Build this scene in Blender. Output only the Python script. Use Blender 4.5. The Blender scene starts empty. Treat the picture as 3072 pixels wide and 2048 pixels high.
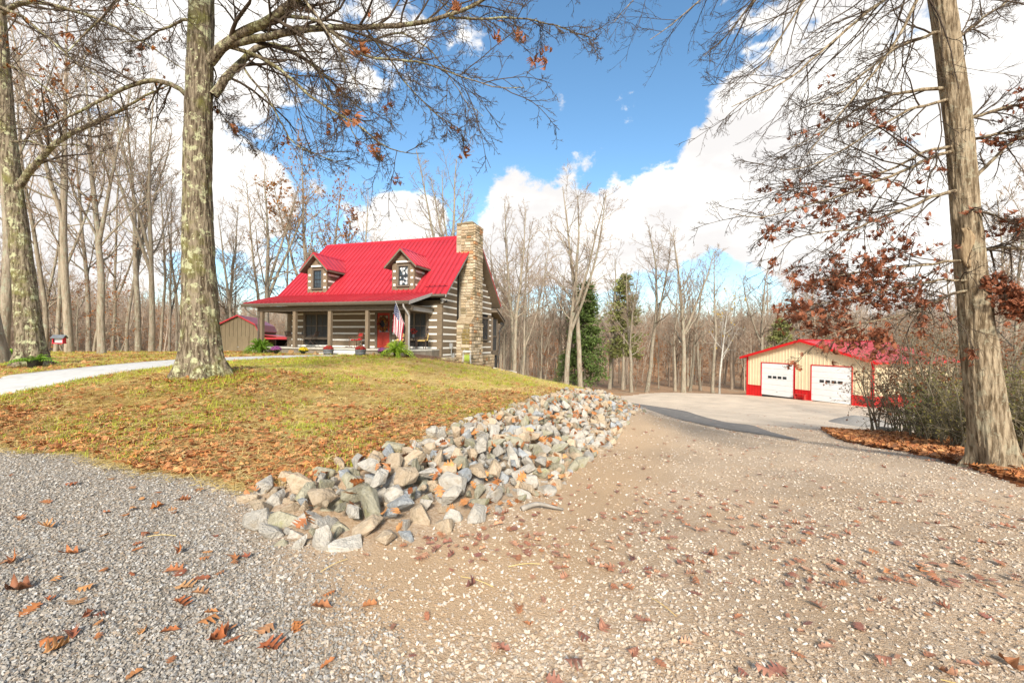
import bpy, bmesh, math, random
import numpy as np
from mathutils import Vector, Matrix
R = math.radians
scene = bpy.context.scene
COL = scene.collection

# ------------------------------------------------------------------ camera
FPX, CX, CY, ROLL, EYE = 1324.0, 1536.0, 1024.0, 0.012, 1.5      # photograph measured at 3072 x 2048
cam_d = bpy.data.cameras.new('camera')
cam_d.sensor_width = 36.0
cam_d.lens = 36.0 * FPX / 3072.0
cam_d.clip_start = 0.05
cam_d.clip_end = 3000.0
cam = bpy.data.objects.new('camera', cam_d)
COL.objects.link(cam)
cam.matrix_world = Matrix.Translation((0, 0, EYE)) @ Matrix.Rotation(R(90), 4, 'X') @ Matrix.Rotation(ROLL, 4, 'Z')
scene.camera = cam

def at(px, py, d):
    """measured point of the photograph at distance d -> place in the world"""
    dx, dy = px - CX, CY - py
    lx = dx * math.cos(ROLL) - dy * math.sin(ROLL)
    ly = dx * math.sin(ROLL) + dy * math.cos(ROLL)
    return np.array((lx * d / FPX, d, EYE + ly * d / FPX))

# ------------------------------------------------------------------ light
SUN_AZ, SUN_EL = 180.0, 30.0           # clockwise from +Y (the view), degrees: behind the camera
sd = bpy.data.lights.new('sun', 'SUN')
sd.energy = 2.9
sd.angle = R(12)
sd.color = (1.0, 0.93, 0.82)
sun = bpy.data.objects.new('sun', sd)
COL.objects.link(sun)
_dir = Vector((math.sin(R(SUN_AZ)) * math.cos(R(SUN_EL)), math.cos(R(SUN_AZ)) * math.cos(R(SUN_EL)), math.sin(R(SUN_EL))))
sun.rotation_euler = (-_dir).to_track_quat('-Z', 'Y').to_euler()
sun.location = (20, -20, 40)

scene.view_settings.view_transform = 'Standard'
scene.view_settings.look = 'None'
scene.view_settings.gamma = 1.0
scene.view_settings.use_curve_mapping = False
scene.view_settings.exposure = 1.27
scene.cycles.max_bounces = 5
scene.cycles.diffuse_bounces = 3
scene.cycles.glossy_bounces = 2
scene.cycles.transparent_max_bounces = 6
scene.cycles.use_denoising = True

world = bpy.data.worlds.new('World')
scene.world = world
world.use_nodes = True
world.cycles.sampling_method = 'MANUAL'
world.cycles.sample_map_resolution = 512

def build_sky():
    nt = world.node_tree
    nt.nodes.clear()
    N = nt.nodes.new
    L = nt.links.new
    def math_(op, a, b=None, c=None, clamp=False):
        n = N('ShaderNodeMath'); n.operation = op; n.use_clamp = clamp
        for i, v in enumerate((a, b, c)):
            if v is None: continue
            if isinstance(v, (int, float)): n.inputs[i].default_value = v
            else: L(v, n.inputs[i])
        return n.outputs[0]
    def maprange(v, a, b, c, d):
        n = N('ShaderNodeMapRange'); n.interpolation_type = 'SMOOTHSTEP'
        L(v, n.inputs[0])
        for i, x in enumerate((a, b, c, d)): n.inputs[i + 1].default_value = x
        return n.outputs[0]
    tc = N('ShaderNodeTexCoord')
    dirv = N('ShaderNodeVectorMath'); dirv.operation = 'NORMALIZE'
    L(tc.outputs['Generated'], dirv.inputs[0])
    D = dirv.outputs[0]
    sky = N('ShaderNodeTexSky'); sky.sky_type = 'NISHITA'; sky.sun_disc = False
    sky.sun_elevation = R(SUN_EL); sky.sun_rotation = R(SUN_AZ)
    sky.air_density = 1.0; sky.dust_density = 0.25; sky.ozone_density = 2.5
    hs = N('ShaderNodeHueSaturation'); hs.inputs['Hue'].default_value = 0.492; hs.inputs['Saturation'].default_value = 1.10; hs.inputs['Value'].default_value = SKY_V
    L(sky.outputs[0], hs.inputs['Color'])
    # clouds: a noise field over directions, gathered into banks
    def noise(scale, detail, rough, off=(0, 0, 0), stretch=1.0, dist=0.0):
        mp = N('ShaderNodeMapping'); mp.inputs['Location'].default_value = off; mp.inputs['Scale'].default_value = (1, 1, stretch)
        L(D, mp.inputs[0])
        n = N('ShaderNodeTexNoise'); n.inputs['Scale'].default_value = scale; n.inputs['Detail'].default_value = detail
        n.inputs['Roughness'].default_value = rough; n.inputs['Distortion'].default_value = dist
        L(mp.outputs[0], n.inputs['Vector'])
        return n.outputs['Fac']
    banks = CLOUD_BANKS
    tot = None
    for (px, py, r0, r1, amp) in banks:
        v = Vector(at(px, py, 1.0) - np.array((0, 0, EYE))).normalized()
        dt = N('ShaderNodeVectorMath'); dt.operation = 'DOT_PRODUCT'
        L(D, dt.inputs[0]); dt.inputs[1].default_value = v
        m = maprange(dt.outputs['Value'], math.cos(R(r1)), math.cos(R(r0)), 0.0, amp)
        tot = m if tot is None else math_('ADD', tot, m)
    # the rest of the sky, behind and above, is broken cloud as well
    sep = N('ShaderNodeSeparateXYZ'); L(D, sep.inputs[0])
    back = maprange(sep.outputs[1], 0.35, -0.1, 0.0, 0.5)
    tot = math_('ADD', tot, back)
    tot = math_('MINIMUM', tot, 1.1)
    n1 = noise(3.2, 12, 0.6, (1.3, 4.1, 0.4), 1.5, 0.25)
    n2 = noise(9.0, 8, 0.62, (5.3, 2.1, 7.4), 1.5, 0.2)
    nn = math_('ADD', math_('MULTIPLY', math_('SUBTRACT', n1, 0.5), 2.7), math_('MULTIPLY', math_('SUBTRACT', n2, 0.5), 2.0))
    dens = math_('ADD', tot, nn)
    mask = maprange(dens, 0.38, 0.66, 0.0, 1.0)
    # slight grey modelling inside the banks
    g = noise(4.5, 6, 0.55, (9.0, 1.0, 3.0), 2.2)
    shade = maprange(g, 0.36, 0.62, 0.74, 1.0)
    cl = N('ShaderNodeMixRGB'); cl.blend_type = 'MULTIPLY'; cl.inputs[0].default_value = 1.0
    cl.inputs[1].default_value = CLOUD_RGB
    comb = N('ShaderNodeCombineColor'); L(shade, comb.inputs[0]); L(shade, comb.inputs[1])
    L(math_('ADD', math_('MULTIPLY', shade, 0.9), 0.1), comb.inputs[2])
    L(comb.outputs[0], cl.inputs[2])
    mix = N('ShaderNodeMixRGB'); L(mask, mix.inputs[0]); L(hs.outputs[0], mix.inputs[1]); L(cl.outputs[0], mix.inputs[2])
    bg = N('ShaderNodeBackground'); bg.inputs['Strength'].default_value = 0.1
    L(mix.outputs[0], bg.inputs['Color'])
    out = N('ShaderNodeOutputWorld'); L(bg.outputs[0], out.inputs['Surface'])

SKY_V = 0.92
CLOUD_RGB = (5.5, 5.35, 5.1, 1)
# (place measured in the photograph, full within / gone beyond, in degrees, weight)
CLOUD_BANKS = [
    (2850, 330, 14, 24, .85), (2520, 420, 7, 15, .75), (2290, 520, 4, 10, .6), (2400, 160, 3, 10, .32), (2080, 620, 4, 9, .6),
    (1930, 690, 2, 9, .55), (1740, 730, 2, 8, .5), (1570, 715, 2, 8, .7), (1500, 790, 3, 7, .5), (1750, 790, 3, 7, .35),
    (60, 200, 12, 21, .85), (0, 620, 9, 17, .6), (330, 300, 4, 10, .4), (690, 590, 2.5, 6, .75), (780, 570, 1.5, 4.5, .6), (720, 720, 3, 6.5, .6), (520, 20, 3, 10, .35), (640, 560, 2, 6, .4),
    (1230, 680, 2, 5.5, .8), (1130, 700, 2, 5, .5), (820, 40, 3, 13, .38), (1010, 110, 3, 11, .28), (1310, 110, 2, 7, .27), (1550, 60, 2, 7, .24),
    (1655, 330, .2, 2.6, .36), (1690, 300, .2, 2.4, .33), (1835, 285, .2, 3.4, .3), (1890, 330, .2, 3.6, .3), (1930, 300, .2, 3, .2), (2450, 860, 4, 12, .4), (1650, 880, 5, 12, .35), (1000, 560, .3, 3, .28)
]
build_sky()
# ------------------------------------------------------------------ helpers
rng = np.random.default_rng(7)
random.seed(7)

def _hash(ix, iy, iz, seed):
    h = (ix.astype(np.int64) * 374761393 + iy.astype(np.int64) * 668265263 + iz.astype(np.int64) * 2147483647 + seed * 974711) & 0xFFFFFFFF
    h = ((h ^ (h >> 13)) * 1274126177) & 0xFFFFFFFF
    h = ((h ^ (h >> 16)) * 2246822519) & 0xFFFFFFFF
    return ((h ^ (h >> 15)) & 0xFFFFFF) / float(0xFFFFFF)

def vnoise(p, seed=0):
    p = np.asarray(p, float)
    i = np.floor(p).astype(np.int64); f = p - i; u = f * f * (3 - 2 * f)
    out = 0
    for dx in (0, 1):
        wx = u[..., 0] if dx else 1 - u[..., 0]
        for dy in (0, 1):
            wy = u[..., 1] if dy else 1 - u[..., 1]
            for dz in (0, 1):
                wz = u[..., 2] if dz else 1 - u[..., 2]
                out = out + wx * wy * wz * _hash(i[..., 0] + dx, i[..., 1] + dy, i[..., 2] + dz, seed)
    return out

def fbm(p, octv=4, seed=0):
    s, a, t = 0, 1.0, 0
    for k in range(octv):
        s = s + a * vnoise(np.asarray(p) * 2 ** k, seed + k); t += a; a *= .5
    return s / t

def fbm2(X, Y, sc, octv=4, seed=0):
    return fbm(np.stack([np.asarray(X) * sc, np.asarray(Y) * sc, np.zeros_like(np.asarray(X, float)) + .37], -1), octv, seed)

def sstep(x, a, b):
    t = np.clip((np.asarray(x, float) - a) / (b - a), 0, 1)
    return t * t * (3 - 2 * t)

def inpoly(X, Y, poly):
    X = np.asarray(X, float); Y = np.asarray(Y, float)
    ins = np.zeros(X.shape, bool); n = len(poly)
    for i in range(n):
        x0, y0 = poly[i]; x1, y1 = poly[(i + 1) % n]
        c = ((y0 > Y) != (y1 > Y))
        with np.errstate(divide='ignore', invalid='ignore'):
            xi = (x1 - x0) * (Y - y0) / ((y1 - y0) if y1 != y0 else 1e-9) + x0
        ins ^= c & (X < xi)
    return ins

# ---- materials
MATS = {}
def mat(name, c1, c2=None, scale=8.0, rough=.7, bump=0.0, bscale=None, stretch=(1, 1, 1), detail=6, spec=.35, metal=0.0,
        c3=None, scale3=2.0, lo3=.55, hi3=.65, rnd=0.0, coords='Object', lo=.35, hi=.65, extra=None, bdist=.02):
    """colour = noise mix of c1/c2 (+ patches of c3), value varied per object by rnd"""
    m = bpy.data.materials.new(name); m.use_nodes = True
    nt = m.node_tree; N = nt.nodes.new; L = nt.links.new
    b = nt.nodes['Principled BSDF']
    b.inputs['Roughness'].default_value = rough
    b.inputs['Specular IOR Level'].default_value = spec
    b.inputs['Metallic'].default_value = metal
    c2 = c2 or c1
    tc = N('ShaderNodeTexCoord'); mp = N('ShaderNodeMapping'); mp.inputs['Scale'].default_value = stretch
    L(tc.outputs[coords], mp.inputs[0])
    def noise(sc, det):
        n = N('ShaderNodeTexNoise'); n.inputs['Scale'].default_value = sc; n.inputs['Detail'].default_value = det
        n.inputs['Roughness'].default_value = .62
        L(mp.outputs[0], n.inputs['Vector']); return n.outputs['Fac']
    def mr(v, a, b_):
        n = N('ShaderNodeMapRange'); L(v, n.inputs[0]); n.inputs[1].default_value = a; n.inputs[2].default_value = b_; n.clamp = True
        return n.outputs[0]
    mx = N('ShaderNodeMixRGB'); L(mr(noise(scale, detail), lo, hi), mx.inputs[0])
    mx.inputs[1].default_value = (*c1, 1); mx.inputs[2].default_value = (*c2, 1)
    col = mx.outputs[0]
    if c3:
        m3 = N('ShaderNodeMixRGB'); L(mr(noise(scale3, 7), lo3, hi3), m3.inputs[0])
        L(col, m3.inputs[1]); m3.inputs[2].default_value = (*c3, 1); col = m3.outputs[0]
    if rnd:
        oi = N('ShaderNodeObjectInfo'); hs = N('ShaderNodeHueSaturation')
        n = N('ShaderNodeMapRange'); L(oi.outputs['Random'], n.inputs[0]); n.inputs[3].default_value = 1 - rnd; n.inputs[4].default_value = 1 + rnd
        L(n.outputs[0], hs.inputs['Value']); L(col, hs.inputs['Color']); col = hs.outputs[0]
    L(col, b.inputs['Base Color'])
    if bump:
        bp = N('ShaderNodeBump'); bp.inputs['Strength'].default_value = bump; bp.inputs['Distance'].default_value = bdist
        L(noise(bscale or scale * 3, 5), bp.inputs['Height']); L(bp.outputs[0], b.inputs['Normal'])
    MATS[name] = m
    if extra: extra(m, nt, b, mp)
    return m

def ramp_mat(name, stops, rough=.8, spec=.25, noise_scale=30, noise_amt=.25, bump=.0, bscale=60, hue=.0, translucent=0.0):
    """colour picked per object (or per instance) from a list of colours"""
    m = bpy.data.materials.new(name); m.use_nodes = True
    nt = m.node_tree; N = nt.nodes.new; L = nt.links.new
    b = nt.nodes['Principled BSDF']; b.inputs['Roughness'].default_value = rough; b.inputs['Specular IOR Level'].default_value = spec
    oi = N('ShaderNodeObjectInfo'); cr = N('ShaderNodeValToRGB')
    el = cr.color_ramp.elements
    while len(el) < len(stops): el.new(0.5)
    for i, c in enumerate(stops):
        el[i].position = i / max(1, len(stops) - 1); el[i].color = (*c, 1)
    L(oi.outputs['Random'], cr.inputs[0])
    tc = N('ShaderNodeTexCoord'); n = N('ShaderNodeTexNoise'); n.inputs['Scale'].default_value = noise_scale; n.inputs['Detail'].default_value = 5
    L(tc.outputs['Object'], n.inputs['Vector'])
    mr = N('ShaderNodeMapRange'); L(n.outputs['Fac'], mr.inputs[0]); mr.inputs[1].default_value = .3; mr.inputs[2].default_value = .7
    mr.inputs[3].default_value = 1 - noise_amt; mr.inputs[4].default_value = 1 + noise_amt
    hs = N('ShaderNodeHueSaturation'); L(mr.outputs[0], hs.inputs['Value']); L(cr.outputs[0], hs.inputs['Color'])
    L(hs.outputs[0], b.inputs['Base Color'])
    if bump:
        n2 = N('ShaderNodeTexNoise'); n2.inputs['Scale'].default_value = bscale; n2.inputs['Detail'].default_value = 6
        L(tc.outputs['Object'], n2.inputs['Vector'])
        bp = N('ShaderNodeBump'); bp.inputs['Strength'].default_value = bump; bp.inputs['Distance'].default_value = .02
        L(n2.outputs['Fac'], bp.inputs['Height']); L(bp.outputs[0], b.inputs['Normal'])
    if translucent:
        tr = N('ShaderNodeBsdfTranslucent'); L(hs.outputs[0], tr.inputs['Color'])
        ms = N('ShaderNodeMixShader'); ms.inputs[0].default_value = translucent
        L(b.outputs[0], ms.inputs[1]); L(tr.outputs[0], ms.inputs[2]); L(ms.outputs[0], nt.nodes['Material Output'].inputs['Surface'])
    MATS[name] = m
    return m

# ---- objects
def tag(o, label=None, cat=None, group=None, kind=None):
    if label: o['label'] = label
    if cat: o['category'] = cat
    if group: o['group'] = group
    if kind: o['kind'] = kind
    return o

def link(o, parent=None):
    COL.objects.link(o)
    if parent is not None: o.parent = parent
    return o

def empty(name, loc=(0, 0, 0), rz=0.0, parent=None):
    o = bpy.data.objects.new(name, None); o.location = loc; o.rotation_euler = (0, 0, rz); o.empty_display_size = .2
    return link(o, parent)

def mesh_np(name, V, F, m=None, smooth=False):
    """V (n,3); F list of arrays (k,3) / (k,4)"""
    me = bpy.data.meshes.new(name)
    V = np.asarray(V, np.float32)
    if not isinstance(F, list): F = [F]
    F = [np.asarray(f, np.int32) for f in F if len(f)]
    nl = sum(f.size for f in F); npoly = sum(len(f) for f in F)
    me.vertices.add(len(V)); me.vertices.foreach_set('co', V.ravel())
    me.loops.add(nl); me.loops.foreach_set('vertex_index', np.concatenate([f.ravel() for f in F]))
    me.polygons.add(npoly)
    tot = np.concatenate([np.full(len(f), f.shape[1], np.int32) for f in F])
    st = np.concatenate([[0], np.cumsum(tot)[:-1]]).astype(np.int32)
    me.polygons.foreach_set('loop_start', st)
    me.polygons.foreach_set('loop_total', tot)
    me.update(calc_edges=True)
    if smooth: me.polygons.foreach_set('use_smooth', np.ones(npoly, bool))
    if m is not None: me.materials.append(m)
    return me

def obj_np(name, V, F, m, parent=None, smooth=False):
    return link(bpy.data.objects.new(name, mesh_np(name, V, F, m, smooth)), parent)

class MB:
    """collects shapes into one mesh"""
    def __init__(s): s.bm = bmesh.new()
    def box(s, x0, x1, y0, y1, z0, z1, bev=0.0):
        v = [s.bm.verts.new(c) for c in ((x0, y0, z0), (x1, y0, z0), (x1, y1, z0), (x0, y1, z0), (x0, y0, z1), (x1, y0, z1), (x1, y1, z1), (x0, y1, z1))]
        fs = [s.bm.faces.new([v[i] for i in q]) for q in ((0, 3, 2, 1), (4, 5, 6, 7), (0, 1, 5, 4), (1, 2, 6, 5), (2, 3, 7, 6), (3, 0, 4, 7))]
        if bev:
            es = list({e for f in fs for e in f.edges})
            bmesh.ops.bevel(s.bm, geom=es, offset=bev, segments=1, affect='EDGES', profile=.5)
        return s
    def hexa(s, pts):
        """8 points: bottom ring of 4 then top ring of 4"""
        v = [s.bm.verts.new(p) for p in pts]
        for q in ((0, 3, 2, 1), (4, 5, 6, 7), (0, 1, 5, 4), (1, 2, 6, 5), (2, 3, 7, 6), (3, 0, 4, 7)): s.bm.faces.new([v[i] for i in q])
        return s
    def prism(s, poly, off):
        """polygon of 3-D points extruded by vector off"""
        a = [s.bm.verts.new(p) for p in poly]; b = [s.bm.verts.new(tuple(np.array(p) + np.array(off))) for p in poly]
        n = len(a)
        s.bm.faces.new(a[::-1]); s.bm.faces.new(b)
        for i in range(n): s.bm.faces.new((a[i], a[(i + 1) % n], b[(i + 1) % n], b[i]))
        return s
    def tube(s, path, rad, sides=8, caps=True):
        P = np.asarray(path, float); n = len(P)
        rr = np.full(n, rad, float) if np.isscalar(rad) else np.asarray(rad, float)
        T = np.gradient(P, axis=0); T /= np.linalg.norm(T, axis=1)[:, None] + 1e-9
        ref = np.array((.31, .52, .8)) if abs(T[0] @ np.array((.31, .52, .8))) < .9 else np.array((1., 0, 0))
        a = np.cross(T[0], ref); a /= np.linalg.norm(a)
        rings = []
        for i in range(n):
            a = a - T[i] * (a @ T[i]); a /= np.linalg.norm(a) + 1e-9
            b = np.cross(T[i], a)
            rings.append([s.bm.verts.new(P[i] + rr[i] * (math.cos(t) * a + math.sin(t) * b)) for t in [2 * math.pi * k / sides for k in range(sides)]])
        for i in range(n - 1):
            for k in range(sides):
                s.bm.faces.new((rings[i][k], rings[i][(k + 1) % sides], rings[i + 1][(k + 1) % sides], rings[i + 1][k]))
        if caps:
            s.bm.faces.new(rings[0][::-1]); s.bm.faces.new(rings[-1])
        return s
    def lathe(s, prof, sides=20, c=(0, 0, 0)):
        rings = [[s.bm.verts.new((c[0] + r * math.cos(2 * math.pi * k / sides), c[1] + r * math.sin(2 * math.pi * k / sides), c[2] + z)) for k in range(sides)] for r, z in prof]
        for i in range(len(prof) - 1):
            for k in range(sides):
                s.bm.faces.new((rings[i][k], rings[i][(k + 1) % sides], rings[i + 1][(k + 1) % sides], rings[i + 1][k]))
        s.bm.faces.new(rings[0][::-1]); s.bm.faces.new(rings[-1])
        return s
    def build(s, name, m, parent=None, smooth=False, loc=None):
        me = bpy.data.meshes.new(name)
        bmesh.ops.recalc_face_normals(s.bm, faces=s.bm.faces)
        s.bm.to_mesh(me); s.bm.free()
        if smooth:
            for p in me.polygons: p.use_smooth = True
        me.materials.append(m)
        o = bpy.data.objects.new(name, me)
        if loc is not None: o.location = loc
        return link(o, parent)

def boxo(name, m, parent, *b, bev=0.0):
    return MB().box(*b, bev=bev).build(name, m, parent)

_unit = {}
def unit_box(m, bev=.04):
    """one shared bevelled cube per material, for pieces that are scaled boxes"""
    k = (m.name, bev)
    if k not in _unit:
        mb = MB(); mb.box(-.5, .5, -.5, .5, -.5, .5, bev=bev)
        o = mb.build('piece', m); me = o.data; bpy.data.objects.remove(o); _unit[k] = me
    return _unit[k]

def piece(name, m, parent, x0, x1, y0, y1, z0, z1, bev=.04):
    o = bpy.data.objects.new(name, unit_box(m, bev))
    o.location = ((x0 + x1) / 2, (y0 + y1) / 2, (z0 + z1) / 2); o.scale = (abs(x1 - x0), abs(y1 - y0), abs(z1 - z0))
    return link(o, parent)

def copy_tree(o, parent=None):
    c = o.copy(); link(c)
    c.parent = parent
    for ch in list(o.children): copy_tree(ch, c)
    return c

# ---- tubes in bulk (twigs)
def tubes_np(P, Rr, sides=3):
    """P (M,n,3), Rr (M,n) -> V, F"""
    M, n, _ = P.shape
    T = np.gradient(P, axis=1); T /= np.linalg.norm(T, axis=2, keepdims=True) + 1e-9
    ref = np.array((.33, .71, .62)); ref2 = np.array((-.8, .2, .56))
    al = np.abs(T @ ref)[..., None]
    A = np.cross(T, np.where(al[:, :1] > .85, ref2, ref)); A /= np.linalg.norm(A, axis=2, keepdims=True) + 1e-9
    B = np.cross(T, A)
    th = np.arange(sides) * 2 * math.pi / sides
    V = P[:, :, None, :] + Rr[:, :, None, None] * (np.cos(th)[None, None, :, None] * A[:, :, None, :] + np.sin(th)[None, None, :, None] * B[:, :, None, :])
    base = (np.arange(M) * n * sides)[:, None, None] + (np.arange(n - 1) * sides)[None, :, None]
    k = np.arange(sides)[None, None, :]; k2 = (k + 1) % sides
    F = np.stack([base + k, base + k2, base + sides + k2, base + sides + k], -1).reshape(-1, 4)
    return V.reshape(-1, 3), F

class Bulk:
    def __init__(s): s.V = []; s.F = []; s.n = 0
    def add(s, V, F):
        s.V.append(V); s.F.append(F + s.n); s.n += len(V)
    def tubes(s, P, Rr, sides=3): s.add(*tubes_np(P, Rr, sides))
    def mesh(s, name, m, smooth=True): return mesh_np(name, np.concatenate(s.V), s.F, m, smooth)
    def obj(s, name, m, parent=None, smooth=True): return link(bpy.data.objects.new(name, s.mesh(name, m, smooth)), parent)

def nrm(a): return a / (np.linalg.norm(a, axis=-1, keepdims=True) + 1e-9)

def resample(path, rad, n):
    P = np.asarray(path, float); rad = np.asarray(rad, float)
    d = np.concatenate([[0], np.cumsum(np.linalg.norm(np.diff(P, axis=0), axis=1))]); t = np.linspace(0, d[-1], n)
    Q = np.stack([np.interp(t, d, P[:, i]) for i in range(3)], -1)
    if n > 6:
        for _ in range(2): Q[1:-1] = .25 * Q[:-2] + .5 * Q[1:-1] + .25 * Q[2:]
    return Q, np.interp(t, np.linspace(0, d[-1], len(rad)), rad)

def grow(P, Rr, nc, t0, t1, lf, ang, npts, rf, trop=(0, 0, 0), wob=.15, g=rng, lmin=.05, rmin=.002, flat=None, tipr=.35, fall=.55):
    """nc children along every path: positions, tangents and radii interpolated from the parents"""
    M, n, _ = P.shape
    t = t0 + (t1 - t0) * (np.arange(nc)[None, :] + g.random((M, nc))) / nc
    x = t * (n - 1); i = np.clip(x.astype(int), 0, n - 2); f = (x - i)[..., None]
    rows = np.arange(M)[:, None]
    p0 = P[rows, i] * (1 - f) + P[rows, i + 1] * f
    tg = nrm(P[rows, i + 1] - P[rows, i])
    r0 = (Rr[rows, i] * (1 - f[..., 0]) + Rr[rows, i + 1] * f[..., 0])
    Lp = np.linalg.norm(np.diff(P, axis=1), axis=2).sum(1)[:, None]
    pr = g.normal(size=(M, nc, 3))
    if flat is not None: pr = pr * np.asarray(flat)
    pr = nrm(pr - (pr * tg).sum(-1, keepdims=True) * tg)
    a = R(ang) * (1 + .35 * g.normal(size=(M, nc, 1)))
    d = nrm(np.cos(a) * tg + np.sin(a) * pr)
    ln = np.maximum(Lp * lf * (1 - fall * t) * g.uniform(.6, 1.35, (M, nc)), lmin)
    C = M * nc
    pos = p0.reshape(C, 3); d = d.reshape(C, 3); ln = ln.reshape(C, 1) / (npts - 1)
    out = np.empty((C, npts, 3)); out[:, 0] = pos
    tr = np.asarray(trop, float)
    for j in range(1, npts):
        d = nrm(d + wob * g.normal(size=(C, 3)) + tr)
        pos = pos + d * ln; out[:, j] = pos
    rr = np.maximum(r0.reshape(C, 1) * rf, rmin) * np.linspace(1, tipr, npts)[None, :]
    return out, np.maximum(rr, rmin * .6)

# ---- instancer for what nobody could count (geometry nodes on a cloud of points)
def proto_collection(name, objs):
    c = bpy.data.collections.new(name)
    for o in objs:
        c.objects.link(o)
        if o.name in COL.objects: COL.objects.unlink(o)
    return c

def scatter(name, pts, rot, scl, coll, n_proto, idx=None):
    me = bpy.data.meshes.new(name)
    n = len(pts)
    me.vertices.add(n); me.vertices.foreach_set('co', np.asarray(pts, np.float32).ravel())
    a = me.attributes.new('rot', 'FLOAT_VECTOR', 'POINT'); a.data.foreach_set('vector', np.asarray(rot, np.float32).ravel())
    scl = np.asarray(scl, np.float32)
    if scl.ndim == 1: scl = np.repeat(scl[:, None], 3, 1)
    a = me.attributes.new('scl', 'FLOAT_VECTOR', 'POINT'); a.data.foreach_set('vector', scl.ravel())
    if idx is None: idx = rng.integers(0, n_proto, n)
    a = me.attributes.new('pick', 'INT', 'POINT'); a.data.foreach_set('value', np.asarray(idx, np.int32))
    me.update()
    o = link(bpy.data.objects.new(name, me))
    ng = bpy.data.node_groups.new(name, 'GeometryNodeTree')
    ng.interface.new_socket('Geometry', in_out='INPUT', socket_type='NodeSocketGeometry')
    ng.interface.new_socket('Geometry', in_out='OUTPUT', socket_type='NodeSocketGeometry')
    N = ng.nodes.new; L = ng.links.new
    gi = N('NodeGroupInput'); go = N('NodeGroupOutput')
    ci = N('GeometryNodeCollectionInfo'); ci.inputs['Collection'].default_value = coll
    ci.inputs['Separate Children'].default_value = True; ci.inputs['Reset Children'].default_value = True
    ip = N('GeometryNodeInstanceOnPoints'); ip.inputs['Pick Instance'].default_value = True
    def attr(nm, typ):
        q = N('GeometryNodeInputNamedAttribute'); q.data_type = typ; q.inputs['Name'].default_value = nm; return q.outputs['Attribute']
    L(gi.outputs[0], ip.inputs['Points']); L(ci.outputs[0], ip.inputs['Instance'])
    L(attr('pick', 'INT'), ip.inputs['Instance Index'])
    er = N('FunctionNodeEulerToRotation'); L(attr('rot', 'FLOAT_VECTOR'), er.inputs[0]); L(er.outputs[0], ip.inputs['Rotation'])
    L(attr('scl', 'FLOAT_VECTOR'), ip.inputs['Scale'])
    L(ip.outputs[0], go.inputs[0])
    md = o.modifiers.new('scatter', 'NODES'); md.node_group = ng
    tag(o, kind='stuff')
    return o
# ------------------------------------------------------------------ terrain
_ctrl = [(-8, -8, 0), (0, -8, 0), (8, -8, -.05), (-20, -5, .1), (20, -5, -.3), (-5, 0, 0), (0, 0, 0), (5, 0, -.08), (0, 2, 0), (-4, 3, .02), (4, 3, -.14), (-14, 3, .1), (14, 4, -.5),
         (20, 10, -1.3), (16, 16, -2.0), (22, 22, -3.0), (30, 15, -2.4), (11, 11, -.95), (12.2, 13.5, -1.25), (10, 8, -.58), (40, 30, -3.4),
         (12, 33, -3.3), (20, 33, -3.3), (28, 30, -3.3), (30, 40, -3.32), (40, 45, -3.4), (24, 45, -3.32), (15, 44, -3.45), (17, 38, -3.35), (35, 35, -3.32),
         # house platform (front porch, corners, rear)
         (-13.5, 25.0, .66), (-9, 22.6, .68), (-5, 21.6, .68), (-3.9, 24.3, .42), (-2.2, 29.5, -.1), (-1.5, 31.5, -.3), (-8, 30, .3), (-14, 29, .6), (-12, 35, -.3), (0, 34, -1.2), (-5, 38, -1.5),
         (-20, 30, .55), (-24, 25, .6), (-16, 19, .65), (-25, 15, .55), (-20, 36, .1), (-34, 22, .4), (-32, 33, -.4), (-22, 45, -1.8), (-5, 45, -3.0), (4, 38, -3.0), (6, 45, -3.9)]
for q in [(1700, 1500, 5), (2000, 1400, 7), (2990, 1405, 7), (2390, 1320, 12), (2200, 1290, 15), (2050, 1262, 18.5), (1935, 1232, 22), (2250, 1275, 17), (2060, 1235, 24), (1850, 1202, 29),
          (2700, 1290, 23.6), (2400, 1262, 24), (1850, 1330, 8.8), (1930, 1240, 16),
          (610, 1118, 9), (0, 1345, 5.66), (550, 1440, 4.49), (0, 1185, 8.3), (0, 1135, 10), (520, 1098, 12), (560, 1080, 14.5),
          (1480, 1112, 22), (1700, 1163, 17), (1860, 1195, 19), (1000, 1200, 8), (1000, 1110, 14), (1300, 1150, 12), (300, 1200, 7.5), (1500, 1170, 13),
          (1150, 1365, 5), (1400, 1268, 7.3), (1600, 1200, 10), (1700, 1172, 13.5), (740, 1480, 4.2), (800, 1650, 3.15), (1440, 1570, 3.7), (1640, 1470, 4.8), (60, 1075, 17), (500, 1058, 26)]:
    _ctrl.append(tuple(at(*q)))
_ctrl = np.array(_ctrl)
def _mq(d2): return np.sqrt(d2 + 1.0)
_A = _mq(((_ctrl[:, None, :2] - _ctrl[None, :, :2]) ** 2).sum(-1)) - np.eye(len(_ctrl)) * .12
_PA = np.concatenate([np.ones((len(_ctrl), 1)), _ctrl[:, :2]], 1)
_S = np.block([[_A, _PA], [_PA.T, np.zeros((3, 3))]])
_W = np.linalg.solve(_S, np.concatenate([_ctrl[:, 2], np.zeros(3)]))

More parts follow.
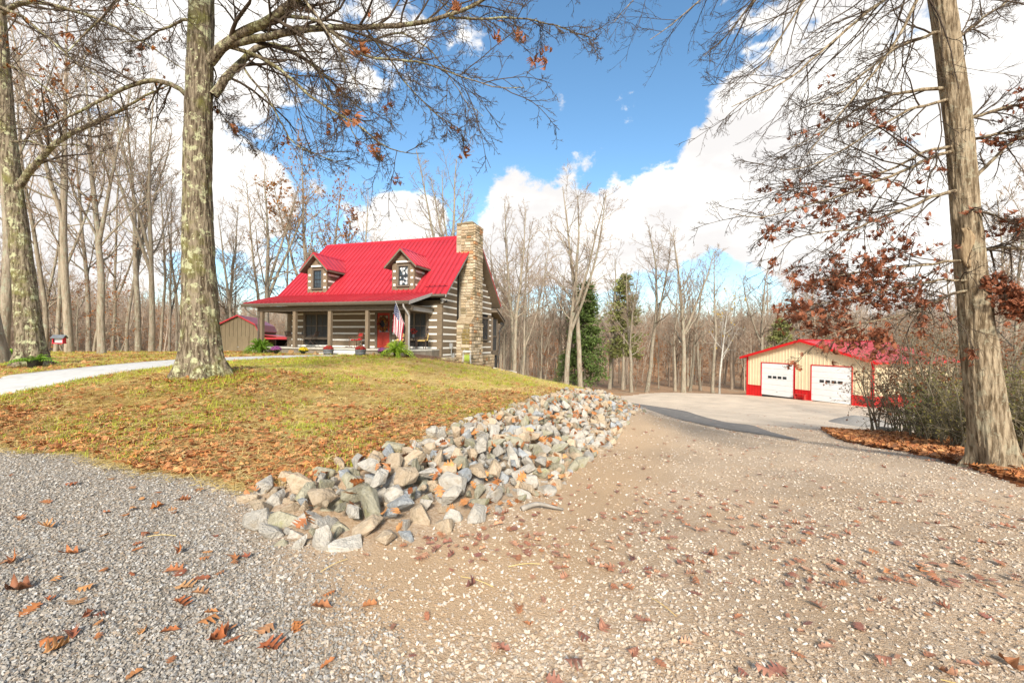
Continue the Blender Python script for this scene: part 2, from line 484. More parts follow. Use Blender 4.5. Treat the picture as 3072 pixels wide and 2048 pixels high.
def gz(X, Y):
    X = np.asarray(X, float); Y = np.asarray(Y, float); sh = X.shape
    x = X.ravel(); y = Y.ravel(); out = np.empty(len(x))
    for s in range(0, len(x), 20000):
        a, b = x[s:s + 20000], y[s:s + 20000]
        K = _mq((a[:, None] - _ctrl[None, :, 0]) ** 2 + (b[:, None] - _ctrl[None, :, 1]) ** 2)
        out[s:s + 20000] = K @ _W[:len(_ctrl)] + _W[-3] + _W[-2] * a + _W[-1] * b
    r = np.hypot(x, y)
    front = sstep(y, -5, 25)
    far = -3.8 - .055 * np.clip(r - 45, 0, 55) + 8.5 * sstep(r, 95, 200) + 2.5 * (fbm2(x, y, .018, 3, 5) - .5) * sstep(r, 50, 110)
    far = far * front + (1 - front) * -.3
    w = sstep(r, 42, 62)
    w = np.maximum(w, sstep(-y, 6, 14))
    z = out * (1 - w) + far * w
    return z.reshape(sh)
def gz1(x, y): return float(gz(np.array([x]), np.array([y]))[0])
def P2(px, py, d): q = at(px, py, d); return (q[0], q[1])

EDGE_NEAR = [(-40, 12), (-12, 7.3), (-6.57, 5.66), (-4.9, 5.12), (-3.34, 4.49), P2(740, 1480, 4.2)]
ROCK_TOP = [P2(740, 1485, 4.15), P2(900, 1425, 4.5), P2(1150, 1368, 5.0), P2(1280, 1310, 6.2), P2(1400, 1265, 7.4), P2(1500, 1228, 8.6), P2(1600, 1195, 10.2), P2(1700, 1172, 13.5), P2(1800, 1178, 16.5)]
ROCK_BOT = [P2(745, 1560, 3.75), P2(790, 1640, 3.2), P2(960, 1655, 3.12), P2(1180, 1630, 3.25), P2(1440, 1570, 3.7), P2(1560, 1510, 4.3), P2(1650, 1460, 4.9), P2(1760, 1385, 6.6), P2(1855, 1320, 9), P2(1905, 1275, 12.5), P2(1935, 1240, 16.5)]
LAWN = EDGE_NEAR + ROCK_TOP[1:] + [P2(1862, 1196, 19.5), P2(1810, 1188, 24), (5.5, 30), (2.5, 35), (-4, 37.5), (-14, 36), (-25, 33), (-45, 27)]
LEAF_L = [P2(2470, 1284, 15.5), P2(2500, 1310, 13), P2(2570, 1345, 11), P2(2720, 1387, 9.0), P2(2865, 1426, 7.4), P2(3072, 1478, 5.9), (6.6, 4.4), (6.4, 2.5)]
LEAF_BANK = LEAF_L + [(9.5, 2.0), (9.9, 6), (11.0, 9), (12.8, 12), (14.0, 15.5), (13.0, 18.5)]
GRAVEL = EDGE_NEAR + ROCK_TOP[1:] + [P2(1862, 1196, 19.5), P2(1835, 1198, 24), P2(1845, 1192, 33), P2(1850, 1186, 42), (16, 46.5), (23, 48), (40, 60), (55, 50), (50, 33), (25, 21.5), (14, 19)] + LEAF_L + [(12, -14), (-40, -14)]
ROCKS = ROCK_TOP + ROCK_BOT[::-1]

def region(X, Y):
    """0 forest floor, 1 lawn, 2 gravel, 3 leaf bank"""
    wx = X + .22 * (fbm2(X, Y, 2.2, 3, 11) - .5) * 2; wy = Y + .22 * (fbm2(X, Y, 2.2, 3, 12) - .5) * 2
    reg = np.zeros(np.shape(X), int)
    reg[inpoly(wx, wy, GRAVEL)] = 2
    reg[inpoly(wx, wy, LAWN)] = 1
    reg[inpoly(wx, wy, LEAF_BANK)] = 3
    return reg

def dist_poly(X, Y, line):
    best = np.full(np.shape(X), 1e9)
    for (x0, y0), (x1, y1) in zip(line[:-1], line[1:]):
        dx, dy = x1 - x0, y1 - y0; L2 = dx * dx + dy * dy
        t = np.clip(((X - x0) * dx + (Y - y0) * dy) / L2, 0, 1)
        best = np.minimum(best, np.hypot(X - x0 - t * dx, Y - y0 - t * dy))
    return best
DIRT_LINE = [P2(1100, 1720, 2.6), P2(1330, 1680, 2.75), P2(1620, 1600, 3.4), P2(1790, 1480, 4.9), P2(1890, 1360, 7.8), P2(1960, 1290, 12)]
def zones(X, Y):
    """greyness, bare dirt (0..1) of the gravel"""
    line = np.interp(Y, [0, 1.5, 2.6, 3.2, 4.2, 6], [.1, -.35, -1.1, -1.6, -2.6, -4])
    grey = sstep(line - X + .9 * (fbm2(X, Y, .9, 3, 21) - .5), -.5, .6)
    d = dist_poly(X, Y, DIRT_LINE)
    dirt = (1 - sstep(d + .9 * (fbm2(X, Y, 1.3, 3, 22) - .5), .1, 1.0 + .05 * Y)) * (1 - grey)
    tr = .35 * (1 - sstep(np.abs(X - (.9 + .35 * Y)), .2, .9)) * sstep(Y, 1, 3) * (1 - sstep(Y, 12, 18)) * (1 - grey)
    return grey, np.clip(np.maximum(dirt, tr), 0, 1)

def vec_node(nt, nm):
    n = nt.nodes.new('ShaderNodeAttribute'); n.attribute_name = nm; return n

def gravel_extra(m, nt, b, mp):
    N = nt.nodes.new; L = nt.links.new
    at_ = vec_node(nt, 'zone'); sp = N('ShaderNodeSeparateColor'); L(at_.outputs['Color'], sp.inputs[0])
    v = N('ShaderNodeTexVoronoi'); v.inputs['Scale'].default_value = 55; L(mp.outputs[0], v.inputs['Vector'])
    v2 = N('ShaderNodeTexVoronoi'); v2.inputs['Scale'].default_value = 140; L(mp.outputs[0], v2.inputs['Vector'])
    def ramp(src, stops):
        cr = N('ShaderNodeValToRGB'); el = cr.color_ramp.elements
        while len(el) < len(stops): el.new(.5)
        for i, c in enumerate(stops): el[i].position = i / (len(stops) - 1); el[i].color = (*c, 1)
        s2 = N('ShaderNodeSeparateColor'); L(src, s2.inputs[0]); L(s2.outputs[0], cr.inputs[0]); return cr.outputs[0]
    grey = ramp(v.outputs['Color'], [(.13, .11, .085), (.25, .22, .18), (.36, .325, .275), (.21, .155, .105), (.43, .39, .34)])
    beige = ramp(v.outputs['Color'], [(.33, .22, .135), (.47, .345, .23), (.54, .425, .305), (.37, .25, .155), (.58, .475, .36)])
    dirt = ramp(v2.outputs['Color'], [(.42, .275, .155), (.50, .345, .205), (.46, .31, .18), (.54, .39, .25)])
    n = N('ShaderNodeTexNoise'); n.inputs['Scale'].default_value = 1.7; n.inputs['Detail'].default_value = 8; n.inputs['Roughness'].default_value = .7; L(mp.outputs[0], n.inputs['Vector'])
    m0 = N('ShaderNodeMixRGB'); L(sp.outputs[0], m0.inputs[0]); L(beige, m0.inputs[1]); L(grey, m0.inputs[2])
    # dirt shows through everywhere between the stones
    ad = N('ShaderNodeMapRange'); L(n.outputs['Fac'], ad.inputs[0]); ad.inputs[1].default_value = .42; ad.inputs[2].default_value = .66; ad.inputs[3].default_value = 0; ad.inputs[4].default_value = .75
    mul = N('ShaderNodeMath'); mul.operation = 'MULTIPLY'; L(ad.outputs[0], mul.inputs[0]); L(sp.outputs[2], mul.inputs[1])
    mxx = N('ShaderNodeMath'); mxx.operation = 'MAXIMUM'; L(mul.outputs[0], mxx.inputs[0]); L(sp.outputs[1], mxx.inputs[1])
    m1 = N('ShaderNodeMixRGB'); L(mxx.outputs[0], m1.inputs[0]); L(m0.outputs[0], m1.inputs[1]); L(dirt, m1.inputs[2])
    n3 = N('ShaderNodeTexNoise'); n3.inputs['Scale'].default_value = .6; n3.inputs['Detail'].default_value = 6; L(mp.outputs[0], n3.inputs['Vector'])
    mr = N('ShaderNodeMapRange'); L(n3.outputs['Fac'], mr.inputs[0]); mr.inputs[1].default_value = .3; mr.inputs[2].default_value = .7; mr.inputs[3].default_value = .86; mr.inputs[4].default_value = 1.12
    pl = vec_node(nt, 'pale'); m2 = N('ShaderNodeMixRGB'); L(pl.outputs['Fac'], m2.inputs[0]); L(m1.outputs[0], m2.inputs[1])
    pale = ramp(v.outputs['Color'], [(.52, .41, .30), (.66, .555, .43), (.60, .49, .37), (.70, .60, .48)]); L(pale, m2.inputs[2])
    hs = N('ShaderNodeHueSaturation'); L(mr.outputs[0], hs.inputs['Value']); L(m2.outputs[0], hs.inputs['Color'])
    L(hs.outputs[0], b.inputs['Base Color'])
    bp = N('ShaderNodeBump'); bp.inputs['Strength'].default_value = .55; bp.inputs['Distance'].default_value = .008
    mi = N('ShaderNodeMath'); mi.operation = 'ADD'; L(v.outputs['Distance'], mi.inputs[0]); L(v2.outputs['Distance'], mi.inputs[1])
    mi2 = N('ShaderNodeMath'); mi2.operation = 'MULTIPLY'; L(mi.outputs[0], mi2.inputs[0]); mi2.inputs[1].default_value = -1
    L(mi2.outputs[0], bp.inputs['Height']); L(bp.outputs[0], b.inputs['Normal'])
M_gravel = mat('gravel_ground', (.4, .35, .3), rough=.9, spec=.15, extra=gravel_extra)

def lawn_extra(m, nt, b, mp):
    N = nt.nodes.new; L = nt.links.new
    def noise(sc, det, st=(1, 1, 1)):
        mm = N('ShaderNodeMapping'); mm.inputs['Scale'].default_value = st; L(mp.outputs[0], mm.inputs[0])
        n = N('ShaderNodeTexNoise'); n.inputs['Scale'].default_value = sc; n.inputs['Detail'].default_value = det; n.inputs['Roughness'].default_value = .68; L(mm.outputs[0], n.inputs['Vector']); return n.outputs['Fac']
    def mr(v, a, c, lo=0, hi=1):
        n = N('ShaderNodeMapRange'); L(v, n.inputs[0]); n.inputs[1].default_value = a; n.inputs[2].default_value = c; n.inputs[3].default_value = lo; n.inputs[4].default_value = hi; return n.outputs[0]
    at_ = vec_node(nt, 'zone'); sp = N('ShaderNodeSeparateColor'); L(at_.outputs['Color'], sp.inputs[0])
    def mix(f, a, c):
        q = N('ShaderNodeMixRGB'); L(f, q.inputs[0])
        for i, x in ((1, a), (2, c)):
            if isinstance(x, tuple): q.inputs[i].default_value = (*x, 1)
            else: L(x, q.inputs[i])
        return q.outputs[0]
    straw = mix(mr(noise(30, 6), .35, .65), (.56, .39, .12), (.80, .62, .24))
    green = mix(mr(noise(45, 5), .3, .7), (.22, .25, .022), (.46, .48, .05))
    g_amt = N('ShaderNodeMath'); g_amt.operation = 'ADD'; L(mr(noise(.9, 7), .42, .66, -.6, .5), g_amt.inputs[0]); L(sp.outputs[1], g_amt.inputs[1]); g_amt.use_clamp = True
    c = mix(g_amt.outputs[0], straw, green)
    brown = mix(mr(noise(22, 6), .35, .65), (.34, .14, .05), (.56, .25, .09))
    b_amt = N('ShaderNodeMath'); b_amt.operation = 'ADD'; L(mr(noise(2.6, 8), .42, .60, -.45, .75), b_amt.inputs[0]); L(sp.outputs[0], b_amt.inputs[1]); b_amt.use_clamp = True
    c = mix(b_amt.outputs[0], c, brown)
    L(c, b.inputs['Base Color'])
    bp = N('ShaderNodeBump'); bp.inputs['Strength'].default_value = .9; bp.inputs['Distance'].default_value = .03; L(noise(40, 6), bp.inputs['Height']); L(bp.outputs[0], b.inputs['Normal'])
M_lawn = mat('lawn_ground', (.3, .25, .1), rough=.95, spec=.1, extra=lawn_extra)
M_floor = mat('forest_floor', (.32, .18, .10), (.46, .31, .19), scale=3.0, rough=.95, bump=.6, bscale=18, c3=(.34, .28, .2), scale3=.35, spec=.1, bdist=.05)
M_leafground = mat('leaf_litter_ground', (.14, .05, .02), (.27, .10, .035), scale=14, rough=.9, bump=.7, bscale=30, spec=.1)

def brown_amt(X, Y):
    """how far leaves cover the lawn"""
    d = dist_poly(X, Y, EDGE_NEAR[1:] + ROCK_TOP)
    v = .75 * (1 - sstep(d, .15, 2.4)) + .55 * (fbm2(X, Y, .45, 4, 31) - .42)
    tree = np.hypot(X + 5.3, Y - 8.8)
    v = v + .35 * (1 - sstep(tree, .5, 2.6))
    return np.clip(v, 0, 1)
def green_amt(X, Y):
    v = .5 * (fbm2(X, Y, .55, 4, 33) - .35)
    walk = dist_poly(X, Y, [(-12, 8.6), (-9.0, 9.1), (-8.4, 12.5), (-8.2, 16), (-7.4, 20)])
    return np.clip(v + .45 * (1 - sstep(walk, .8, 2.2)), -.3, 1)

def build_ground():
    ang = np.concatenate([np.arange(-62, 62.01, .36), np.arange(66, 298, 6.0)])
    th = np.radians(ang)
    rad = [0.35]
    while rad[-1] < 430: rad.append(rad[-1] * (1.021 if rad[-1] < 60 else 1.05))
    rad = np.array(rad)
    A, Rd = np.meshgrid(th, rad)
    X = Rd * np.sin(A); Y = Rd * np.cos(A); Z = gz(X, Y)
    Z = Z + .05 * (fbm2(X, Y, 1.1, 3, 41) - .5) * sstep(Rd, 2, 6) + .012 * (fbm2(X, Y, 6, 2, 42) - .5)
    nr, na = X.shape
    V = np.stack([X, Y, Z], -1).reshape(-1, 3)
    i = np.arange(nr - 1)[:, None] * na; k = np.arange(na)[None, :]; k2 = (k + 1) % na
    F = np.stack([i + k, i + na + k, i + na + k2, i + k2], -1).reshape(-1, 4)[:, ::-1]
    c = V[F].mean(1)
    reg = region(c[:, 0], c[:, 1])
    info = {0: ('forest_floor', M_floor), 1: ('lawn', M_lawn), 2: ('gravel_driveway', M_gravel), 3: ('leaf_strewn_verge', M_leafground)}
    for k_, (nm, m_) in info.items():
        f = F[reg == k_]
        if k_ == 2:
            f = np.concatenate([f])
        used, inv = np.unique(f, return_inverse=True)
        v = V[used]; f2 = inv.reshape(f.shape)
        faces = [f2]
        if k_ == 2:
            ring = np.searchsorted(used, np.arange(na)); v = np.vstack([v, [[0, 0, gz1(0, 0)]]])
            faces.append(np.stack([ring, np.roll(ring, -1), np.full(na, len(v) - 1)], -1)[:, ::-1])
        o = obj_np(nm, v, faces, m_, smooth=True)
        zc = np.zeros((len(v), 4)); zc[:, 3] = 1
        if k_ == 2:
            g_, d_ = zones(v[:, 0], v[:, 1]); zc[:, 0] = g_; zc[:, 1] = d_; zc[:, 2] = (1 - .8 * g_) * (1 - .6 * sstep(v[:, 1], 16, 30))
        if k_ == 2:
            pa_ = o.data.attributes.new('pale', 'FLOAT', 'POINT'); pa_.data.foreach_set('value', (.85 * sstep(v[:, 1] + 2 * (fbm2(v[:, 0], v[:, 1], .4, 3, 8) - .5), 13, 24) + .25 * sstep(v[:, 0], .5, 5) * sstep(v[:, 1], 3, 8)).clip(0, .9).astype(np.float32))
        if k_ == 1:
            zc[:, 0] = brown_amt(v[:, 0], v[:, 1]); zc[:, 1] = green_amt(v[:, 0], v[:, 1])
        a = o.data.attributes.new('zone', 'FLOAT_COLOR', 'POINT'); a.data.foreach_set('color', zc.astype(np.float32).ravel())
        tag(o, kind='structure')
build_ground()

def ribbon(name, left, right, m, lift, thick, n=60, kind='structure', parent=None):
    """a sheet between two edge lines, laid on the ground"""
    l, _ = resample([(x, y, 0) for x, y in left], [0] * len(left), n); r, _ = resample([(x, y, 0) for x, y in right], [0] * len(right), n)
    k = 7; T = np.linspace(0, 1, k)[None, :, None]
    G = l[:, None, :2] * (1 - T) + r[:, None, :2] * T
    Z = gz(G[..., 0], G[..., 1]) + lift
    top = np.concatenate([G, Z[..., None]], -1); bot = top.copy(); bot[..., 2] -= thick
    V = np.concatenate([top.reshape(-1, 3), bot.reshape(-1, 3)])
    idx = np.arange(n * k).reshape(n, k)
    F = np.stack([idx[:-1, :-1], idx[:-1, 1:], idx[1:, 1:], idx[1:, :-1]], -1).reshape(-1, 4)
    sides = []
    o_ = n * k
    ring = np.concatenate([idx[:, 0], idx[-1, 1:], idx[::-1, -1][1:], idx[0, ::-1][1:-1]])
    r2 = np.roll(ring, -1)
    sides = np.stack([ring, r2, r2 + o_, ring + o_], -1)
    ob = obj_np(name, V, [F, sides, F[:, ::-1] + o_], m, parent)
    bm = bmesh.new(); bm.from_mesh(ob.data); bmesh.ops.recalc_face_normals(bm, faces=bm.faces); bm.to_mesh(ob.data); bm.free()
    if kind: tag(ob, kind=kind)
    return ob

M_asphalt = mat('asphalt', (.155, .14, .122), (.225, .205, .18), scale=60, rough=.85, bump=.4, bscale=200, c3=(.30, .265, .23), scale3=3)
M_concrete = mat('concrete', (.52, .50, .46), (.62, .60, .56), scale=5, rough=.85, bump=.15, bscale=80, c3=(.42, .41, .37), scale3=1.3, lo3=.56, hi3=.75)
ribbon('asphalt_driveway', [P2(1852, 1199, 29), P2(1960, 1216, 27), P2(2060, 1236, 24), P2(2160, 1256, 20), P2(2260, 1280, 16.6), P2(2345, 1306, 13.4), P2(2398, 1322, 12)],
       [P2(1885, 1222, 20.5), P2(1945, 1243, 19.3), P2(2040, 1266, 17.6), P2(2130, 1284, 15.6), P2(2220, 1299, 14.1), P2(2310, 1313, 12.7), P2(2390, 1325, 11.8)], M_asphalt, .035, .06)
WALK_N = [(-14, 6.9), (-10.6, 7.6), P2(0, 1190, 8.1), P2(180, 1150, 9.0), P2(400, 1115, 10.6), P2(560, 1100, 12.2), P2(740, 1088, 15.2), P2(900, 1082, 18.2), P2(1040, 1076, 20.4)]
WALK_F = [(-14.5, 8.9), (-11.2, 9.7), P2(0, 1132, 10.2), P2(200, 1112, 11.4), P2(400, 1094, 13.0), P2(560, 1083, 14.8), P2(720, 1075, 17.2), P2(860, 1071, 19.6), P2(980, 1069, 21.2)]
walkway = ribbon('concrete_walkway', WALK_F, WALK_N, M_concrete, .03, .08)
# ------------------------------------------------------------------ log house
M_log = mat('log_brown', (.155, .115, .073), (.225, .17, .115), scale=3, rough=.8, bump=.6, bscale=22, stretch=(.6, .6, 4), rnd=.10, spec=.2, bdist=.015)
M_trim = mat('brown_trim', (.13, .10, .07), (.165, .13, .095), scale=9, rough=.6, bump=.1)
M_gutter = mat('brown_gutter', (.115, .092, .068), (.135, .11, .082), scale=6, rough=.35, spec=.5)
M_chink = mat('white_chinking', (.78, .75, .68), (.86, .84, .78), scale=10, rough=.85, bump=.2)
M_red = mat('red_metal_roof', (.40, .026, .036), (.46, .032, .044), scale=.7, rough=.36, spec=.5, rnd=.07, c3=(.48, .055, .07), scale3=.9, lo3=.5, hi3=.8)
M_redtrim = mat('red_metal_trim', (.44, .016, .024), (.50, .022, .03), scale=3, rough=.35, spec=.5)
M_soffit = mat('grey_fascia', (.33, .31, .29), (.40, .38, .36), scale=6, rough=.5)
M_dark = mat('dark_interior', (.018, .017, .016), (.03, .028, .026), scale=4, rough=.9)
M_glass = mat('window_glass', (.022, .028, .034), (.04, .048, .055), scale=2.0, rough=.04, spec=.9)
M_reflglass = mat('painted_reflection_glass', (.03, .035, .04), (.62, .63, .62), scale=5, rough=.1, spec=.6, lo=.47, hi=.53)  # reflected clouds and trees painted into the pane colour as white/dark noise
M_screen = mat('insect_screen', (.035, .036, .036), (.055, .055, .054), scale=60, rough=.5)
M_doorred = mat('red_door_paint', (.36, .035, .02), (.42, .045, .028), scale=5, rough=.45)
M_post = mat('post_wood', (.17, .125, .08), (.24, .18, .12), scale=4, rough=.8, bump=.4, bscale=25, stretch=(3, 3, .5), rnd=.08)
M_deck = mat('porch_slab', (.50, .46, .39), (.60, .56, .48), scale=4, rough=.8, bump=.1)
M_skirt = mat('porch_skirt', (.20, .165, .125), (.26, .215, .165), scale=5, rough=.85, bump=.2)
M_mortar = mat('mortar', (.30, .25, .18), (.42, .36, .27), scale=14, rough=.95, bump=.5)
M_stone = [mat('tan_sandstone', (.32, .235, .14), (.46, .36, .235), scale=6, rough=.9, bump=.7, bscale=18, rnd=.14, c3=(.2, .16, .09), scale3=3, lo3=.6, hi3=.8),
           mat('buff_sandstone', (.42, .335, .225), (.55, .46, .335), scale=6, rough=.9, bump=.7, bscale=18, rnd=.13),
           mat('rust_sandstone', (.34, .16, .07), (.44, .25, .12), scale=6, rough=.9, bump=.7, bscale=18, rnd=.13),
           mat('dark_sandstone', (.19, .15, .085), (.28, .22, .13), scale=6, rough=.9, bump=.7, bscale=18, rnd=.13)]
M_moss_stone = mat('moss_stained_sandstone', (.16, .12, .04), (.30, .22, .09), scale=5, rough=.95, bump=.7, bscale=18, rnd=.13)
M_black = mat('black_metal', (.02, .02, .02), (.035, .034, .033), scale=8, rough=.4, spec=.5)
M_tin = mat('galvanised_metal', (.42, .43, .43), (.52, .53, .53), scale=6, rough=.35, metal=.6)

HX, HY = -3.875, 24.31
HROT = -math.atan2(.316, .949)
house = empty('log_house', (HX, HY, 0), HROT)
tag(house, 'brown log house with white chinking, red metal roof, stone chimney and front porch', 'house')
def hw(x, y, z=0.0):
    """house place -> world"""
    c, s = math.cos(HROT), math.sin(HROT)
    return np.array((HX + c * x - s * y, HY + s * x + c * y, z))
XL, XR, DEP = -10.81, 0.0, 7.56
FLOOR = 1.03
SL = (8.15 - 4.1) / 4.23
def roofz(y): return 4.1 + (y + .45) * SL if y < 3.78 else 8.15 - (y - 3.78) * SL
CP, CH, C0 = .385, .095, .71 - .385       # course pitch, chink height, lowest chink centre

# body behind the logs
mb = MB()
prof = [(0.12, -.6), (DEP - .12, -.6), (DEP - .12, 4.0), (3.78, 7.78), (.12, 4.2)]
mb.prism([(XL + .12, y, z) for y, z in prof], (XR - XL - .24, 0, 0)); mb.build('wall_core', M_dark, house)

def log_run(x0, x1, fixed, z0, z1, axis, sign):
    """one hewn log between two points of a wall; its weather face stands proud of the chinking"""
    if x1 - x0 < .05: return
    if axis == 'x': piece('log', M_log, house, x0, x1, fixed, fixed + .2 * -sign, z0, z1, bev=.03)
    else: piece('log', M_log, house, fixed, fixed - .2 * sign, x0, x1, z0, z1, bev=.03)
def chink_run(x0, x1, fixed, zc, axis, sign):
    if x1 - x0 < .05: return
    if axis == 'x': piece('chinking', M_chink, house, x0, x1, fixed + .022 * -sign, fixed + .15 * -sign, zc - CH / 2 - .004, zc + CH / 2 + .004, bev=.01)
    else: piece('chinking', M_chink, house, fixed - .022 * sign, fixed - .15 * sign, x0, x1, zc - CH / 2 - .004, zc + CH / 2 + .004, bev=.01)
def runs(a, b, openings, z0, z1):
    """split a..b by openings (lo, hi, zlo, zhi)"""
    cuts = sorted([(lo, hi) for lo, hi, zl, zh in openings if zl < z1 - .01 and zh > z0 + .01])
    out, cur = [], a
    for lo, hi in cuts:
        if lo > cur: out.append((cur, min(lo, b)))
        cur = max(cur, hi)
    if cur < b: out.append((cur, b))
    return out
DOOR = (-4.18, -3.33)
WINF = [(-9.42, -7.72), (-2.55, -.98)]
front_open = [(DOOR[0] - .16, DOOR[1] + .16, FLOOR, 3.22)] + [(a - .14, b + .14, 1.42, 3.2) for a, b in WINF]
for k in range(0, 10):
    zc = C0 + k * CP; lz0, lz1 = zc + CH / 2, zc + CP - CH / 2
    if k <= 8:
        for a, b in runs(XL, XR, front_open, lz0, lz1): log_run(a, b, 0.0, lz0, lz1, 'x', -1)
    if 1 <= k <= 8:
        for a, b in runs(XL + .32, XR - .3, front_open, zc - CH / 2, zc + CH / 2): chink_run(a, b, 0.0, zc, 'x', -1)
# dovetailed corner ends on the front wall
for k in range(0, 9):
    zc = C0 + k * CP
    for xx in (XL, XR - .3):
        mbx = MB(); mbx.hexa([(xx + .004, -.012, zc - .07), (xx + .296, -.012, zc - .05), (xx + .296, .16, zc - .05), (xx + .004, .16, zc - .07), (xx + .004, -.012, zc + .05), (xx + .296, -.012, zc + .07), (xx + .296, .16, zc + .07), (xx + .004, .16, zc + .05)])
        mbx.build('log_end', M_log, house)
SWIN = (5.72, 6.95)
side_open = [(SWIN[0] - .12, SWIN[1] + .12, 1.5, 3.15), (1.9, 3.66, -1, 8)]
def gspan(z):
    lo = 0.0 if z < 4.2 else (z + .22 - 4.1) / SL - .45
    hi = DEP if z < 4.2 else 3.78 + (8.15 - z - .22) / SL
    return max(0.0, lo), min(DEP, hi)
for k in range(0, 19):
    zc = C0 + k * CP; lz0, lz1 = zc + CH / 2, zc + CP - CH / 2
    lo, hi = gspan(lz1)
    if hi - lo > .1:
        for a, b in runs(max(lo, .0), hi, side_open, lz0, lz1): log_run(a + (.2 if a == 0 else 0), b, XR, lz0, lz1, 'y', 1)
    if k >= 1:
        lo, hi = gspan(zc + CH / 2)
        if hi - lo > .1:
            for a, b in runs(max(lo, .06), hi, side_open, zc - CH / 2, zc + CH / 2): chink_run(a, b, XR + .01, zc, 'y', 1)

# stone foundation under the right-hand wall
def stone_face(parent, origin, du, dv, w, h, seed, depth=.07, sw=(.22, .44), sh=(.12, .24), moss=None, core=None):
    """rubble courses: stones each with its own size and depth, laid on the plane origin + a*du + b*dv"""
    g = random.Random(seed); n = np.cross(du, dv); z = 0.0; made = 0
    while z < h - .03:
        hh = min(g.uniform(*sh), h - z)
        if h - z - hh < .07: hh = h - z
        x = 0.0
        while x < w - .02:
            ww = min(g.uniform(*sw) * (1.25 if hh > .18 else 1), w - x)
            if w - x - ww < .1: ww = w - x
            gap = .011
            d = depth * g.uniform(.45, 1.0)
            pick = g.random()
            m = M_stone[0 if pick < .45 else 1 if pick < .8 else 2 if pick < .89 else 3]
            a0, a1, b0, b1 = x + gap, x + ww - gap, z + gap, z + hh - gap
            if moss and moss((a0 + a1) / 2, (b0 + b1) / 2, g): m = M_moss_stone
            o = bpy.data.objects.new('stone', rough_block(m, g.randrange(5)))
            c = np.array(origin) + du * (a0 + a1) / 2 + dv * (b0 + b1) / 2 + n * (d - .10)
            mt = Matrix(((du[0], n[0], dv[0], c[0]), (du[1], n[1], dv[1], c[1]), (du[2], n[2], dv[2], c[2]), (0, 0, 0, 1)))
            o.matrix_local = mt @ Matrix.Diagonal((a1 - a0, .2, b1 - b0, 1))
            link(o); o.parent = parent
            x += ww; made += 1
        z += hh
    return made
_rb = {}
def rough_block(m, k):
    if (m.name, k) in _rb: return _rb[(m.name, k)]
    g = random.Random(100 + k); bm = bmesh.new()
    def j(a=.06): return g.uniform(-a, a)
    mbk = MB(); mbk.bm = bm
    pts = [(-.5 + abs(j()), -.5, -.5 + abs(j())), (.5 - abs(j()), -.5, -.5 + abs(j())), (.5 - abs(j()), .5 + j(.08), -.5 + abs(j())), (-.5 + abs(j()), .5 + j(.08), -.5 + abs(j())),
           (-.5 + abs(j()), -.5, .5 - abs(j())), (.5 - abs(j()), -.5, .5 - abs(j())), (.5 - abs(j()), .5 + j(.08), .5 - abs(j())), (-.5 + abs(j()), .5 + j(.08), .5 - abs(j()))]
    mbk.hexa(pts)
    bmesh.ops.bevel(bm, geom=[e for e in bm.edges if (e.verts[0].co.y > 0 or e.verts[1].co.y > 0)], offset=.07, segments=1, affect='EDGES', profile=.6)
    bmesh.ops.recalc_face_normals(bm, faces=bm.faces)
    me = bpy.data.meshes.new('stone'); bm.to_mesh(me); bm.free(); me.materials.append(m)
    _rb[(m.name, k)] = me
    return me
EX, EY, EZ = np.array((1., 0, 0)), np.array((0, 1., 0)), np.array((0, 0, 1.))
found = boxo('foundation', M_mortar, house, XR - .3, XR + .02, .02, DEP + .2, -1.2, C0 + .27)
stone_face(found, (XR + .02, DEP + .2, -.75), -EY, EZ, 3.6, 1.3, 3, depth=.06)
stone_face(found, (XR + .02, 1.86, .1), -EY, EZ, 1.84, .46, 4, depth=.05)

# chimney: lower breast, sloping shoulder, stack
CX0, CX1 = XR - .02, XR + .78
chim = MB()
chim.box(CX0 - .3, CX1 - .04, 2.40, 3.70, -1.0, 8.5)
chim.box(CX0 - .1, CX1 + .0, 1.90, 3.74, -1.0, 2.55)
chimney = chim.build('chimney', M_mortar, house)
def mossf(a, b, g):
    """damp stain below the shoulder"""
    return a > .38 and 1.0 < b < 3.1 and g.random() < .8
stone_face(chimney, (CX0, 1.90, -.4), EX, EZ, .86, 2.95, 11, depth=.07, moss=mossf)                 # front of the breast
stone_face(chimney, (CX0 - .0, 2.40, 2.62), EX, EZ, .82, 5.88, 12, depth=.07, sw=(.2, .42), sh=(.12, .22))    # front of the stack
stone_face(chimney, (CX1, 3.74, -.9), -EY, EZ, 1.84, 3.5, 13, depth=.07)                              # side of the breast
stone_face(chimney, (CX1 - .04, 3.70, 2.62), -EY, EZ, 1.30, 5.88, 14, depth=.07, sw=(.22, .46), sh=(.13, .24))   # side of the stack
stone_face(chimney, (CX0 + .82 - .1, 3.70, 7.2), -EX, EZ, 1.0, 1.3, 15, depth=.05)
stone_face(chimney, (CX0 - .28, 2.40, 7.3), EX, EZ, .28, 1.2, 16, depth=.07, sw=(.2, .28))
sh = MB()
sh.prism([(CX0 - .02, 1.84, 2.55), (CX0 - .02, 2.42, 2.98), (CX0 - .02, 2.42, 2.5), (CX0 - .02, 1.84, 2.49)], (.93, 0, 0))
sh.build('shoulder_slab', M_stone[0], chimney)
MB().box(CX0 - .31, CX1 - .0, 2.33, 3.72, 8.49, 8.60, bev=.03).build('cap_course', M_stone[3], chimney)
fl = MB(); fl.box(CX0 + .08, CX0 + .48, 2.85, 3.3, 8.62, 8.74).box(CX0 + .0, CX0 + .56, 2.77, 3.38, 8.74, 8.78); fl.build('flue_cap', M_tin, chimney)

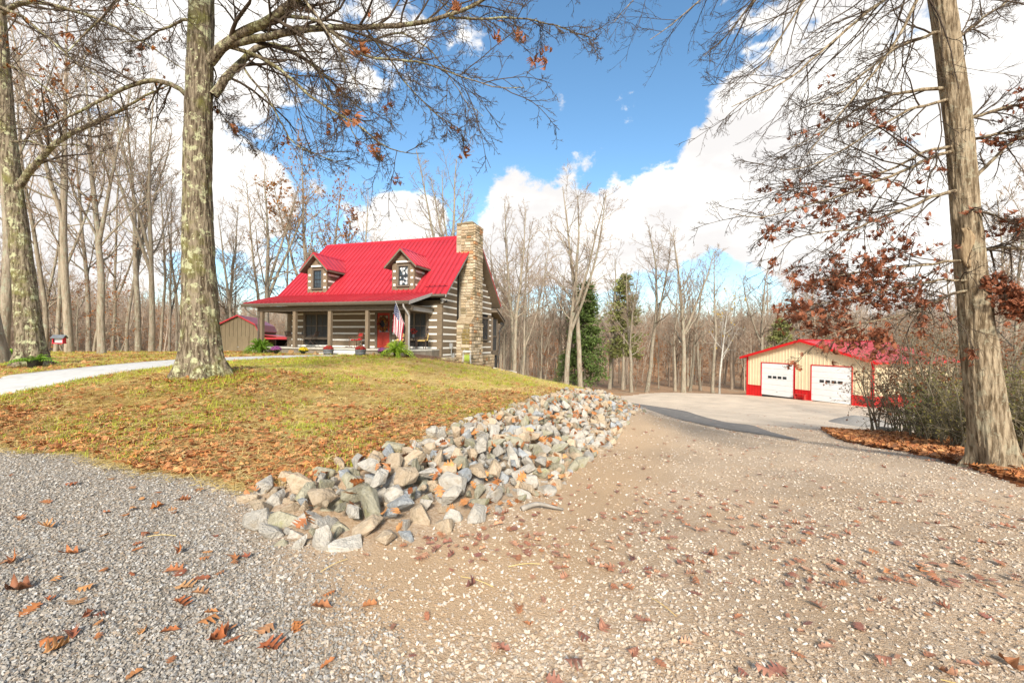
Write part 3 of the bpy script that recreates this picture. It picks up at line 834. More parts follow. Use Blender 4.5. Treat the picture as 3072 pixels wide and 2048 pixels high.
# ---- roofs
def slope_panels(parent, x0, x1, y0, z0, y1, z1, pw, m, name='roof_panel', t=.025, rib=.05):
    """standing-seam panels up a slope, one object each, sharing one mesh"""
    n = max(1, round((x1 - x0) / pw)); w = (x1 - x0) / n
    dy, dz = y1 - y0, z1 - z0; L = math.hypot(dy, dz); ny, nz = -dz / L, dy / L
    if nz < 0: ny, nz = -ny, -nz
    def P(x, s, h): return (x, dy * s + ny * h, dz * s + nz * h)
    mb = MB()
    w_ = w - .052  # gap bares the brown slab: dark lines standing in for rib shadows
    mb.hexa([P(0.002, 0, 0), P(w_, 0, 0), P(w_, 1, 0), P(0.002, 1, 0), P(0.002, 0, t), P(w_, 0, t), P(w_, 1, t), P(0.002, 1, t)])
    mb.hexa([P(.01, 0, t), P(.06, 0, t), P(.06, 1, t), P(.01, 1, t), P(.02, 0, t + rib), P(.05, 0, t + rib), P(.05, 1, t + rib), P(.02, 1, t + rib)])
    o0 = mb.build(name, m, parent, loc=(x0, y0, z0))
    for i in range(1, n):
        o = o0.copy(); o.location = (x0 + i * w, y0, z0); link(o); o.parent = parent
RX0, RX1 = -11.08, .47
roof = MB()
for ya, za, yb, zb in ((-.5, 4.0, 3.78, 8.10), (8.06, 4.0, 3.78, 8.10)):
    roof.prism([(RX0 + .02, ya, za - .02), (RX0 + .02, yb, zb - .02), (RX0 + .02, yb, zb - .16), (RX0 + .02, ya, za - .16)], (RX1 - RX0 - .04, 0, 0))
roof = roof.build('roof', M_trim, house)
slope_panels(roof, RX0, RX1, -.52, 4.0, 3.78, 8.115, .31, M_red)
bk = MB(); bk.prism([(RX0, 8.08, 3.99), (RX0, 3.78, 8.11), (RX0, 3.78, 8.14), (RX0, 8.08, 4.02)], (RX1 - RX0, 0, 0)); bk.build('rear_roof_sheet', M_red, roof)
rc = MB(); rc.prism([(RX0 - .02, 3.58, 7.99), (RX0 - .02, 3.78, 8.2), (RX0 - .02, 3.98, 7.99), (RX0 - .02, 3.97, 7.95), (RX0 - .02, 3.78, 8.16), (RX0 - .02, 3.59, 7.95)], (RX1 - RX0 + .04, 0, 0)); rc.build('ridge_cap', M_redtrim, roof)
for xx, m_ in ((RX1 - .01, M_soffit), (RX0 - .03, M_trim)):
    for ya, za in ((-.54, 3.98), (8.1, 3.98)):
        b_ = MB(); b_.prism([(xx, ya, za + .03), (xx, 3.78, 8.13), (xx, 3.78, 7.93), (xx, ya, za - .15)], (.04, 0, 0)); b_.build('rake_board', m_ if ya < 0 else M_trim, roof)
        b_ = MB(); b_.prism([(xx - .03, ya, za + .075), (xx - .03, 3.78, 8.18), (xx - .03, 3.78, 8.10), (xx - .03, ya, za - .0)], (.1, 0, 0)); b_.build('rake_flashing', M_redtrim, roof)
MB().box(-.42, RX1 + .0, -.66, -.53, 3.88, 4.0, bev=.01).build('short_gutter', M_gutter, roof)
MB().box(RX0, RX1, -.53, -.49, 3.82, 4.0).build('eave_board', M_trim, roof)
MB().box(-.95, RX1 - .06, -1.0, -.9, 4.36, 4.39).build('snow_guard', M_redtrim, roof).location = (0, .75, .2)
# porch roof
PX0, PX1 = -11.12, -.34
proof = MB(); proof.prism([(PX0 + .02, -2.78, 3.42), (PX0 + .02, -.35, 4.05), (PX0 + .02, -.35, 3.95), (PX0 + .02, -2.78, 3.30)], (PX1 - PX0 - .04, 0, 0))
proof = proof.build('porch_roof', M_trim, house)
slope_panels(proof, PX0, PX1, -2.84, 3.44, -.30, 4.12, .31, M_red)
MB().prism([(PX1 - .03, -2.84, 3.44), (PX1 - .03, -.30, 4.13), (PX1 - .03, -.30, 3.98), (PX1 - .03, -2.84, 3.27)], (.05, 0, 0)).build('rake_board', M_soffit, proof)
MB().prism([(PX0 - .02, -2.84, 3.44), (PX0 - .02, -.30, 4.13), (PX0 - .02, -.30, 3.98), (PX0 - .02, -2.84, 3.27)], (.05, 0, 0)).build('rake_board', M_trim, proof)
gt = MB(); gt.prism([(PX0 - .05, -2.82, 3.29), (PX0 - .05, -2.82, 3.44), (PX0 - .05, -2.98, 3.45), (PX0 - .05, -2.98, 3.38), (PX0 - .05, -2.94, 3.29)], (PX1 - PX0 + .06, 0, 0)); gt.build('gutter', M_gutter, proof)
MB().box(PX0 + .7, PX1 - .05, -2.52, -2.30, 3.02, 3.26, bev=.015).build('porch_beam', M_trim, house)
MB().box(-.80, -.56, -2.30, 0.0, 3.02, 3.26, bev=.015).build('porch_beam', M_soffit, house)  # grey where the other beams are brown: sky light put into its colour
MB().box(-10.31, -10.07, -2.30, 0.0, 3.02, 3.26, bev=.015).build('porch_beam', M_trim, house)
MB().box(PX0 + .1, PX1 - .1, -2.75, -.06, 3.265, 3.285).build('porch_ceiling', M_trim, house)
for i in range(5):
    x = -10.19 + i * 2.378
    p = MB().box(x - .095, x + .095, -2.50, -2.31, FLOOR if i != 4 else .4, 3.02, bev=.012).build('porch_post', M_post, house)
# downspouts
ds = MB(); ds.tube([(-10.95, -2.88, 3.30), (-10.94, -2.86, 3.16), (-10.66, -2.70, 2.86), (-10.34, -2.56, 2.74), (-10.30, -2.56, 2.60), (-10.30, -2.56, .75)], .04, 8); ds.build('downspout', M_gutter, house)
ds = MB(); ds.tube([(-.62, -2.90, 3.30), (-.62, -2.88, 3.16), (-.5, -2.70, 2.86), (-.46, -2.62, 2.70), (-.46, -2.62, 1.3), (-.44, -2.62, 1.15), (-.40, -2.72, 1.0), (-.40, -2.72, .45)], .045, 8); ds.build('downspout', M_soffit, house)
# porch floor with a rounded outer corner
poly = [(-10.75, 0), (-10.75, -2.66), (-.42, -2.66)] + [(-.42 + .95 * math.sin(t), -1.6 - 1.06 * math.cos(t)) for t in np.linspace(.15, 1.45, 8)] + [(.5, -1.2), (.36, -.02)]
poly = [(-10.75, 0), (-10.75, -2.66), (-.42, -2.66), (-.30, -2.2), (-.05, -1.7), (.06, -1.2), (-.02, -.7), (-.12, -.02)]
MB().prism([(x, y, FLOOR - .07) for x, y in poly], (0, 0, .07)).build('porch_floor', M_deck, house)
pk = [(x * (.995) - .02, y * .98 + (.0 if y == 0 else .03), 0) for x, y in poly]
MB().prism([(x, y, .2) for x, y, _ in pk], (0, 0, FLOOR - .275)).build('porch_skirt', M_skirt, house)
# steps
st = MB().box(-5.15, -2.95, -3.55, -2.68, .5, .80, bev=.02).build('step', M_concrete, house)
MB().box(-4.75, -3.05, -3.1, -2.69, .801, .93, bev=.015).build('step', M_concrete, house)

# ---- windows and door
def window(parent, a, b, z0, z1, y, n=2, face='x', m=M_trim, gm=M_glass, muntins=(0, 0), fw=.13, name='window', sash=True):
    """frame, sashes and panes set in a wall plane; face x: plane y=const looking to -y; face y: plane x=const looking to +x"""
    def bx(u0, u1, d0, d1, zz0, zz1):
        return (u0, u1, y + d0, y + d1, zz0, zz1) if face == 'x' else (y - d1, y - d0, u0, u1, zz0, zz1)
    w = MB().box(*bx(a - fw, b + fw, -.02, .09, z1, z1 + fw), bev=.008)
    for q in ((a - fw, a), (b, b + fw)): w.box(*bx(q[0], q[1], -.02, .09, z0, z1), bev=.008)
    w.box(*bx(a - fw - .03, b + fw + .03, -.06, .09, z0 - fw * .8, z0), bev=.008)
    w = w.build(name, m, parent)
    sub = w if parent is house else parent
    ww = (b - a) / n
    for i in range(n):
        p0, p1 = a + i * ww, a + (i + 1) * ww
        fr = MB(); zm = (z0 + z1) / 2
        for u0, u1, q0, q1 in ((p0, p0 + .05, z0, z1), (p1 - .05, p1, z0, z1), (p0 + .05, p1 - .05, z0, z0 + .05), (p0 + .05, p1 - .05, z1 - .05, z1), (p0 + .05, p1 - .05, zm - .025, zm + .025)):
            fr.box(*bx(u0, u1, .03, .08, q0, q1))
        mx, mz = muntins
        for k in range(1, mx + 1): 
            u = p0 + .05 + (p1 - p0 - .1) * k / (mx + 1); fr.box(*bx(u - .009, u + .009, .045, .06, z0 + .05, z1 - .05))
        for k in range(1, mz + 1):
            for h0, h1 in ((z0 + .05, zm - .025), (zm + .025, z1 - .05)):
                q = h0 + (h1 - h0) * k / (mz + 1); fr.box(*bx(p0 + .05, p1 - .05, .046, .059, q - .009, q + .009))
        fr.build('sash', M_black if gm in (M_glass, M_reflglass) else m, sub)
        for h0, h1 in ((z0 + .05, zm - .025), (zm + .025, z1 - .05)):
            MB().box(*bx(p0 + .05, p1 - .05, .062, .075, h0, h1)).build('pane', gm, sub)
    return w
for a, b in WINF: window(house, a, b, 1.58, 3.05, 0.0, 2, 'x', gm=M_screen, muntins=(1, 0))
window(house, SWIN[0], SWIN[1], 1.62, 3.02, XR, 2, 'y', gm=M_glass)
door = MB().box(DOOR[0], DOOR[1], .03, .09, FLOOR + .02, 3.06, bev=.008).build('door', M_doorred, house)
cas = MB()
for x0, x1, z0, z1 in ((DOOR[0] - .15, DOOR[0], FLOOR, 3.06), (DOOR[1], DOOR[1] + .15, FLOOR, 3.06), (DOOR[0] - .15, DOOR[1] + .15, 3.06, 3.2)): cas.box(x0, x1, -.03, .1, z0, z1, bev=.008)
cas.build('door_frame', M_trim, house)
dc = (DOOR[0] + DOOR[1]) / 2
for sx in (-1, 1):
    MB().box(dc + sx * .2 - .13, dc + sx * .2 + .13, .012, .032, 1.2, 1.62, bev=.012).build('door_panel', M_doorred, door)
MB().box(dc - .28, dc + .28, .018, .033, 1.95, 2.92, bev=.005).build('door_light', M_glass, door)
M_lit = mat('curtain_light', (.62, .52, .33), (.75, .66, .45), scale=9, rough=.8)
for sx in (-1, 1): MB().box(dc + sx * .13 - .11, dc + sx * .13 + .11, .010, .0175, 2.72, 2.88).build('pane', M_lit, door)
MB().lathe([(.0, -.0), (.028, .0), (.03, .02), (.02, .04)], 10).build('door_knob', M_tin, door, smooth=True).matrix_local = Matrix.Translation((DOOR[1] - .07, -.03, 1.98)) @ Matrix.Rotation(R(90), 4, 'X')

# ---- dormers
def dormer(cx):
    hwid, zf0, ze, yf = .71, 4.15, 5.72, -.22
    body = MB(); body.prism([(cx - hwid, yf + .12, zf0), (cx + hwid, yf + .12, zf0), (cx + hwid, yf + .12, ze), (cx, yf + .12, ze + hwid * .98), (cx - hwid, yf + .12, ze)], (0, 2.0, 0))
    body = body.build('dormer', M_log, house)
    # front: corner logs and the board above the window
    for x0, x1 in ((cx - hwid - .01, cx - hwid + .30), (cx + hwid - .30, cx + hwid + .01)):
        piece('log', M_log, body, x0, x1, yf, yf + .13, zf0, 5.84, bev=.02)
        for k in range(3):
            z = 4.62 + k * .385; xm = (x0 + x1) / 2
            piece('chinking', M_chink, body, xm - .075, xm + .075, yf - .006, yf + .02, z - .055, z + .055, bev=.02)
    piece('log', M_log, body, cx - .41, cx + .41, yf + .003, yf + .1, zf0, 4.44, bev=.02)
    piece('chinking', M_chink, body, cx - .47, cx + .47, yf - .006, yf + .1, 5.87, 5.97, bev=.02)
    MB().prism([(cx - .68, yf, 5.98), (cx + .68, yf, 5.98), (cx, yf, 6.42)], (0, .08, 0)).build('gable_board', M_log, body)
    window(body, cx - .30, cx + .30, 4.58, 5.66, yf + .015, 1, 'x', gm=M_reflglass if cx > -5 else M_glass, muntins=(2, 1), fw=.1, name='window')
    MB().box(cx - .25, cx + .25, yf + .10, yf + .11, 5.2, 5.62).build('curtain', M_chink, body)
    # sides: chinking stripes between the logs
    for s in (-1, 1):
        for k in range(3):
            z = 4.62 + k * .385; y1 = (z - 4.1) / SL - .45 + .02
            if y1 - yf > .1: piece('chinking', M_chink, body, cx + s * hwid - .01, cx + s * hwid + .012, yf + .14, y1, z - .05, z + .05, bev=.01)
    # roof
    oh, ov = .30, .3
    ridge_z = ze + hwid + .22; ex = hwid + oh; ez = ridge_z - ex * .98
    for s in (-1, 1):
        def Pt(t, y, h): return (cx + s * ex * t, y, ridge_z + (ez - ridge_z) * t + h)
        yb0 = (ridge_z - 4.1) / SL - .45 + .1; yb1 = (ez - 4.1) / SL - .45 + .1
        dk = MB(); dk.hexa([Pt(0, yf - ov, -.14), Pt(1, yf - ov, -.14), Pt(1, yb1, -.14), Pt(0, yb0, -.14), Pt(0, yf - ov, -.015), Pt(1, yf - ov, -.015), Pt(1, yb1, -.015), Pt(0, yb0, -.015)])
        dk.build('dormer_eave', M_trim, body)
        n = 7
        for i in range(n):
            ya = yf - ov - .02 + (yb0 - yf + ov + .02) * i / n; yb = yf - ov - .02 + (yb0 - yf + ov + .02) * (i + 1) / n
            def end(y): return 1.0 if y <= yb1 else max(0.02, (yb0 - y) / (yb0 - yb1))
            ta, tb = end(ya), end(yb)
            pn = MB(); pn.hexa([Pt(0, ya + .003, -.012), Pt(ta * 1.01, ya + .003, -.012), Pt(tb * 1.01, yb - .003, -.012), Pt(0, yb - .003, -.012), Pt(0, ya + .003, .012), Pt(ta * 1.01, ya + .003, .012), Pt(tb * 1.01, yb - .003, .012), Pt(0, yb - .003, .012)])
            pn.hexa([Pt(0, ya + .003, .012), Pt(ta, ya + .003, .012), Pt(ta, ya + .04, .012), Pt(0, ya + .04, .012), Pt(0, ya + .01, .042), Pt(ta, ya + .01, .042), Pt(ta, ya + .03, .042), Pt(0, ya + .03, .042)])
            pn.build('roof_panel', M_red, body)
        rk = MB(); rk.hexa([Pt(0, yf - ov - .05, -.16), Pt(1.02, yf - ov - .05, -.16), Pt(1.02, yf - ov - .005, -.16), Pt(0, yf - ov - .005, -.16), Pt(0, yf - ov - .05, -.03), Pt(1.02, yf - ov - .05, -.03), Pt(1.02, yf - ov - .005, -.03), Pt(0, yf - ov - .005, -.03)]); rk.build('rake_board', M_trim, body)
        rk = MB(); rk.hexa([Pt(0, yf - ov - .06, -.03), Pt(1.03, yf - ov - .06, -.03), Pt(1.03, yf - ov + .04, -.03), Pt(0, yf - ov + .04, -.03), Pt(0, yf - ov - .06, .03), Pt(1.03, yf - ov - .06, .03), Pt(1.03, yf - ov + .04, .03), Pt(0, yf - ov + .04, .03)]); rk.build('rake_flashing', M_redtrim, body)
    MB().prism([(cx - .1, yf - ov - .03, ridge_z - .06), (cx, yf - ov - .03, ridge_z + .05), (cx + .1, yf - ov - .03, ridge_z - .06)], (0, yb0 - yf + ov, 0)).build('ridge_cap', M_redtrim, body)
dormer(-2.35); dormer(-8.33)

# rear screened porch seen past the right-hand wall
MB().prism([(-6.5, DEP + .1, 3.72), (-6.5, DEP + 1.75, 2.95), (-6.5, DEP + 1.75, 2.82), (-6.5, DEP + .1, 3.56)], (6.9, 0, 0)).build('rear_porch_roof', M_trim, house)
MB().prism([(-6.5, DEP + .1, 3.76), (-6.5, DEP + 1.8, 2.98), (-6.5, DEP + 1.8, 2.955), (-6.5, DEP + .1, 3.725)], (6.95, 0, 0)).build('rear_porch_sheet', M_black, house)
MB().box(.33, .37, DEP + .95, DEP + 1.72, 2.7, 2.9).build('rear_fascia', M_black, house)
rp = MB()
for yy in (DEP + .06, DEP + 1.0): rp.box(-.02, .08, yy, yy + .1, .55, 3.2)
rp.box(-.02, .08, DEP + .16, DEP + 1.0, 1.8, 1.9).box(-.02, .08, DEP + .06, DEP + 1.1, .5, .85)
rp.build('rear_porch_frame', M_trim, house)
MB().box(.01, .03, DEP + .16, DEP + 1.0, .85, 3.1).build('rear_porch_screen', M_screen, house)
MB().box(-.05, .1, DEP + .9, DEP + 1.05, -1.2, .5).build('rear_post', M_black, house)
MB().tube([(.3, DEP + 1.75, 2.85), (.3, DEP + 1.7, 2.7), (.2, DEP + 1.22, 2.35), (.2, DEP + 1.15, 2.2), (.2, DEP + 1.15, .9), (.2, DEP + 1.1, .6), (.2, DEP + 1.05, -.6)], .035, 8).build('downspout', M_black, house)

# floodlight at the right front corner, meter box and pipes on the right-hand wall
fl = MB(); fl.lathe([(.03, 0), (.09, .03), (.095, .06)], 14)
f = fl.build('floodlight', M_chink, house, smooth=True); f.matrix_local = Matrix.Translation((XR + .02, .0, 3.62)) @ Matrix.Rotation(R(80), 4, 'X')
sp = MB(); sp.lathe([(.02, 0), (.03, .1), (.085, .2), (.09, .21)], 14)
f = sp.build('spotlight', M_black, house, smooth=True); f.matrix_local = Matrix.Translation((XR + .05, .1, 3.6)) @ Matrix.Rotation(R(75), 4, 'Y')
mbx = MB().box(XR + .0, XR + .16, .92, 1.12, 1.02, 1.36, bev=.02); mbx.build('meter_box', M_tin, house)
MB().tube([(XR + .09, 1.02, 1.02), (XR + .09, 1.02, .75), (XR + .09, 1.12, .7), (XR + .09, 1.12, .2)], .028, 8).build('conduit', M_tin, house)
MB().tube([(XR + .09, 1.3, .74), (XR + .09, 1.3, .2)], .028, 8).build('conduit', M_tin, house)
MB().tube([(XR + .09, 1.0, .74), (XR + .09, 1.6, .76)], .022, 8).build('conduit', M_tin, house)
MB().box(XR + .04, XR + .15, 1.24, 1.4, .5, .78, bev=.015).build('junction_box', M_tin, house)
# ------------------------------------------------------------------ garage
M_cream = mat('cream_metal', (.72, .58, .37), (.78, .64, .42), scale=1.5, rough=.45, spec=.4)
M_barnred = mat('bright_red_metal', (.56, .012, .014), (.62, .018, .02), scale=2, rough=.4, spec=.4)
M_white = mat('white_metal', (.76, .75, .73), (.82, .81, .79), scale=2, rough=.5, spec=.4)
GL = np.array((23.76, 44.5)); GRR = np.array((28.40, 34.7))
gu = (GRR - GL) / np.linalg.norm(GRR - GL); GW = float(np.linalg.norm(GRR - GL)); GROT = math.atan2(gu[1], gu[0]); GZ = -3.34
garage = empty('garage', (GL[0], GL[1], GZ), GROT)
tag(garage, 'cream metal pole-barn garage with red roof, red wainscot and two white doors', 'garage')
GLEN, GE, GP = 13.4, 3.68, 5.28
gd = [(1.56, 4.66), (6.23, 9.38)]
c_ = MB(); c_.prism([(.03, .03, -.3), (GW - .03, .03, -.3), (GW - .03, .03, GE - .08), (GW / 2, .03, GP - .12), (.03, .03, GE - .08)], (0, GLEN - .06, 0)); c_.build('frame_core', M_dark, garage)
def gtop(x): return GE + (GP - GE) * (1 - abs(x - GW / 2) / (GW / 2)) - .06
n = 36; w = GW / n
for i in range(n):
    a, b = i * w, (i + 1) * w
    for (xa, xb, z0, red) in [(a, b, 0, None)]:
        dr = next((d for d in gd if d[0] - .05 < (a + b) / 2 < d[1] + .05), None)
        zlo = 3.08 if dr else .82
        m_ = MB(); m_.hexa([(a, .0, zlo), (b, .0, zlo), (b, .03, zlo), (a, .03, zlo), (a, .0, gtop(a)), (b, .0, gtop(b)), (b, .03, gtop(b)), (a, .03, gtop(a))])
        m_.hexa([(a, -.022, zlo), (a + .035, -.022, zlo), (a + .05, .0, zlo), (a - .0, .0, zlo), (a, -.022, gtop(a)), (a + .035, -.022, gtop(a)), (a + .05, .0, gtop(a)), (a - .0, .0, gtop(a))])
        m_.build('wall_panel', M_cream, garage)
        if not dr:
            m_ = MB(); m_.box(a, b, -.002, .03, -.3, .78); m_.box(a, a + .045, -.024, -.002, -.3, .78); m_.build('wainscot_panel', M_barnred, garage)
MB().box(-.03, gd[0][0] - .06, -.04, .0, .78, .83).build('wainscot_cap', M_barnred, garage)
MB().box(gd[0][1] + .06, gd[1][0] - .06, -.04, .0, .78, .83).build('wainscot_cap', M_barnred, garage)
MB().box(gd[1][1] + .06, GW + .03, -.04, .0, .78, .83).build('wainscot_cap', M_barnred, garage)
for x0, x1 in ((-.06, .1), (GW - .1, GW + .06)): MB().box(x0, x1, -.05, .12, -.3, GE + .02).build('corner_trim', M_barnred, garage)
for k, (a, b) in enumerate(gd):
    fr = MB().box(a - .07, a, -.045, .03, -.2, 3.1).box(b, b + .07, -.045, .03, -.2, 3.1).box(a - .07, b + .07, -.046, .03, 3.05, 3.13); fr.build('door_trim', M_barnred, garage)
    dr = MB().box(a, b, .018, .03, 0, 3.05).build('garage_door', M_white, garage)
    for i in range(6):
        z0, z1 = i * 3.05 / 6, (i + 1) * 3.05 / 6
        p = MB().box(a + .004, b - .004, -.012, .018, z0 + .012, z1 - .012, bev=.008)
        p.box(a + .02, b - .02, -.017, -.012, (z0 + z1) / 2 - .012, (z0 + z1) / 2 + .012)
        p.build('door_section', M_white, dr)
    cx = (a + b) / 2 + (-.0)
    for i in range(4):
        x = cx - .72 + i * .48
        MB().box(x - .18, x + .18, -.026, -.013, 1.62, 1.86, bev=.004).build('window_pane', M_glass, dr)
    MB().box(cx - .06, cx + .06, -.04, -.013, .38, .41).build('door_handle', M_black, dr)
sw = MB(); sw.box(GW, GW + .03, .0, GLEN, .82, GE - .05); sw.build('side_wall', M_cream, garage)
for i in range(32):
    y = .2 + i * GLEN / 33
    MB().box(GW + .03, GW + .05, y, y + .05, .82, GE - .05).build('wall_rib', M_cream, garage)
MB().box(GW, GW + .032, .12, GLEN, -.3, .82).build('side_wainscot', M_barnred, garage)
MB().box(-.03, 0, .0, GLEN, -.3, GE - .05).build('side_wall', M_cream, garage)
OH = .42
for s, name in ((-1, 'roof_slope'), (1, 'roof_slope')):
    slope = (GP - GE) / (GW / 2); ex = GW / 2 + OH
    def Pt(t, y, h): return (GW / 2 + s * ex * t, y, GP + .02 - slope * ex * t + h)
    rs = MB(); rs.hexa([Pt(0, -.4, -.1), Pt(1, -.4, -.1), Pt(1, GLEN + .4, -.1), Pt(0, GLEN + .4, -.1), Pt(0, -.4, -.02), Pt(1, -.4, -.02), Pt(1, GLEN + .4, -.02), Pt(0, GLEN + .4, -.02)]); rs = rs.build(name, M_barnred, garage)
    npn = 28
    for i in range(npn):
        ya = -.42 + (GLEN + .84) * i / npn; yb = -.42 + (GLEN + .84) * (i + 1) / npn
        p = MB(); p.hexa([Pt(0, ya, -.02), Pt(1.005, ya, -.02), Pt(1.005, yb, -.02), Pt(0, yb, -.02), Pt(0, ya, .0), Pt(1.005, ya, .0), Pt(1.005, yb, .0), Pt(0, yb, .0)])
        p.hexa([Pt(0, ya, .0), Pt(1.005, ya, .0), Pt(1.005, ya + .07, .0), Pt(0, ya + .07, .0), Pt(0, ya + .015, .028), Pt(1.005, ya + .015, .028), Pt(1.005, ya + .05, .028), Pt(0, ya + .05, .028)])
        p.build('roof_panel', M_red, rs)
    rk = MB(); rk.hexa([Pt(0, -.47, -.19), Pt(1.02, -.47, -.19), Pt(1.02, -.42, -.19), Pt(0, -.42, -.19), Pt(0, -.47, .04), Pt(1.02, -.47, .04), Pt(1.02, -.42, .04), Pt(0, -.42, .04)]); rk.build('rake_trim', M_barnred, garage)
    gx = GW / 2 + s * (ex + .05); MB().box(min(gx, gx + s * .1), max(gx, gx + s * .1), -.44, GLEN + .4, GP - slope * ex - .13, GP - slope * ex + .0).build('gutter', M_barnred, garage)
MB().box(GW / 2 - .15, GW / 2 + .15, -.45, GLEN + .42, GP + .02, GP + .07, bev=.02).build('ridge_cap', M_barnred, garage)
def gw(x, y, z=0.0):
    c, s = math.cos(GROT), math.sin(GROT); return (GL[0] + c * x - s * y, GL[1] + s * x + c * y, GZ + z)
# small red bench between the doors
M_redwood = mat('red_painted_wood', (.36, .03, .025), (.46, .05, .04), scale=6, rough=.6)
bench = empty('bench', gw(5.47, -.35, .0), GROT)
tag(bench, 'small red wooden bench between the two garage doors', 'bench')
MB().box(-.5, .5, -.16, .16, .42, .46, bev=.008).build('seat', M_redwood, bench)
for x in (-.42, .42): MB().box(x - .025, x + .025, -.15, .15, 0.0, .42, bev=.006).build('leg', M_redwood, bench)
MB().box(-.4, .4, -.02, .02, .12, .17).build('stretcher', M_redwood, bench)

# ------------------------------------------------------------------ gambrel shed
M_shed = mat('shed_siding', (.20, .155, .092), (.25, .195, .118), scale=4, rough=.8, bump=.25, bscale=20, stretch=(2, 2, .4))
SP = at(712, 1058, 31.0); SROT = math.atan2(.252, .968); SZ = .45
shed = empty('garden_shed', (SP[0], SP[1], SZ), SROT)
tag(shed, 'brown barn-shaped shed with red gambrel roof behind the big lichened tree', 'shed')
SW, SLN = 1.26, 4.9
gam = [(-SW, 0), (-SW, 1.62), (-SW * .86, 1.98), (0, 2.58), (SW * .86, 1.98), (SW, 1.62), (SW, 0)]
MB().prism([(x, .04, z - (.0 if z else .4)) for x, z in gam], (0, SLN, 0)).build('wall', M_shed, shed)
for i in range(10):
    x0 = -SW + i * 2 * SW / 10; x1 = x0 + 2 * SW / 10 - .012
    def top(x): ax = abs(x); return 2.58 - ax * (.60 / (SW * .86)) if ax < SW * .86 else 1.98 - (ax - SW * .86) * (.36 / (SW * .14))
    m_ = MB(); m_.hexa([(x0, 0, -.4), (x1, 0, -.4), (x1, .04, -.4), (x0, .04, -.4), (x0, 0, top(x0 + 1e-4)), (x1, 0, top(x1)), (x1, .04, top(x1)), (x0, .04, top(x0 + 1e-4))]); m_.build('siding_board', M_shed, shed)
for s in (-1, 1):
    d_ = MB().box(.008 if s > 0 else -.70, .70 if s > 0 else -.008, -.02, -.002, .0, 1.18).build('shed_door', M_shed, shed)
    x0, x1 = (.008, .70) if s > 0 else (-.70, -.008)
    t_ = MB(); t_.box(x0, x0 + .05, -.03, -.02, 0, 1.18).box(x1 - .05, x1, -.03, -.02, 0, 1.18).box(x0 + .05, x1 - .05, -.03, -.02, 1.12, 1.18).box(x0 + .05, x1 - .05, -.03, -.02, 0, .06); t_.build('door_batten', M_shed, d_)
MB().box(.0, .1, -.05, -.03, .42, .45).build('hasp', M_tin, shed)
outl = [(-SW - .08, 1.52), (-SW * .86 - .03, 2.02), (0, 2.64), (SW * .86 + .03, 2.02), (SW + .08, 1.52)]
for (xa, za), (xb, zb) in zip(outl[:-1], outl[1:]):
    MB().hexa([(xa, -.12, za), (xb, -.12, zb), (xb, SLN + .12, zb), (xa, SLN + .12, za), (xa, -.12, za + .045), (xb, -.12, zb + .045), (xb, SLN + .12, zb + .045), (xa, SLN + .12, za + .045)]).build('roof_slope', M_red, shed)
    MB().hexa([(xa, -.16, za - .05), (xb, -.16, zb - .05), (xb, -.12, zb - .05), (xa, -.12, za - .05), (xa, -.16, za + .06), (xb, -.16, zb + .06), (xb, -.12, zb + .06), (xa, -.12, za + .06)]).build('rake_trim', M_redtrim, shed)
MB().hexa([(SW + .0, .3, 1.32), (SW + 2.1, .3, 1.08), (SW + 2.1, SLN, 1.08), (SW, SLN, 1.32), (SW, .3, 1.37), (SW + 2.1, .3, 1.13), (SW + 2.1, SLN, 1.13), (SW, SLN, 1.37)]).build('lean_to_roof', M_red, shed)
MB().box(SW + .0, SW + 2.12, .26, .3, 1.0, 1.14).build('lean_to_fascia', M_redtrim, shed)
for y in (.45, SLN - .2): MB().box(SW + 1.85, SW + 1.97, y, y + .12, -.4, 1.1).build('lean_to_post', M_post, shed)
MB().box(SW + .05, SW + 1.8, SLN - .15, SLN - .1, -.3, 1.1).build('lean_to_back', M_dark, shed)
# ------------------------------------------------------------------ trees
def bark_extra(lich, moss, amt=.85):
    def f(m, nt, b, mp):
        N = nt.nodes.new; L = nt.links.new
        tc = N('ShaderNodeTexCoord'); 
        base = b.inputs['Base Color'].links[0].from_socket
        def noise(sc, det, rough=.65):
            n = N('ShaderNodeTexNoise'); n.inputs['Scale'].default_value = sc; n.inputs['Detail'].default_value = det; n.inputs['Roughness'].default_value = rough
            L(tc.outputs['Object'], n.inputs['Vector']); return n.outputs['Fac']
        def mr(v, a, c, hi=1.0):
            n = N('ShaderNodeMapRange'); L(v, n.inputs[0]); n.inputs[1].default_value = a; n.inputs[2].default_value = c; n.inputs[4].default_value = hi; return n.outputs[0]
        def mix(f_, a, c):
            q = N('ShaderNodeMixRGB'); L(f_, q.inputs[0]); L(a, q.inputs[1]); q.inputs[2].default_value = (*c, 1); return q.outputs[0]
        c = base
        if moss: c = mix(mr(noise(2.2, 6), .50, .66, .8), c, moss)
        if lich:
            c = mix(mr(noise(4.2, 9, .75), .545, .585, amt), c, lich)
            c = mix(mr(noise(11, 6, .7), .60, .635, amt), c, tuple(min(1, x * 1.25) for x in lich))
        L(c, b.inputs['Base Color'])
    return f
M_barkA = mat('lichened_bark', (.075, .055, .035), (.26, .21, .145), scale=15, stretch=(1.5, 1.5, .24), rough=.95, bump=1.0, bscale=14, bdist=.05, spec=.1, extra=bark_extra((.44, .44, .26), (.17, .16, .05)), lo=.42, hi=.58)
M_barkC = mat('oak_bark', (.12, .085, .05), (.38, .30, .20), scale=15, stretch=(1.5, 1.5, .2), rough=.95, bump=1.0, bscale=14, bdist=.05, spec=.1, extra=bark_extra((.36, .34, .24), None, .45), lo=.4, hi=.6)
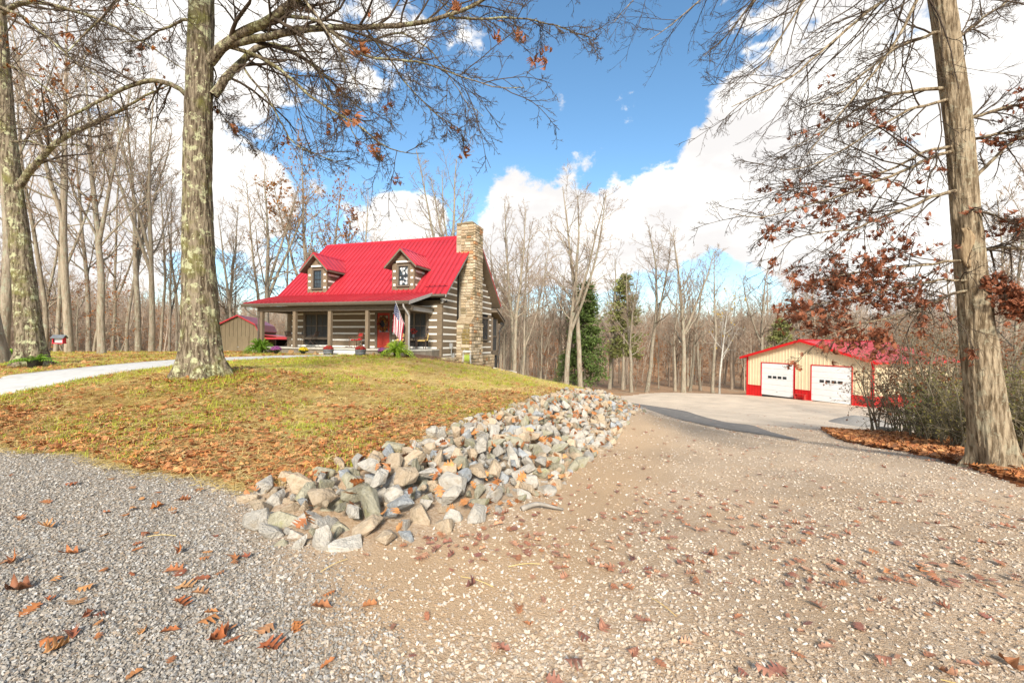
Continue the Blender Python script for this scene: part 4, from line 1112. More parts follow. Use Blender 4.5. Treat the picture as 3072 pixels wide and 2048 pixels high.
M_barkF = mat('woodland_bark', (.18, .145, .10), (.36, .30, .23), scale=6, stretch=(1.5, 1.5, .3), rough=.95, bump=.8, bscale=12, bdist=.04, spec=.1, extra=bark_extra((.30, .31, .23), None), rnd=.18)
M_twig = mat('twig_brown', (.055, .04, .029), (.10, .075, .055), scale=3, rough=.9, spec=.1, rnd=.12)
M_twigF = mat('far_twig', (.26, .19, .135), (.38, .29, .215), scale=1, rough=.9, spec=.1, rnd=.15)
M_white_bark = mat('pale_bark', (.42, .40, .34), (.58, .56, .50), scale=4, rough=.85, bump=.3, c3=(.22, .2, .16), scale3=3, spec=.15)
M_oakleaf_up = ramp_mat('russet_leaf', [(.34, .13, .055), (.46, .19, .08), (.28, .10, .05), (.52, .24, .10), (.40, .16, .065)], rough=.6, noise_scale=4, noise_amt=.35, translucent=.25)
M_orangeleaf = ramp_mat('orange_leaf', [(.36, .13, .03), (.30, .10, .025), (.42, .18, .04)], rough=.6, noise_scale=2, noise_amt=.3, translucent=.3)
M_yellowleaf = ramp_mat('yellow_leaf', [(.50, .33, .05), (.42, .27, .04), (.55, .38, .08)], rough=.6, noise_scale=2, noise_amt=.3, translucent=.3)

def oak_outline(lobes=3, depth=.5, w=.36):
    """half outline of a lobed leaf from stem (0) to tip (1)"""
    pts = [(0.0, .012), (.10, .03)]
    for i in range(lobes):
        a = .16 + .72 * i / lobes; s = .72 / lobes
        ww = w * (.65 + .45 * math.sin(math.pi * (i + .7) / (lobes + .3)))
        pts += [(a + s * .18, ww * (1 - depth)), (a + s * .62, ww), (a + s * .86, ww * .8), (a + s * .98, ww * (1 - depth) * .9)]
    pts += [(.95, .05), (1.0, 0.0)]
    return pts
def leaf_np(lobes, depth, w, curl, twist, fold, droop=0.0, seed=0):
    """one leaf as vertices and triangles: two halves folded along the midrib, curled along its length"""
    g = np.random.default_rng(seed)
    o = oak_outline(lobes, depth, w); V = []; F = []
    n = len(o)
    for (y, x) in o: V.append((0, y, 0))
    for s in (-1, 1):
        b0 = len(V)
        for (y, x) in o: V.append((s * x * g.uniform(.85, 1.15), y + x * .12, 0))
        for i in range(n - 1):
            q = [i, i + 1, b0 + i + 1, b0 + i]
            F += [(q[0], q[2], q[1]), (q[0], q[3], q[2])] if s > 0 else [(q[0], q[1], q[2]), (q[0], q[2], q[3])]
    V = np.array(V, float)
    z = fold * np.abs(V[:, 0]) + curl * (V[:, 0] ** 2) * 4 + .06 * np.sin(V[:, 1] * 9 + seed) * np.abs(V[:, 0]) * 3 - droop * V[:, 1] ** 2 + curl * .35 * (V[:, 1] - .5) ** 2 * 2
    V[:, 2] = z
    a = twist * (V[:, 1] - .4); c, s_ = np.cos(a), np.sin(a)
    V[:, 0], V[:, 2] = V[:, 0] * c - V[:, 2] * s_, V[:, 0] * s_ + V[:, 2] * c
    V[:, 1] -= .45
    return V, np.array(F)
LEAF_SHAPES = [leaf_np(3, .60, .42, .5, .4, .25, seed=1), leaf_np(4, .5, .33, -.4, -.5, -.15, seed=2), leaf_np(3, .68, .46, .9, .8, .35, seed=3), leaf_np(3, .35, .30, .7, -.9, .5, seed=4),
               leaf_np(4, .6, .38, .25, .2, .1, seed=5), leaf_np(3, .62, .44, -.8, .6, -.3, seed=6), leaf_np(2, .5, .36, 1.2, 1.2, .6, seed=7)]

def leaves_mesh(pos, size, name, m, parent, shapes=None, g=rng, hang=.6):
    """many leaves joined: each its own size and attitude"""
    shapes = shapes or LEAF_SHAPES
    bk = Bulk()
    pick = g.integers(0, len(shapes), len(pos))
    for k, (V, F) in enumerate(shapes):
        p = pos[pick == k]; n = len(p)
        if not n: continue
        sz = size * g.uniform(.7, 1.25, n)
        a, b, c = g.uniform(0, 2 * np.pi, n), g.normal(0, .9, n) - hang, g.normal(0, .6, n)
        def rot(ax, t):
            M_ = np.zeros((n, 3, 3)); i, j = [(1, 2), (2, 0), (0, 1)][ax]
            M_[:, ax, ax] = 1; M_[:, i, i] = np.cos(t); M_[:, j, j] = np.cos(t); M_[:, i, j] = -np.sin(t); M_[:, j, i] = np.sin(t); return M_
        Rm = rot(2, a) @ rot(0, b) @ rot(1, c)
        W = np.einsum('nij,vj->nvi', Rm, V) * sz[:, None, None] + p[:, None, :]
        FF = (np.arange(n) * len(V))[:, None, None] + F[None]
        bk.add(W.reshape(-1, 3), FF.reshape(-1, 3))
    o = bk.obj(name, m, parent, smooth=True)
    tag(o, kind='stuff')
    return o
# leaves of far trees: one folded diamond each
SMALL_LEAF = [(np.array([(0, -.5, 0), (.32, 0, .06), (0, .5, -.05), (-.32, 0, .08)], float), np.array([(0, 1, 2), (0, 2, 3)]))]

def trunk_np(path, rad, n, sides, rough=.06, flare=0.0, seed=0, ridges=14, lobes=5):
    P, r = resample(path, rad, n)
    T = np.gradient(P, axis=0); T = nrm(T)
    a = np.cross(T, np.array((0.0, 1.0, .15))); a = nrm(a); b = np.cross(T, a)
    th = np.arange(sides) * 2 * math.pi / sides
    d = np.concatenate([[0], np.cumsum(np.linalg.norm(np.diff(P, axis=0), axis=1))])
    TH, DD = np.meshgrid(th, d)
    cx, sx = np.cos(TH), np.sin(TH)
    q = np.stack([cx * ridges / 5, sx * ridges / 5, DD * .9], -1)
    rid = np.abs(fbm(q * 1.6, 4, seed) - .5) * 2
    fine = fbm(np.stack([cx * 6, sx * 6, DD * 5], -1), 3, seed + 9) - .5
    big = fbm(np.stack([cx * .9, sx * .9, DD * .5], -1), 3, seed + 5) - .5
    rr = r[:, None] * (1 + rough * (rid - .4) * 1.6 + rough * .7 * fine + .12 * big)
    if flare:
        fl = np.exp(-DD / (flare * .9))
        rr = rr * (1 + fl * (.62 + .34 * np.cos(lobes * TH + seed) + .22 * np.cos(3 * TH + 1.7 * seed)))
    V = P[:, None, :] + rr[..., None] * (cx[..., None] * a[:, None, :] + sx[..., None] * b[:, None, :])
    idx = np.arange(n * sides).reshape(n, sides); k2 = (np.arange(sides) + 1) % sides
    F = np.stack([idx[:-1], idx[:-1][:, k2], idx[1:][:, k2], idx[1:]], -1).reshape(-1, 4)
    return V.reshape(-1, 3), F, P, r

def limbs_to_paths(limbs, n=22, jit=.03, g=rng):
    Ps, Rs = [], []
    for pts, r0, r1 in limbs:
        P = np.array([at(*p) for p in pts]); Q, rr = resample(P, [r0, r1], n)
        w = np.cumsum(g.normal(0, jit, (n, 3)), 0) * .35; w -= np.linspace(0, 1, n)[:, None] * w[-1]
        Ps.append(Q + w); Rs.append(rr)
    return np.array(Ps), np.array(Rs)

def to_local(V, base): return V - np.asarray(base)[None, :]

# ---- the big lichened tree on the lawn
def near_tree(name, label, base, trunk_pts, trunk_rad, limbs, m, lv, seed, flare=.5, group=None, trunk_res=(220, 64), extra_trunk=None, rough=.06, twig_m=None):
    g = np.random.default_rng(seed)
    root = empty(name, base); tag(root, label, 'tree', group)
    V, F, P, r = trunk_np(trunk_pts, trunk_rad, trunk_res[0], trunk_res[1], flare=flare, seed=seed, rough=rough)
    obj_np('trunk', to_local(V, base), F, m, root, smooth=True)
    LP, LR = limbs_to_paths(limbs, g=g)
    for i in range(len(LP)):
        b = Bulk(); b.tubes(to_local(LP[i], base)[None], LR[i][None], 10 if LR[i][0] > .03 else 6); b.obj('limb', m, root)
    tw = Bulk(); last = []
    cur = (LP, LR)
    levels = []
    for (nc, t0, t1, lf, ang, npts, rf, trop, wob, rmin, sides, flat) in lv:
        C, CR = grow(cur[0], cur[1], nc, t0, t1, lf, ang, npts, rf, trop, wob, g, rmin=rmin, flat=flat)
        tw.tubes(C - np.asarray(base), CR, sides); levels.append((C, CR)); cur = (C, CR)
    tw.obj('twigs', twig_m or M_twig, root)
    return root, levels, LP

d = 9.0
baseA = at(614, 1122, d); baseA[2] = gz1(baseA[0], baseA[1]) - .08
A_tr = [baseA, at(608, 1060, d), at(600, 900, d), at(594, 700, d), at(592, 500, d), at(597, 300, d), at(606, 0, d), at(612, -300, d), at(618, -560, d)]
A_rd = [.33, .32, .285, .255, .245, .235, .225, .21, .19, .175]
A_l = [
    ([(628, 190, 9), (660, 150, 8.95), (712, 103, 8.85), (800, 62, 8.6), (887, 0, 8.4), (990, -120, 8.1), (1090, -260, 7.9)], .105, .045),
    ([(690, 128, 8.9), (758, 112, 8.8), (878, 100, 8.6), (968, 82, 8.5), (1100, 85, 8.3), (1236, 78, 8.2), (1325, 65, 8.1), (1460, 0, 8.0), (1600, -90, 7.9)], .075, .018),
    ([(1347, 58, 8.1), (1450, 54, 8.3), (1550, 45, 8.5), (1650, 70, 8.6), (1790, 118, 8.8)], .024, .006),
    ([(838, 51, 8.6), (935, 48, 8.3), (985, 85, 8.1), (1055, 147, 7.8), (1145, 185, 7.6), (1205, 174, 7.5), (1370, 219, 7.4), (1480, 268, 7.4), (1572, 262, 7.4)], .036, .006),
    ([(680, 140, 8.95), (790, 178, 8.9), (892, 260, 8.8), (985, 335, 8.6), (1080, 370, 8.5), (1146, 446, 8.4), (1275, 460, 8.4)], .042, .006),
    ([(640, 288, 9), (690, 232, 9.1), (735, 178, 9.3), (790, 130, 9.5), (850, 138, 9.7), (950, 200, 9.9), (1040, 290, 10), (1110, 350, 10)], .085, .008),
    ([(728, 195, 9.2), (770, 262, 9.3), (805, 300, 9.4), (830, 360, 9.5), (870, 430, 9.5), (930, 455, 9.6), (1020, 490, 9.6)], .024, .006),
    ([(575, 305, 9), (540, 268, 9), (500, 248, 8.95), (445, 232, 8.9), (390, 258, 8.9), (340, 280, 8.9), (265, 320, 8.9), (180, 362, 8.9), (90, 405, 8.9)], .052, .014),
    ([(582, 60, 9), (540, 60, 9), (480, 95, 9.1), (425, 120, 9.1), (360, 130, 9.2)], .032, .008),
    ([(612, -120, 9), (700, -160, 8.4), (850, -90, 7.6), (960, 60, 7.2), (1040, 180, 7.0), (1090, 290, 7.0)], .05, .006),
    ([(985, 92, 8.4), (1090, 130, 8.6), (1200, 95, 8.8), (1290, 160, 9), (1390, 300, 9.1), (1450, 350, 9.1)], .026, .005),
    ([(1100, 85, 8.3), (1170, 180, 8.7), (1220, 260, 8.9), (1300, 340, 9.0), (1400, 400, 9.0)], .024, .005),
    ([(880, 100, 8.6), (940, 190, 8.9), (1010, 300, 9.2), (1070, 420, 9.4), (1150, 470, 9.5)], .026, .005),
    ([(612, -250, 9), (520, -200, 8.2), (400, -60, 7.6), (300, 60, 7.3), (200, 160, 7.2)], .05, .008),
    ([(618, -300, 9), (760, -330, 9.5), (1000, -220, 10), (1230, -60, 10.3), (1400, 60, 10.4)], .06, .008),
    ([(640, 200, 9.1), (650, 330, 9.4), (700, 390, 9.5), (760, 440, 9.6)], .016, .005),
]
lvA = [(16, .10, .97, .40, 46, 8, .5, (.01, 0, -.035), .12, .009, 4, (1, .8, 1)),
       (8, .15, .95, .48, 42, 6, .6, (0, 0, -.01), .17, .006, 3, None),
       (4, .2, .98, .5, 40, 5, .7, (0, 0, .0), .2, .0048, 3, None),
       (2, .3, .98, .55, 38, 4, .8, (0, 0, .02), .2, .004, 3, None)]
treeA, levA, LPA = near_tree('oak_tree', 'thick lichen-spotted trunk with wide bare limbs standing on the lawn by the walkway', baseA, A_tr, A_rd, A_l, M_barkA, lvA, 3, trunk_res=(420, 110), rough=.10)
gA = np.random.default_rng(77)
tips = levA[1][0][:, -1]
sel = tips[gA.random(len(tips)) < .022]; pos = np.repeat(sel, 5, 0) + gA.normal(0, .05, (len(sel) * 5, 3))
leaves_mesh(pos - baseA, .13, 'leaves', M_oakleaf_up, treeA, g=gA)

# ---- big leaning tree at the left edge
d = 12.5
baseB = at(95, 1092, d); baseB[2] = gz1(baseB[0], baseB[1]) - .08
B_tr = [baseB, at(92, 1040, d), at(75, 860, d), at(58, 700, d), at(38, 540, d), at(20, 380, d), at(6, 200, d), at(-12, 0, d), at(-30, -300, d)]
B_l = [
    ([(58, 560, 12.4), (85, 520, 12.3), (120, 478, 12.1), (165, 430, 12.0), (190, 408, 11.9), (270, 375, 11.8), (330, 350, 11.6), (430, 295, 11.5), (520, 250, 11.4)], .095, .014),
    ([(10, 40, 12.5), (60, 12, 12), (130, 5, 11.6), (220, 30, 11.3), (330, 65, 11), (430, 125, 10.8), (560, 215, 10.6)], .065, .008),
    ([(-5, 20, 12.4), (60, 50, 11.8), (110, 90, 11.4), (150, 120, 11.1), (220, 180, 10.8), (310, 245, 10.5), (400, 300, 10.3)], .045, .008),
    ([(15, 190, 12.5), (60, 210, 12), (130, 260, 11.5), (220, 320, 11), (290, 370, 10.8)], .032, .006),
    ([(30, 430, 12.5), (75, 420, 12.2), (140, 440, 11.9), (230, 430, 11.6), (330, 470, 11.4)], .035, .006),
    ([(45, 600, 12.4), (90, 520, 12.8), (140, 530, 13), (230, 590, 13), (300, 640, 13)], .03, .006),
    ([(-12, -60, 12.4), (90, -90, 11.5), (240, -60, 11), (380, 0, 10.6), (480, 70, 10.4)], .05, .008),
    ([(0, 250, 12.5), (-60, 200, 12), (-140, 180, 11.5)], .05, .01),
]
lvB = [(12, .12, .97, .30, 46, 8, .5, (0, 0, .02), .12, .010, 4, None), (6, .15, .95, .48, 42, 6, .6, (0, 0, .02), .16, .0068, 3, None), (4, .2, .98, .5, 40, 5, .7, (0, 0, .02), .2, .0055, 3, None), (2, .3, .98, .55, 38, 3, .8, (0, 0, .02), .2, .0032, 3, None)]
treeB, levB, _ = near_tree('oak_tree', 'big grey leaning trunk beside the red bird feeder at the left edge', baseB, B_tr, [.29, .27, .235, .205, .195, .185, .18, .165, .15], B_l, M_barkA, lvB, 5, trunk_res=(260, 72), rough=.09)
gB = np.random.default_rng(78)
tips = levB[1][0].reshape(-1, 3)
w_ = np.exp(-(((tips[:, 0] - at(110, 170, 11.5)[0]) / 1.3) ** 2 + ((tips[:, 2] - at(110, 170, 11.5)[2]) / 1.4) ** 2))
sel = tips[gB.random(len(tips)) < .012 + .14 * w_]
leaves_mesh(np.repeat(sel, 2, 0) + gB.normal(0, .07, (len(sel) * 2, 3)) - baseB, .10, 'leaves', M_orangeleaf, treeB, g=gB)

# ---- right-hand oak with russet leaves
d = 7.0
baseC = at(2992, 1412, d); baseC[2] = gz1(baseC[0], baseC[1]) - .1
C_tr = [baseC, at(2980, 1340, d), at(2957, 1200, d), at(2932, 1000, d), at(2912, 800, d), at(2894, 600, d), at(2878, 400, d), at(2858, 240, d), at(2826, 0, d), at(2795, -250, d), at(2770, -520, d)]
C_l = [
    ([(2790, -230, 7), (2720, -120, 6.7), (2775, -20, 6.6), (2730, 54, 6.5), (2677, 152, 6.4), (2619, 232, 6.3), (2574, 286, 6.25), (2520, 348, 6.2), (2462, 429, 6.2), (2420, 465, 6.2)], .034, .006),
    ([(2800, -200, 7), (2740, -60, 7), (2650, 0, 6.9), (2538, 89, 6.8), (2395, 201, 6.7), (2306, 268, 6.6), (2195, 321, 6.6)], .034, .006),
    ([(2840, 90, 7), (2780, 105, 6.9), (2690, 140, 6.8), (2600, 210, 6.7), (2500, 290, 6.6), (2390, 330, 6.5)], .028, .005),
    ([(2850, 265, 7), (2800, 262, 7), (2720, 270, 7), (2640, 290, 7), (2540, 350, 7), (2420, 420, 7), (2330, 460, 7)], .03, .005),
    ([(2855, 300, 7), (2760, 320, 6.7), (2660, 370, 6.5), (2540, 440, 6.3), (2440, 500, 6.2), (2340, 510, 6.2)], .026, .005),
    ([(2868, 436, 7), (2833, 435, 7), (2775, 442, 6.9), (2686, 496, 6.8), (2596, 527, 6.7), (2462, 562, 6.6), (2330, 560, 6.6)], .026, .005),
    ([(2870, 450, 7), (2835, 455, 6.9), (2730, 505, 6.6), (2663, 536, 6.4), (2552, 580, 6.2), (2418, 616, 6.0), (2300, 655, 5.9), (2200, 642, 5.9)], .030, .005),
    ([(2885, 570, 7), (2842, 575, 6.9), (2753, 612, 6.7), (2663, 647, 6.5), (2550, 690, 6.3), (2400, 712, 6.2), (2320, 745, 6.2)], .030, .005),
    ([(2910, 785, 7), (2862, 785, 6.9), (2761, 796, 6.7), (2593, 819, 6.5), (2452, 841, 6.4)], .024, .005),
    ([(2915, 840, 7), (2867, 841, 6.8), (2705, 858, 6.5), (2537, 900, 6.2), (2441, 915, 6.1)], .022, .005),
    ([(2915, 868, 7), (2867, 870, 6.8), (2761, 931, 6.5), (2649, 959, 6.3), (2508, 1004, 6.1), (2470, 1018, 6.1)], .022, .005),
    ([(2915, 755, 7), (2955, 748, 7), (3013, 735, 7), (3080, 748, 7), (3180, 790, 7)], .035, .01),
    ([(2885, 360, 7), (2922, 353, 7), (2998, 330, 6.9), (3072, 312, 6.8), (3200, 260, 6.7)], .03, .008),
    ([(2890, 425, 7), (2930, 415, 6.9), (3000, 402, 6.7), (3072, 390, 6.6), (3200, 380, 6.5)], .026, .008),
    ([(2905, 545, 7), (2945, 500, 7.1), (3010, 440, 7.2), (3072, 395, 7.3), (3180, 330, 7.4)], .032, .008),
    ([(2850, 140, 7), (2900, 90, 7.1), (2980, 30, 7.3), (3072, -20, 7.4)], .03, .008),
    ([(2920, 840, 7), (2980, 850, 6.8), (3040, 890, 6.6), (3110, 930, 6.5)], .022, .006),
    ([(2770, -430, 7), (2600, -330, 7.5), (2380, -140, 8), (2250, 20, 8.2), (2170, 120, 8.3), (2110, 170, 8.3)], .05, .006),
    ([(2775, -460, 7), (2640, -380, 7.8), (2430, -250, 8.5), (2200, -80, 9), (2060, 40, 9.2), (1950, 120, 9.3)], .045, .006),
    ([(2770, -400, 7), (2640, -260, 7.2), (2460, -70, 7.5), (2380, 60, 7.6), (2300, 190, 7.7), (2250, 230, 7.7)], .045, .006),
    ([(2775, -480, 7), (2560, -440, 8.2), (2300, -320, 9), (2050, -140, 9.5), (1900, 0, 9.7), (1840, 70, 9.7)], .045, .006),
    ([(2885, 620, 7), (2940, 640, 6.8), (3010, 660, 6.7), (3090, 700, 6.6)], .02, .006),
]
lvC = [(17, .08, .97, .42, 32, 8, .55, (-.02, 0, -.035), .08, .0065, 4, (1, 1, .8)), (6, .15, .95, .5, 34, 6, .65, (-.01, 0, -.02), .12, .0046, 3, None), (3, .2, .98, .5, 36, 5, .75, (0, 0, -.01), .16, .0036, 3, None), (2, .3, .98, .55, 36, 3, .8, (0, 0, 0), .2, .003, 3, None)]
treeC, levC, LPC = near_tree('oak_tree', 'tall straight oak trunk with russet leaves at the right edge of the drive', baseC, C_tr, [.27, .25, .225, .20, .185, .175, .17, .165, .158, .15, .14], C_l, M_barkC, lvC, 9, flare=.35, trunk_res=(420, 110), rough=.11)
gC = np.random.default_rng(79)
L1 = levC[0][0]; nl = len(C_l)
leafy = {6: .55, 7: .55, 5: .12, 8: .7, 9: .7, 10: .9, 13: .5, 16: .9, 12: .15, 21: .4, 4: .05, 0: .04, 3: .04}
pos = []
L2 = levC[1][0].reshape(nl, -1, 6, 3)
for li, f in leafy.items():
    p = L2[li].reshape(-1, 3); k = p[gC.random(len(p)) < f * .28]
    k = k[fbm(k * 2.6, 3, 4) > .50]; k = np.repeat(k, 4, 0); pos.append(k + gC.normal(0, .055, k.shape))
pos = np.concatenate(pos); pos = pos[(pos[:, 0] / pos[:, 1] > .56)]
leaves_mesh(pos - baseC, .085, 'leaves', M_oakleaf_up, treeC, g=gC)
# torn strip of bare wood on the trunk
# (a scar where the bark has come away)
M_scar = mat('bare_wood', (.24, .16, .09), (.42, .31, .18), scale=22, stretch=(2, 2, .3), rough=.8, bump=.4)
P_, r_ = resample(C_tr, [.27, .25, .225, .20, .185, .175, .17, .165, .158, .15, .14], 400)
zs = [at(0, 655, d)[2], at(0, 770, d)[2]]
sc = []
for z in np.linspace(zs[0], zs[1], 14):
    i = int(np.argmin(np.abs(P_[:, 2] - z))); sc.append((P_[i], r_[i], (zs[0] - z) / (zs[0] - zs[1])))
V = []; F = []
for c, r, t in sc:
    hw_ = .42 * math.sin(math.pi * min(1, .12 + .8 * t)) ** .6 * (1 - .4 * t)
    for k in range(7):
        a = -2.5 + hw_ * (k / 6 * 2 - 1) + .16 * math.sin(t * 7 + k) * (k in (0, 6))
        V.append(c + np.array((math.cos(a), math.sin(a), 0)) * (r * 1.06 - .012 * math.sin(math.pi * k / 6) + .005 * math.sin(k * 2.2 + t * 5)))
for i in range(13):
    for k in range(6): F.append((i * 7 + k, i * 7 + k + 1, i * 7 + k + 8, i * 7 + k + 7))
sco = obj_np('bark_scar', np.array(V) - baseC, np.array(F), M_scar, treeC)
sm_ = sco.modifiers.new('thick', 'SOLIDIFY'); sm_.thickness = .02; sm_.offset = -1

# ---- woodland trees: prototypes with a trunk and a crown of twigs
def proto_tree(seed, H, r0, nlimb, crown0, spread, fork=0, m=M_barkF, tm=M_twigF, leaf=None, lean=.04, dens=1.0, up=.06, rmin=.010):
    g = np.random.default_rng(seed)
    tr = Bulk(); cr = Bulk()
    n = 20
    def stem(p0, dirv, L, ra, rb):
        d_ = np.array(dirv, float); p = np.array(p0, float); out = [p.copy()]
        for k in range(n - 1):
            d_ = nrm(d_ + g.normal(0, .035, 3) + np.array((0, 0, .03))); p = p + d_ * L / (n - 1); out.append(p.copy())
        return np.array(out), np.interp(np.linspace(0, 1, n), [0, .05, .5, 1], [ra * 1.25, ra, ra * .62, rb])
    P0, R0 = stem((0, 0, -.3), (g.normal(0, lean), g.normal(0, lean), 1), H, r0, r0 * .12)
    stems = [(P0, R0)]
    for f in range(fork):
        k = int(n * g.uniform(.22, .5)); a = g.uniform(0, 6.28)
        Pf, Rf = stem(P0[k], (math.cos(a) * .42, math.sin(a) * .42, 1), H * (1 - k / n) * g.uniform(.8, .98), R0[k] * .75, r0 * .1); stems.append((Pf, Rf))
    SP_ = np.array([s[0] for s in stems]); SR_ = np.array([s[1] for s in stems])
    tr.tubes(SP_, SR_, 9)
    l1, r1 = grow(SP_, SR_, nlimb, crown0, .97, spread, 48, 9, .42, (0, 0, up), .09, g, rmin=.02, fall=.62)
    tr.tubes(l1, r1, 5)
    l2, r2 = grow(l1, r1, 6, .15, .96, .48, 42, 6, .55, (0, 0, up * .6), .13, g, rmin=rmin * 1.5)
    l3, r3 = grow(l2, r2, max(2, int(4 * dens)), .2, .98, .5, 40, 4, .6, (0, 0, up * .6), .16, g, rmin=rmin)
    l4, r4 = grow(l3, r3, max(2, int(3 * dens)), .25, .98, .6, 36, 3, .7, (0, 0, .03), .2, g, rmin=rmin * .75)
    cr.tubes(l2, r2, 4); cr.tubes(l3, r3, 3); cr.tubes(l4, r4, 3)
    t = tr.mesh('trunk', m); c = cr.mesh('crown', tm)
    lf = None
    if leaf:
        (lm, frac, size) = leaf
        p = np.concatenate([l4[:, -1], l3[:, -1]]); p = p[g.random(len(p)) < frac]
        b = Bulk(); V, F = SMALL_LEAF[0]
        k = len(p); A = g.normal(size=(k, 3, 3)); Q = nrm(A[:, 0]); S = nrm(np.cross(Q, A[:, 1])); U = np.cross(Q, S)
        W = p[:, None, :] + size * g.uniform(.7, 1.4, (k, 1, 1)) * (V[None, :, 0:1] * Q[:, None] + V[None, :, 1:2] * S[:, None] + V[None, :, 2:3] * U[:, None])
        b.add(W.reshape(-1, 3), ((np.arange(k) * 4)[:, None, None] + F[None]).reshape(-1, 3)); lf = b.mesh('leaves', lm)
    return t, c, lf, H
PT = {
    'tall1': proto_tree(21, 20, .26, 20, .38, .30, 0), 'tall2': proto_tree(22, 20, .26, 18, .42, .28, 1), 'tall3': proto_tree(23, 20, .24, 22, .34, .28, 0),
    'fork': proto_tree(24, 20, .27, 13, .36, .32, 2), 'multi': proto_tree(25, 22, .27, 13, .30, .28, 4, up=.10),
    'wide': proto_tree(26, 16, .24, 18, .30, .42, 1), 'slim1': proto_tree(27, 14, .13, 20, .35, .24, 0), 'slim2': proto_tree(28, 14, .12, 18, .3, .28, 1, lean=.08),
    'orange': proto_tree(29, 18, .22, 20, .40, .30, 1, leaf=(M_orangeleaf, .35, .17)),
    'beech': proto_tree(30, 8, .09, 22, .12, .40, 0, leaf=(M_orangeleaf, .30, .12), up=.0),
    'sycamore': proto_tree(31, 12, .15, 18, .3, .34, 0, m=M_white_bark, tm=mat('pale_twig', (.36, .33, .27), (.46, .43, .37), scale=2, rough=.9), leaf=(M_yellowleaf, .05, .28)),
}
MISC = {}
def place(kind, x, y, H, label, group=None, rz=0.0, name=None, zoff=0.0, wide=1.0, tilt=None):
    t, c, lf, H0 = PT[kind]
    s = H / H0
    o = empty(name or 'bare_tree', (x, y, gz1(x, y) + zoff), rz); o.scale = (s * wide, s * wide, s)
    if tilt: o.rotation_euler = (tilt[0], tilt[1], rz)
    link(bpy.data.objects.new('trunk', t), o); link(bpy.data.objects.new('crown', c), o)
    if lf: q = link(bpy.data.objects.new('leaves', lf), o); q['kind'] = 'stuff'
    tag(o, label, 'tree', group)
    return o
def place_px(kind, px, d, H, label, **k):
    p = at(px, 1024, d); return place(kind, p[0], p[1], H, label, **k)

GR = 'bare trees at the edge of the lot'
place_px('fork', 1701, 46, 21.5, 'tall pale-trunked bare tree, left of the tallest pair rising in front of the dark cedar', group=GR, rz=.4)
place_px('tall1', 1745, 47.5, 22.5, 'tall bare tree right of the tallest pair, rising over the dark cedar', group=GR, rz=1.9)
place_px('tall2', 1942, 48, 18.5, 'pale-trunked bare tree just right of the olive pine', group=GR, rz=2.2)
place_px('wide', 2052, 47, 17.5, 'bare tree with crooked pale trunk and spreading crown left of the sycamore', group=GR, rz=.2)
place_px('sycamore', 2160, 50, 12.5, wide=.75, label='slender white-barked sycamore with a few yellow leaves left of the garage', name='sycamore_tree', rz=1.0)
place_px('tall3', 2140, 56, 18.5, 'dark slim bare tree standing directly behind the white sycamore', group=GR, rz=3.0)
place_px('wide', 2290, 62, 19, 'bare tree with leaning trunk rising behind the left half of the garage', group=GR, rz=4.0)
place_px('slim1', 1560, 50, 15, 'slim bare tree standing alone just right of the house', group=GR, rz=1.0)
place_px('slim2', 1620, 52, 15, 'second slim bare tree from the house, leaning', group=GR, rz=2.6)
place_px('tall3', 1545, 40, 17, 'bare tree with curving limbs showing right of the chimney', group=GR, rz=5.0)
GH = 'bare trees behind the house'
place_px('multi', 1350, 46, 25, 'tallest bare tree with several stems directly behind the chimney', group=GH, rz=1.1)
place_px('orange', 925, 42, 21, 'tree still holding orange leaves high above the left end of the roof', group=GH, rz=.6)
place_px('orange', 980, 45, 20, 'tree with sparse orange leaves behind the left dormer', group=GH, rz=2.9)
place_px('fork', 800, 38, 17.5, 'bare tree with forked stems rising right of the shed', group=GH, rz=2.0)
place_px('slim1', 770, 40, 17, 'slim bare tree just behind the shed roof', group=GH, rz=.3)
place_px('slim2', 850, 40, 16, 'slim bare tree between the shed and the house wall', group=GH, rz=3.3)
for i, (px, d_, H_) in enumerate([(1060, 52, 17), (1110, 55, 18.5), (1180, 50, 15.5), (1230, 54, 16), (1270, 50, 15), (1020, 55, 17), (1480, 50, 15), (700, 40, 14)]):
    place_px(['wide', 'tall3', 'slim1', 'slim2', 'wide', 'tall2', 'slim1', 'tall1'][i], px, d_, H_, 'bare grey crown showing above the red roof ridge' if i < 6 else ('bare crown just right of the chimney top' if i == 6 else 'bare tree left of the shed roof peak'), group='bare crowns over the roof' if i < 6 else GH, rz=i * 1.3)
GLT = 'bare trees of the left woods'
for kind, px, d_, H_, lab in [
        ('wide', 307, 21.5, 15, 'pale straight trunk with open crown between the bird feeder and the lichened tree'), ('tall2', 208, 23, 19, 'grey trunk next right of the red bird feeder'),
        ('slim2', 164, 27, 19, 'thin leaning trunk just right of the red bird feeder'), ('slim1', 135, 28, 20, 'thin dark trunk directly behind the red bird feeder'),
        ('tall1', 10, 19, 20, 'grey trunk standing behind the leaning tree at the left edge'), ('fork', 415, 31, 19, 'tree with forked trunk second to the left of the lichened tree'),
        ('fork', 455, 28, 17, 'dark forked trunk nearest left of the lichened tree'), ('slim1', 381, 32, 17, 'thin straight trunk left of the forked pair'),
        ('slim2', 333, 32, 17, 'thin trunk close behind the pale straight trunk'), ('slim1', 478, 34, 16, 'thin trunk close to the left edge of the lichened tree'),
        ('slim2', 505, 36, 16, 'thin trunk half hidden left of the lichened tree'), ('slim1', 527, 35, 15, 'slimmest trunk touching the left edge of the lichened tree'), ('tall3', 270, 34, 20, 'dark trunk between the two pale trunks in the left woods'), ('tall1', 60, 30, 22, 'tall trunk half hidden by the leaning tree')]:
    place_px(kind, px, d_, H_, lab, group=GLT, rz=px * .37, wide=.75)
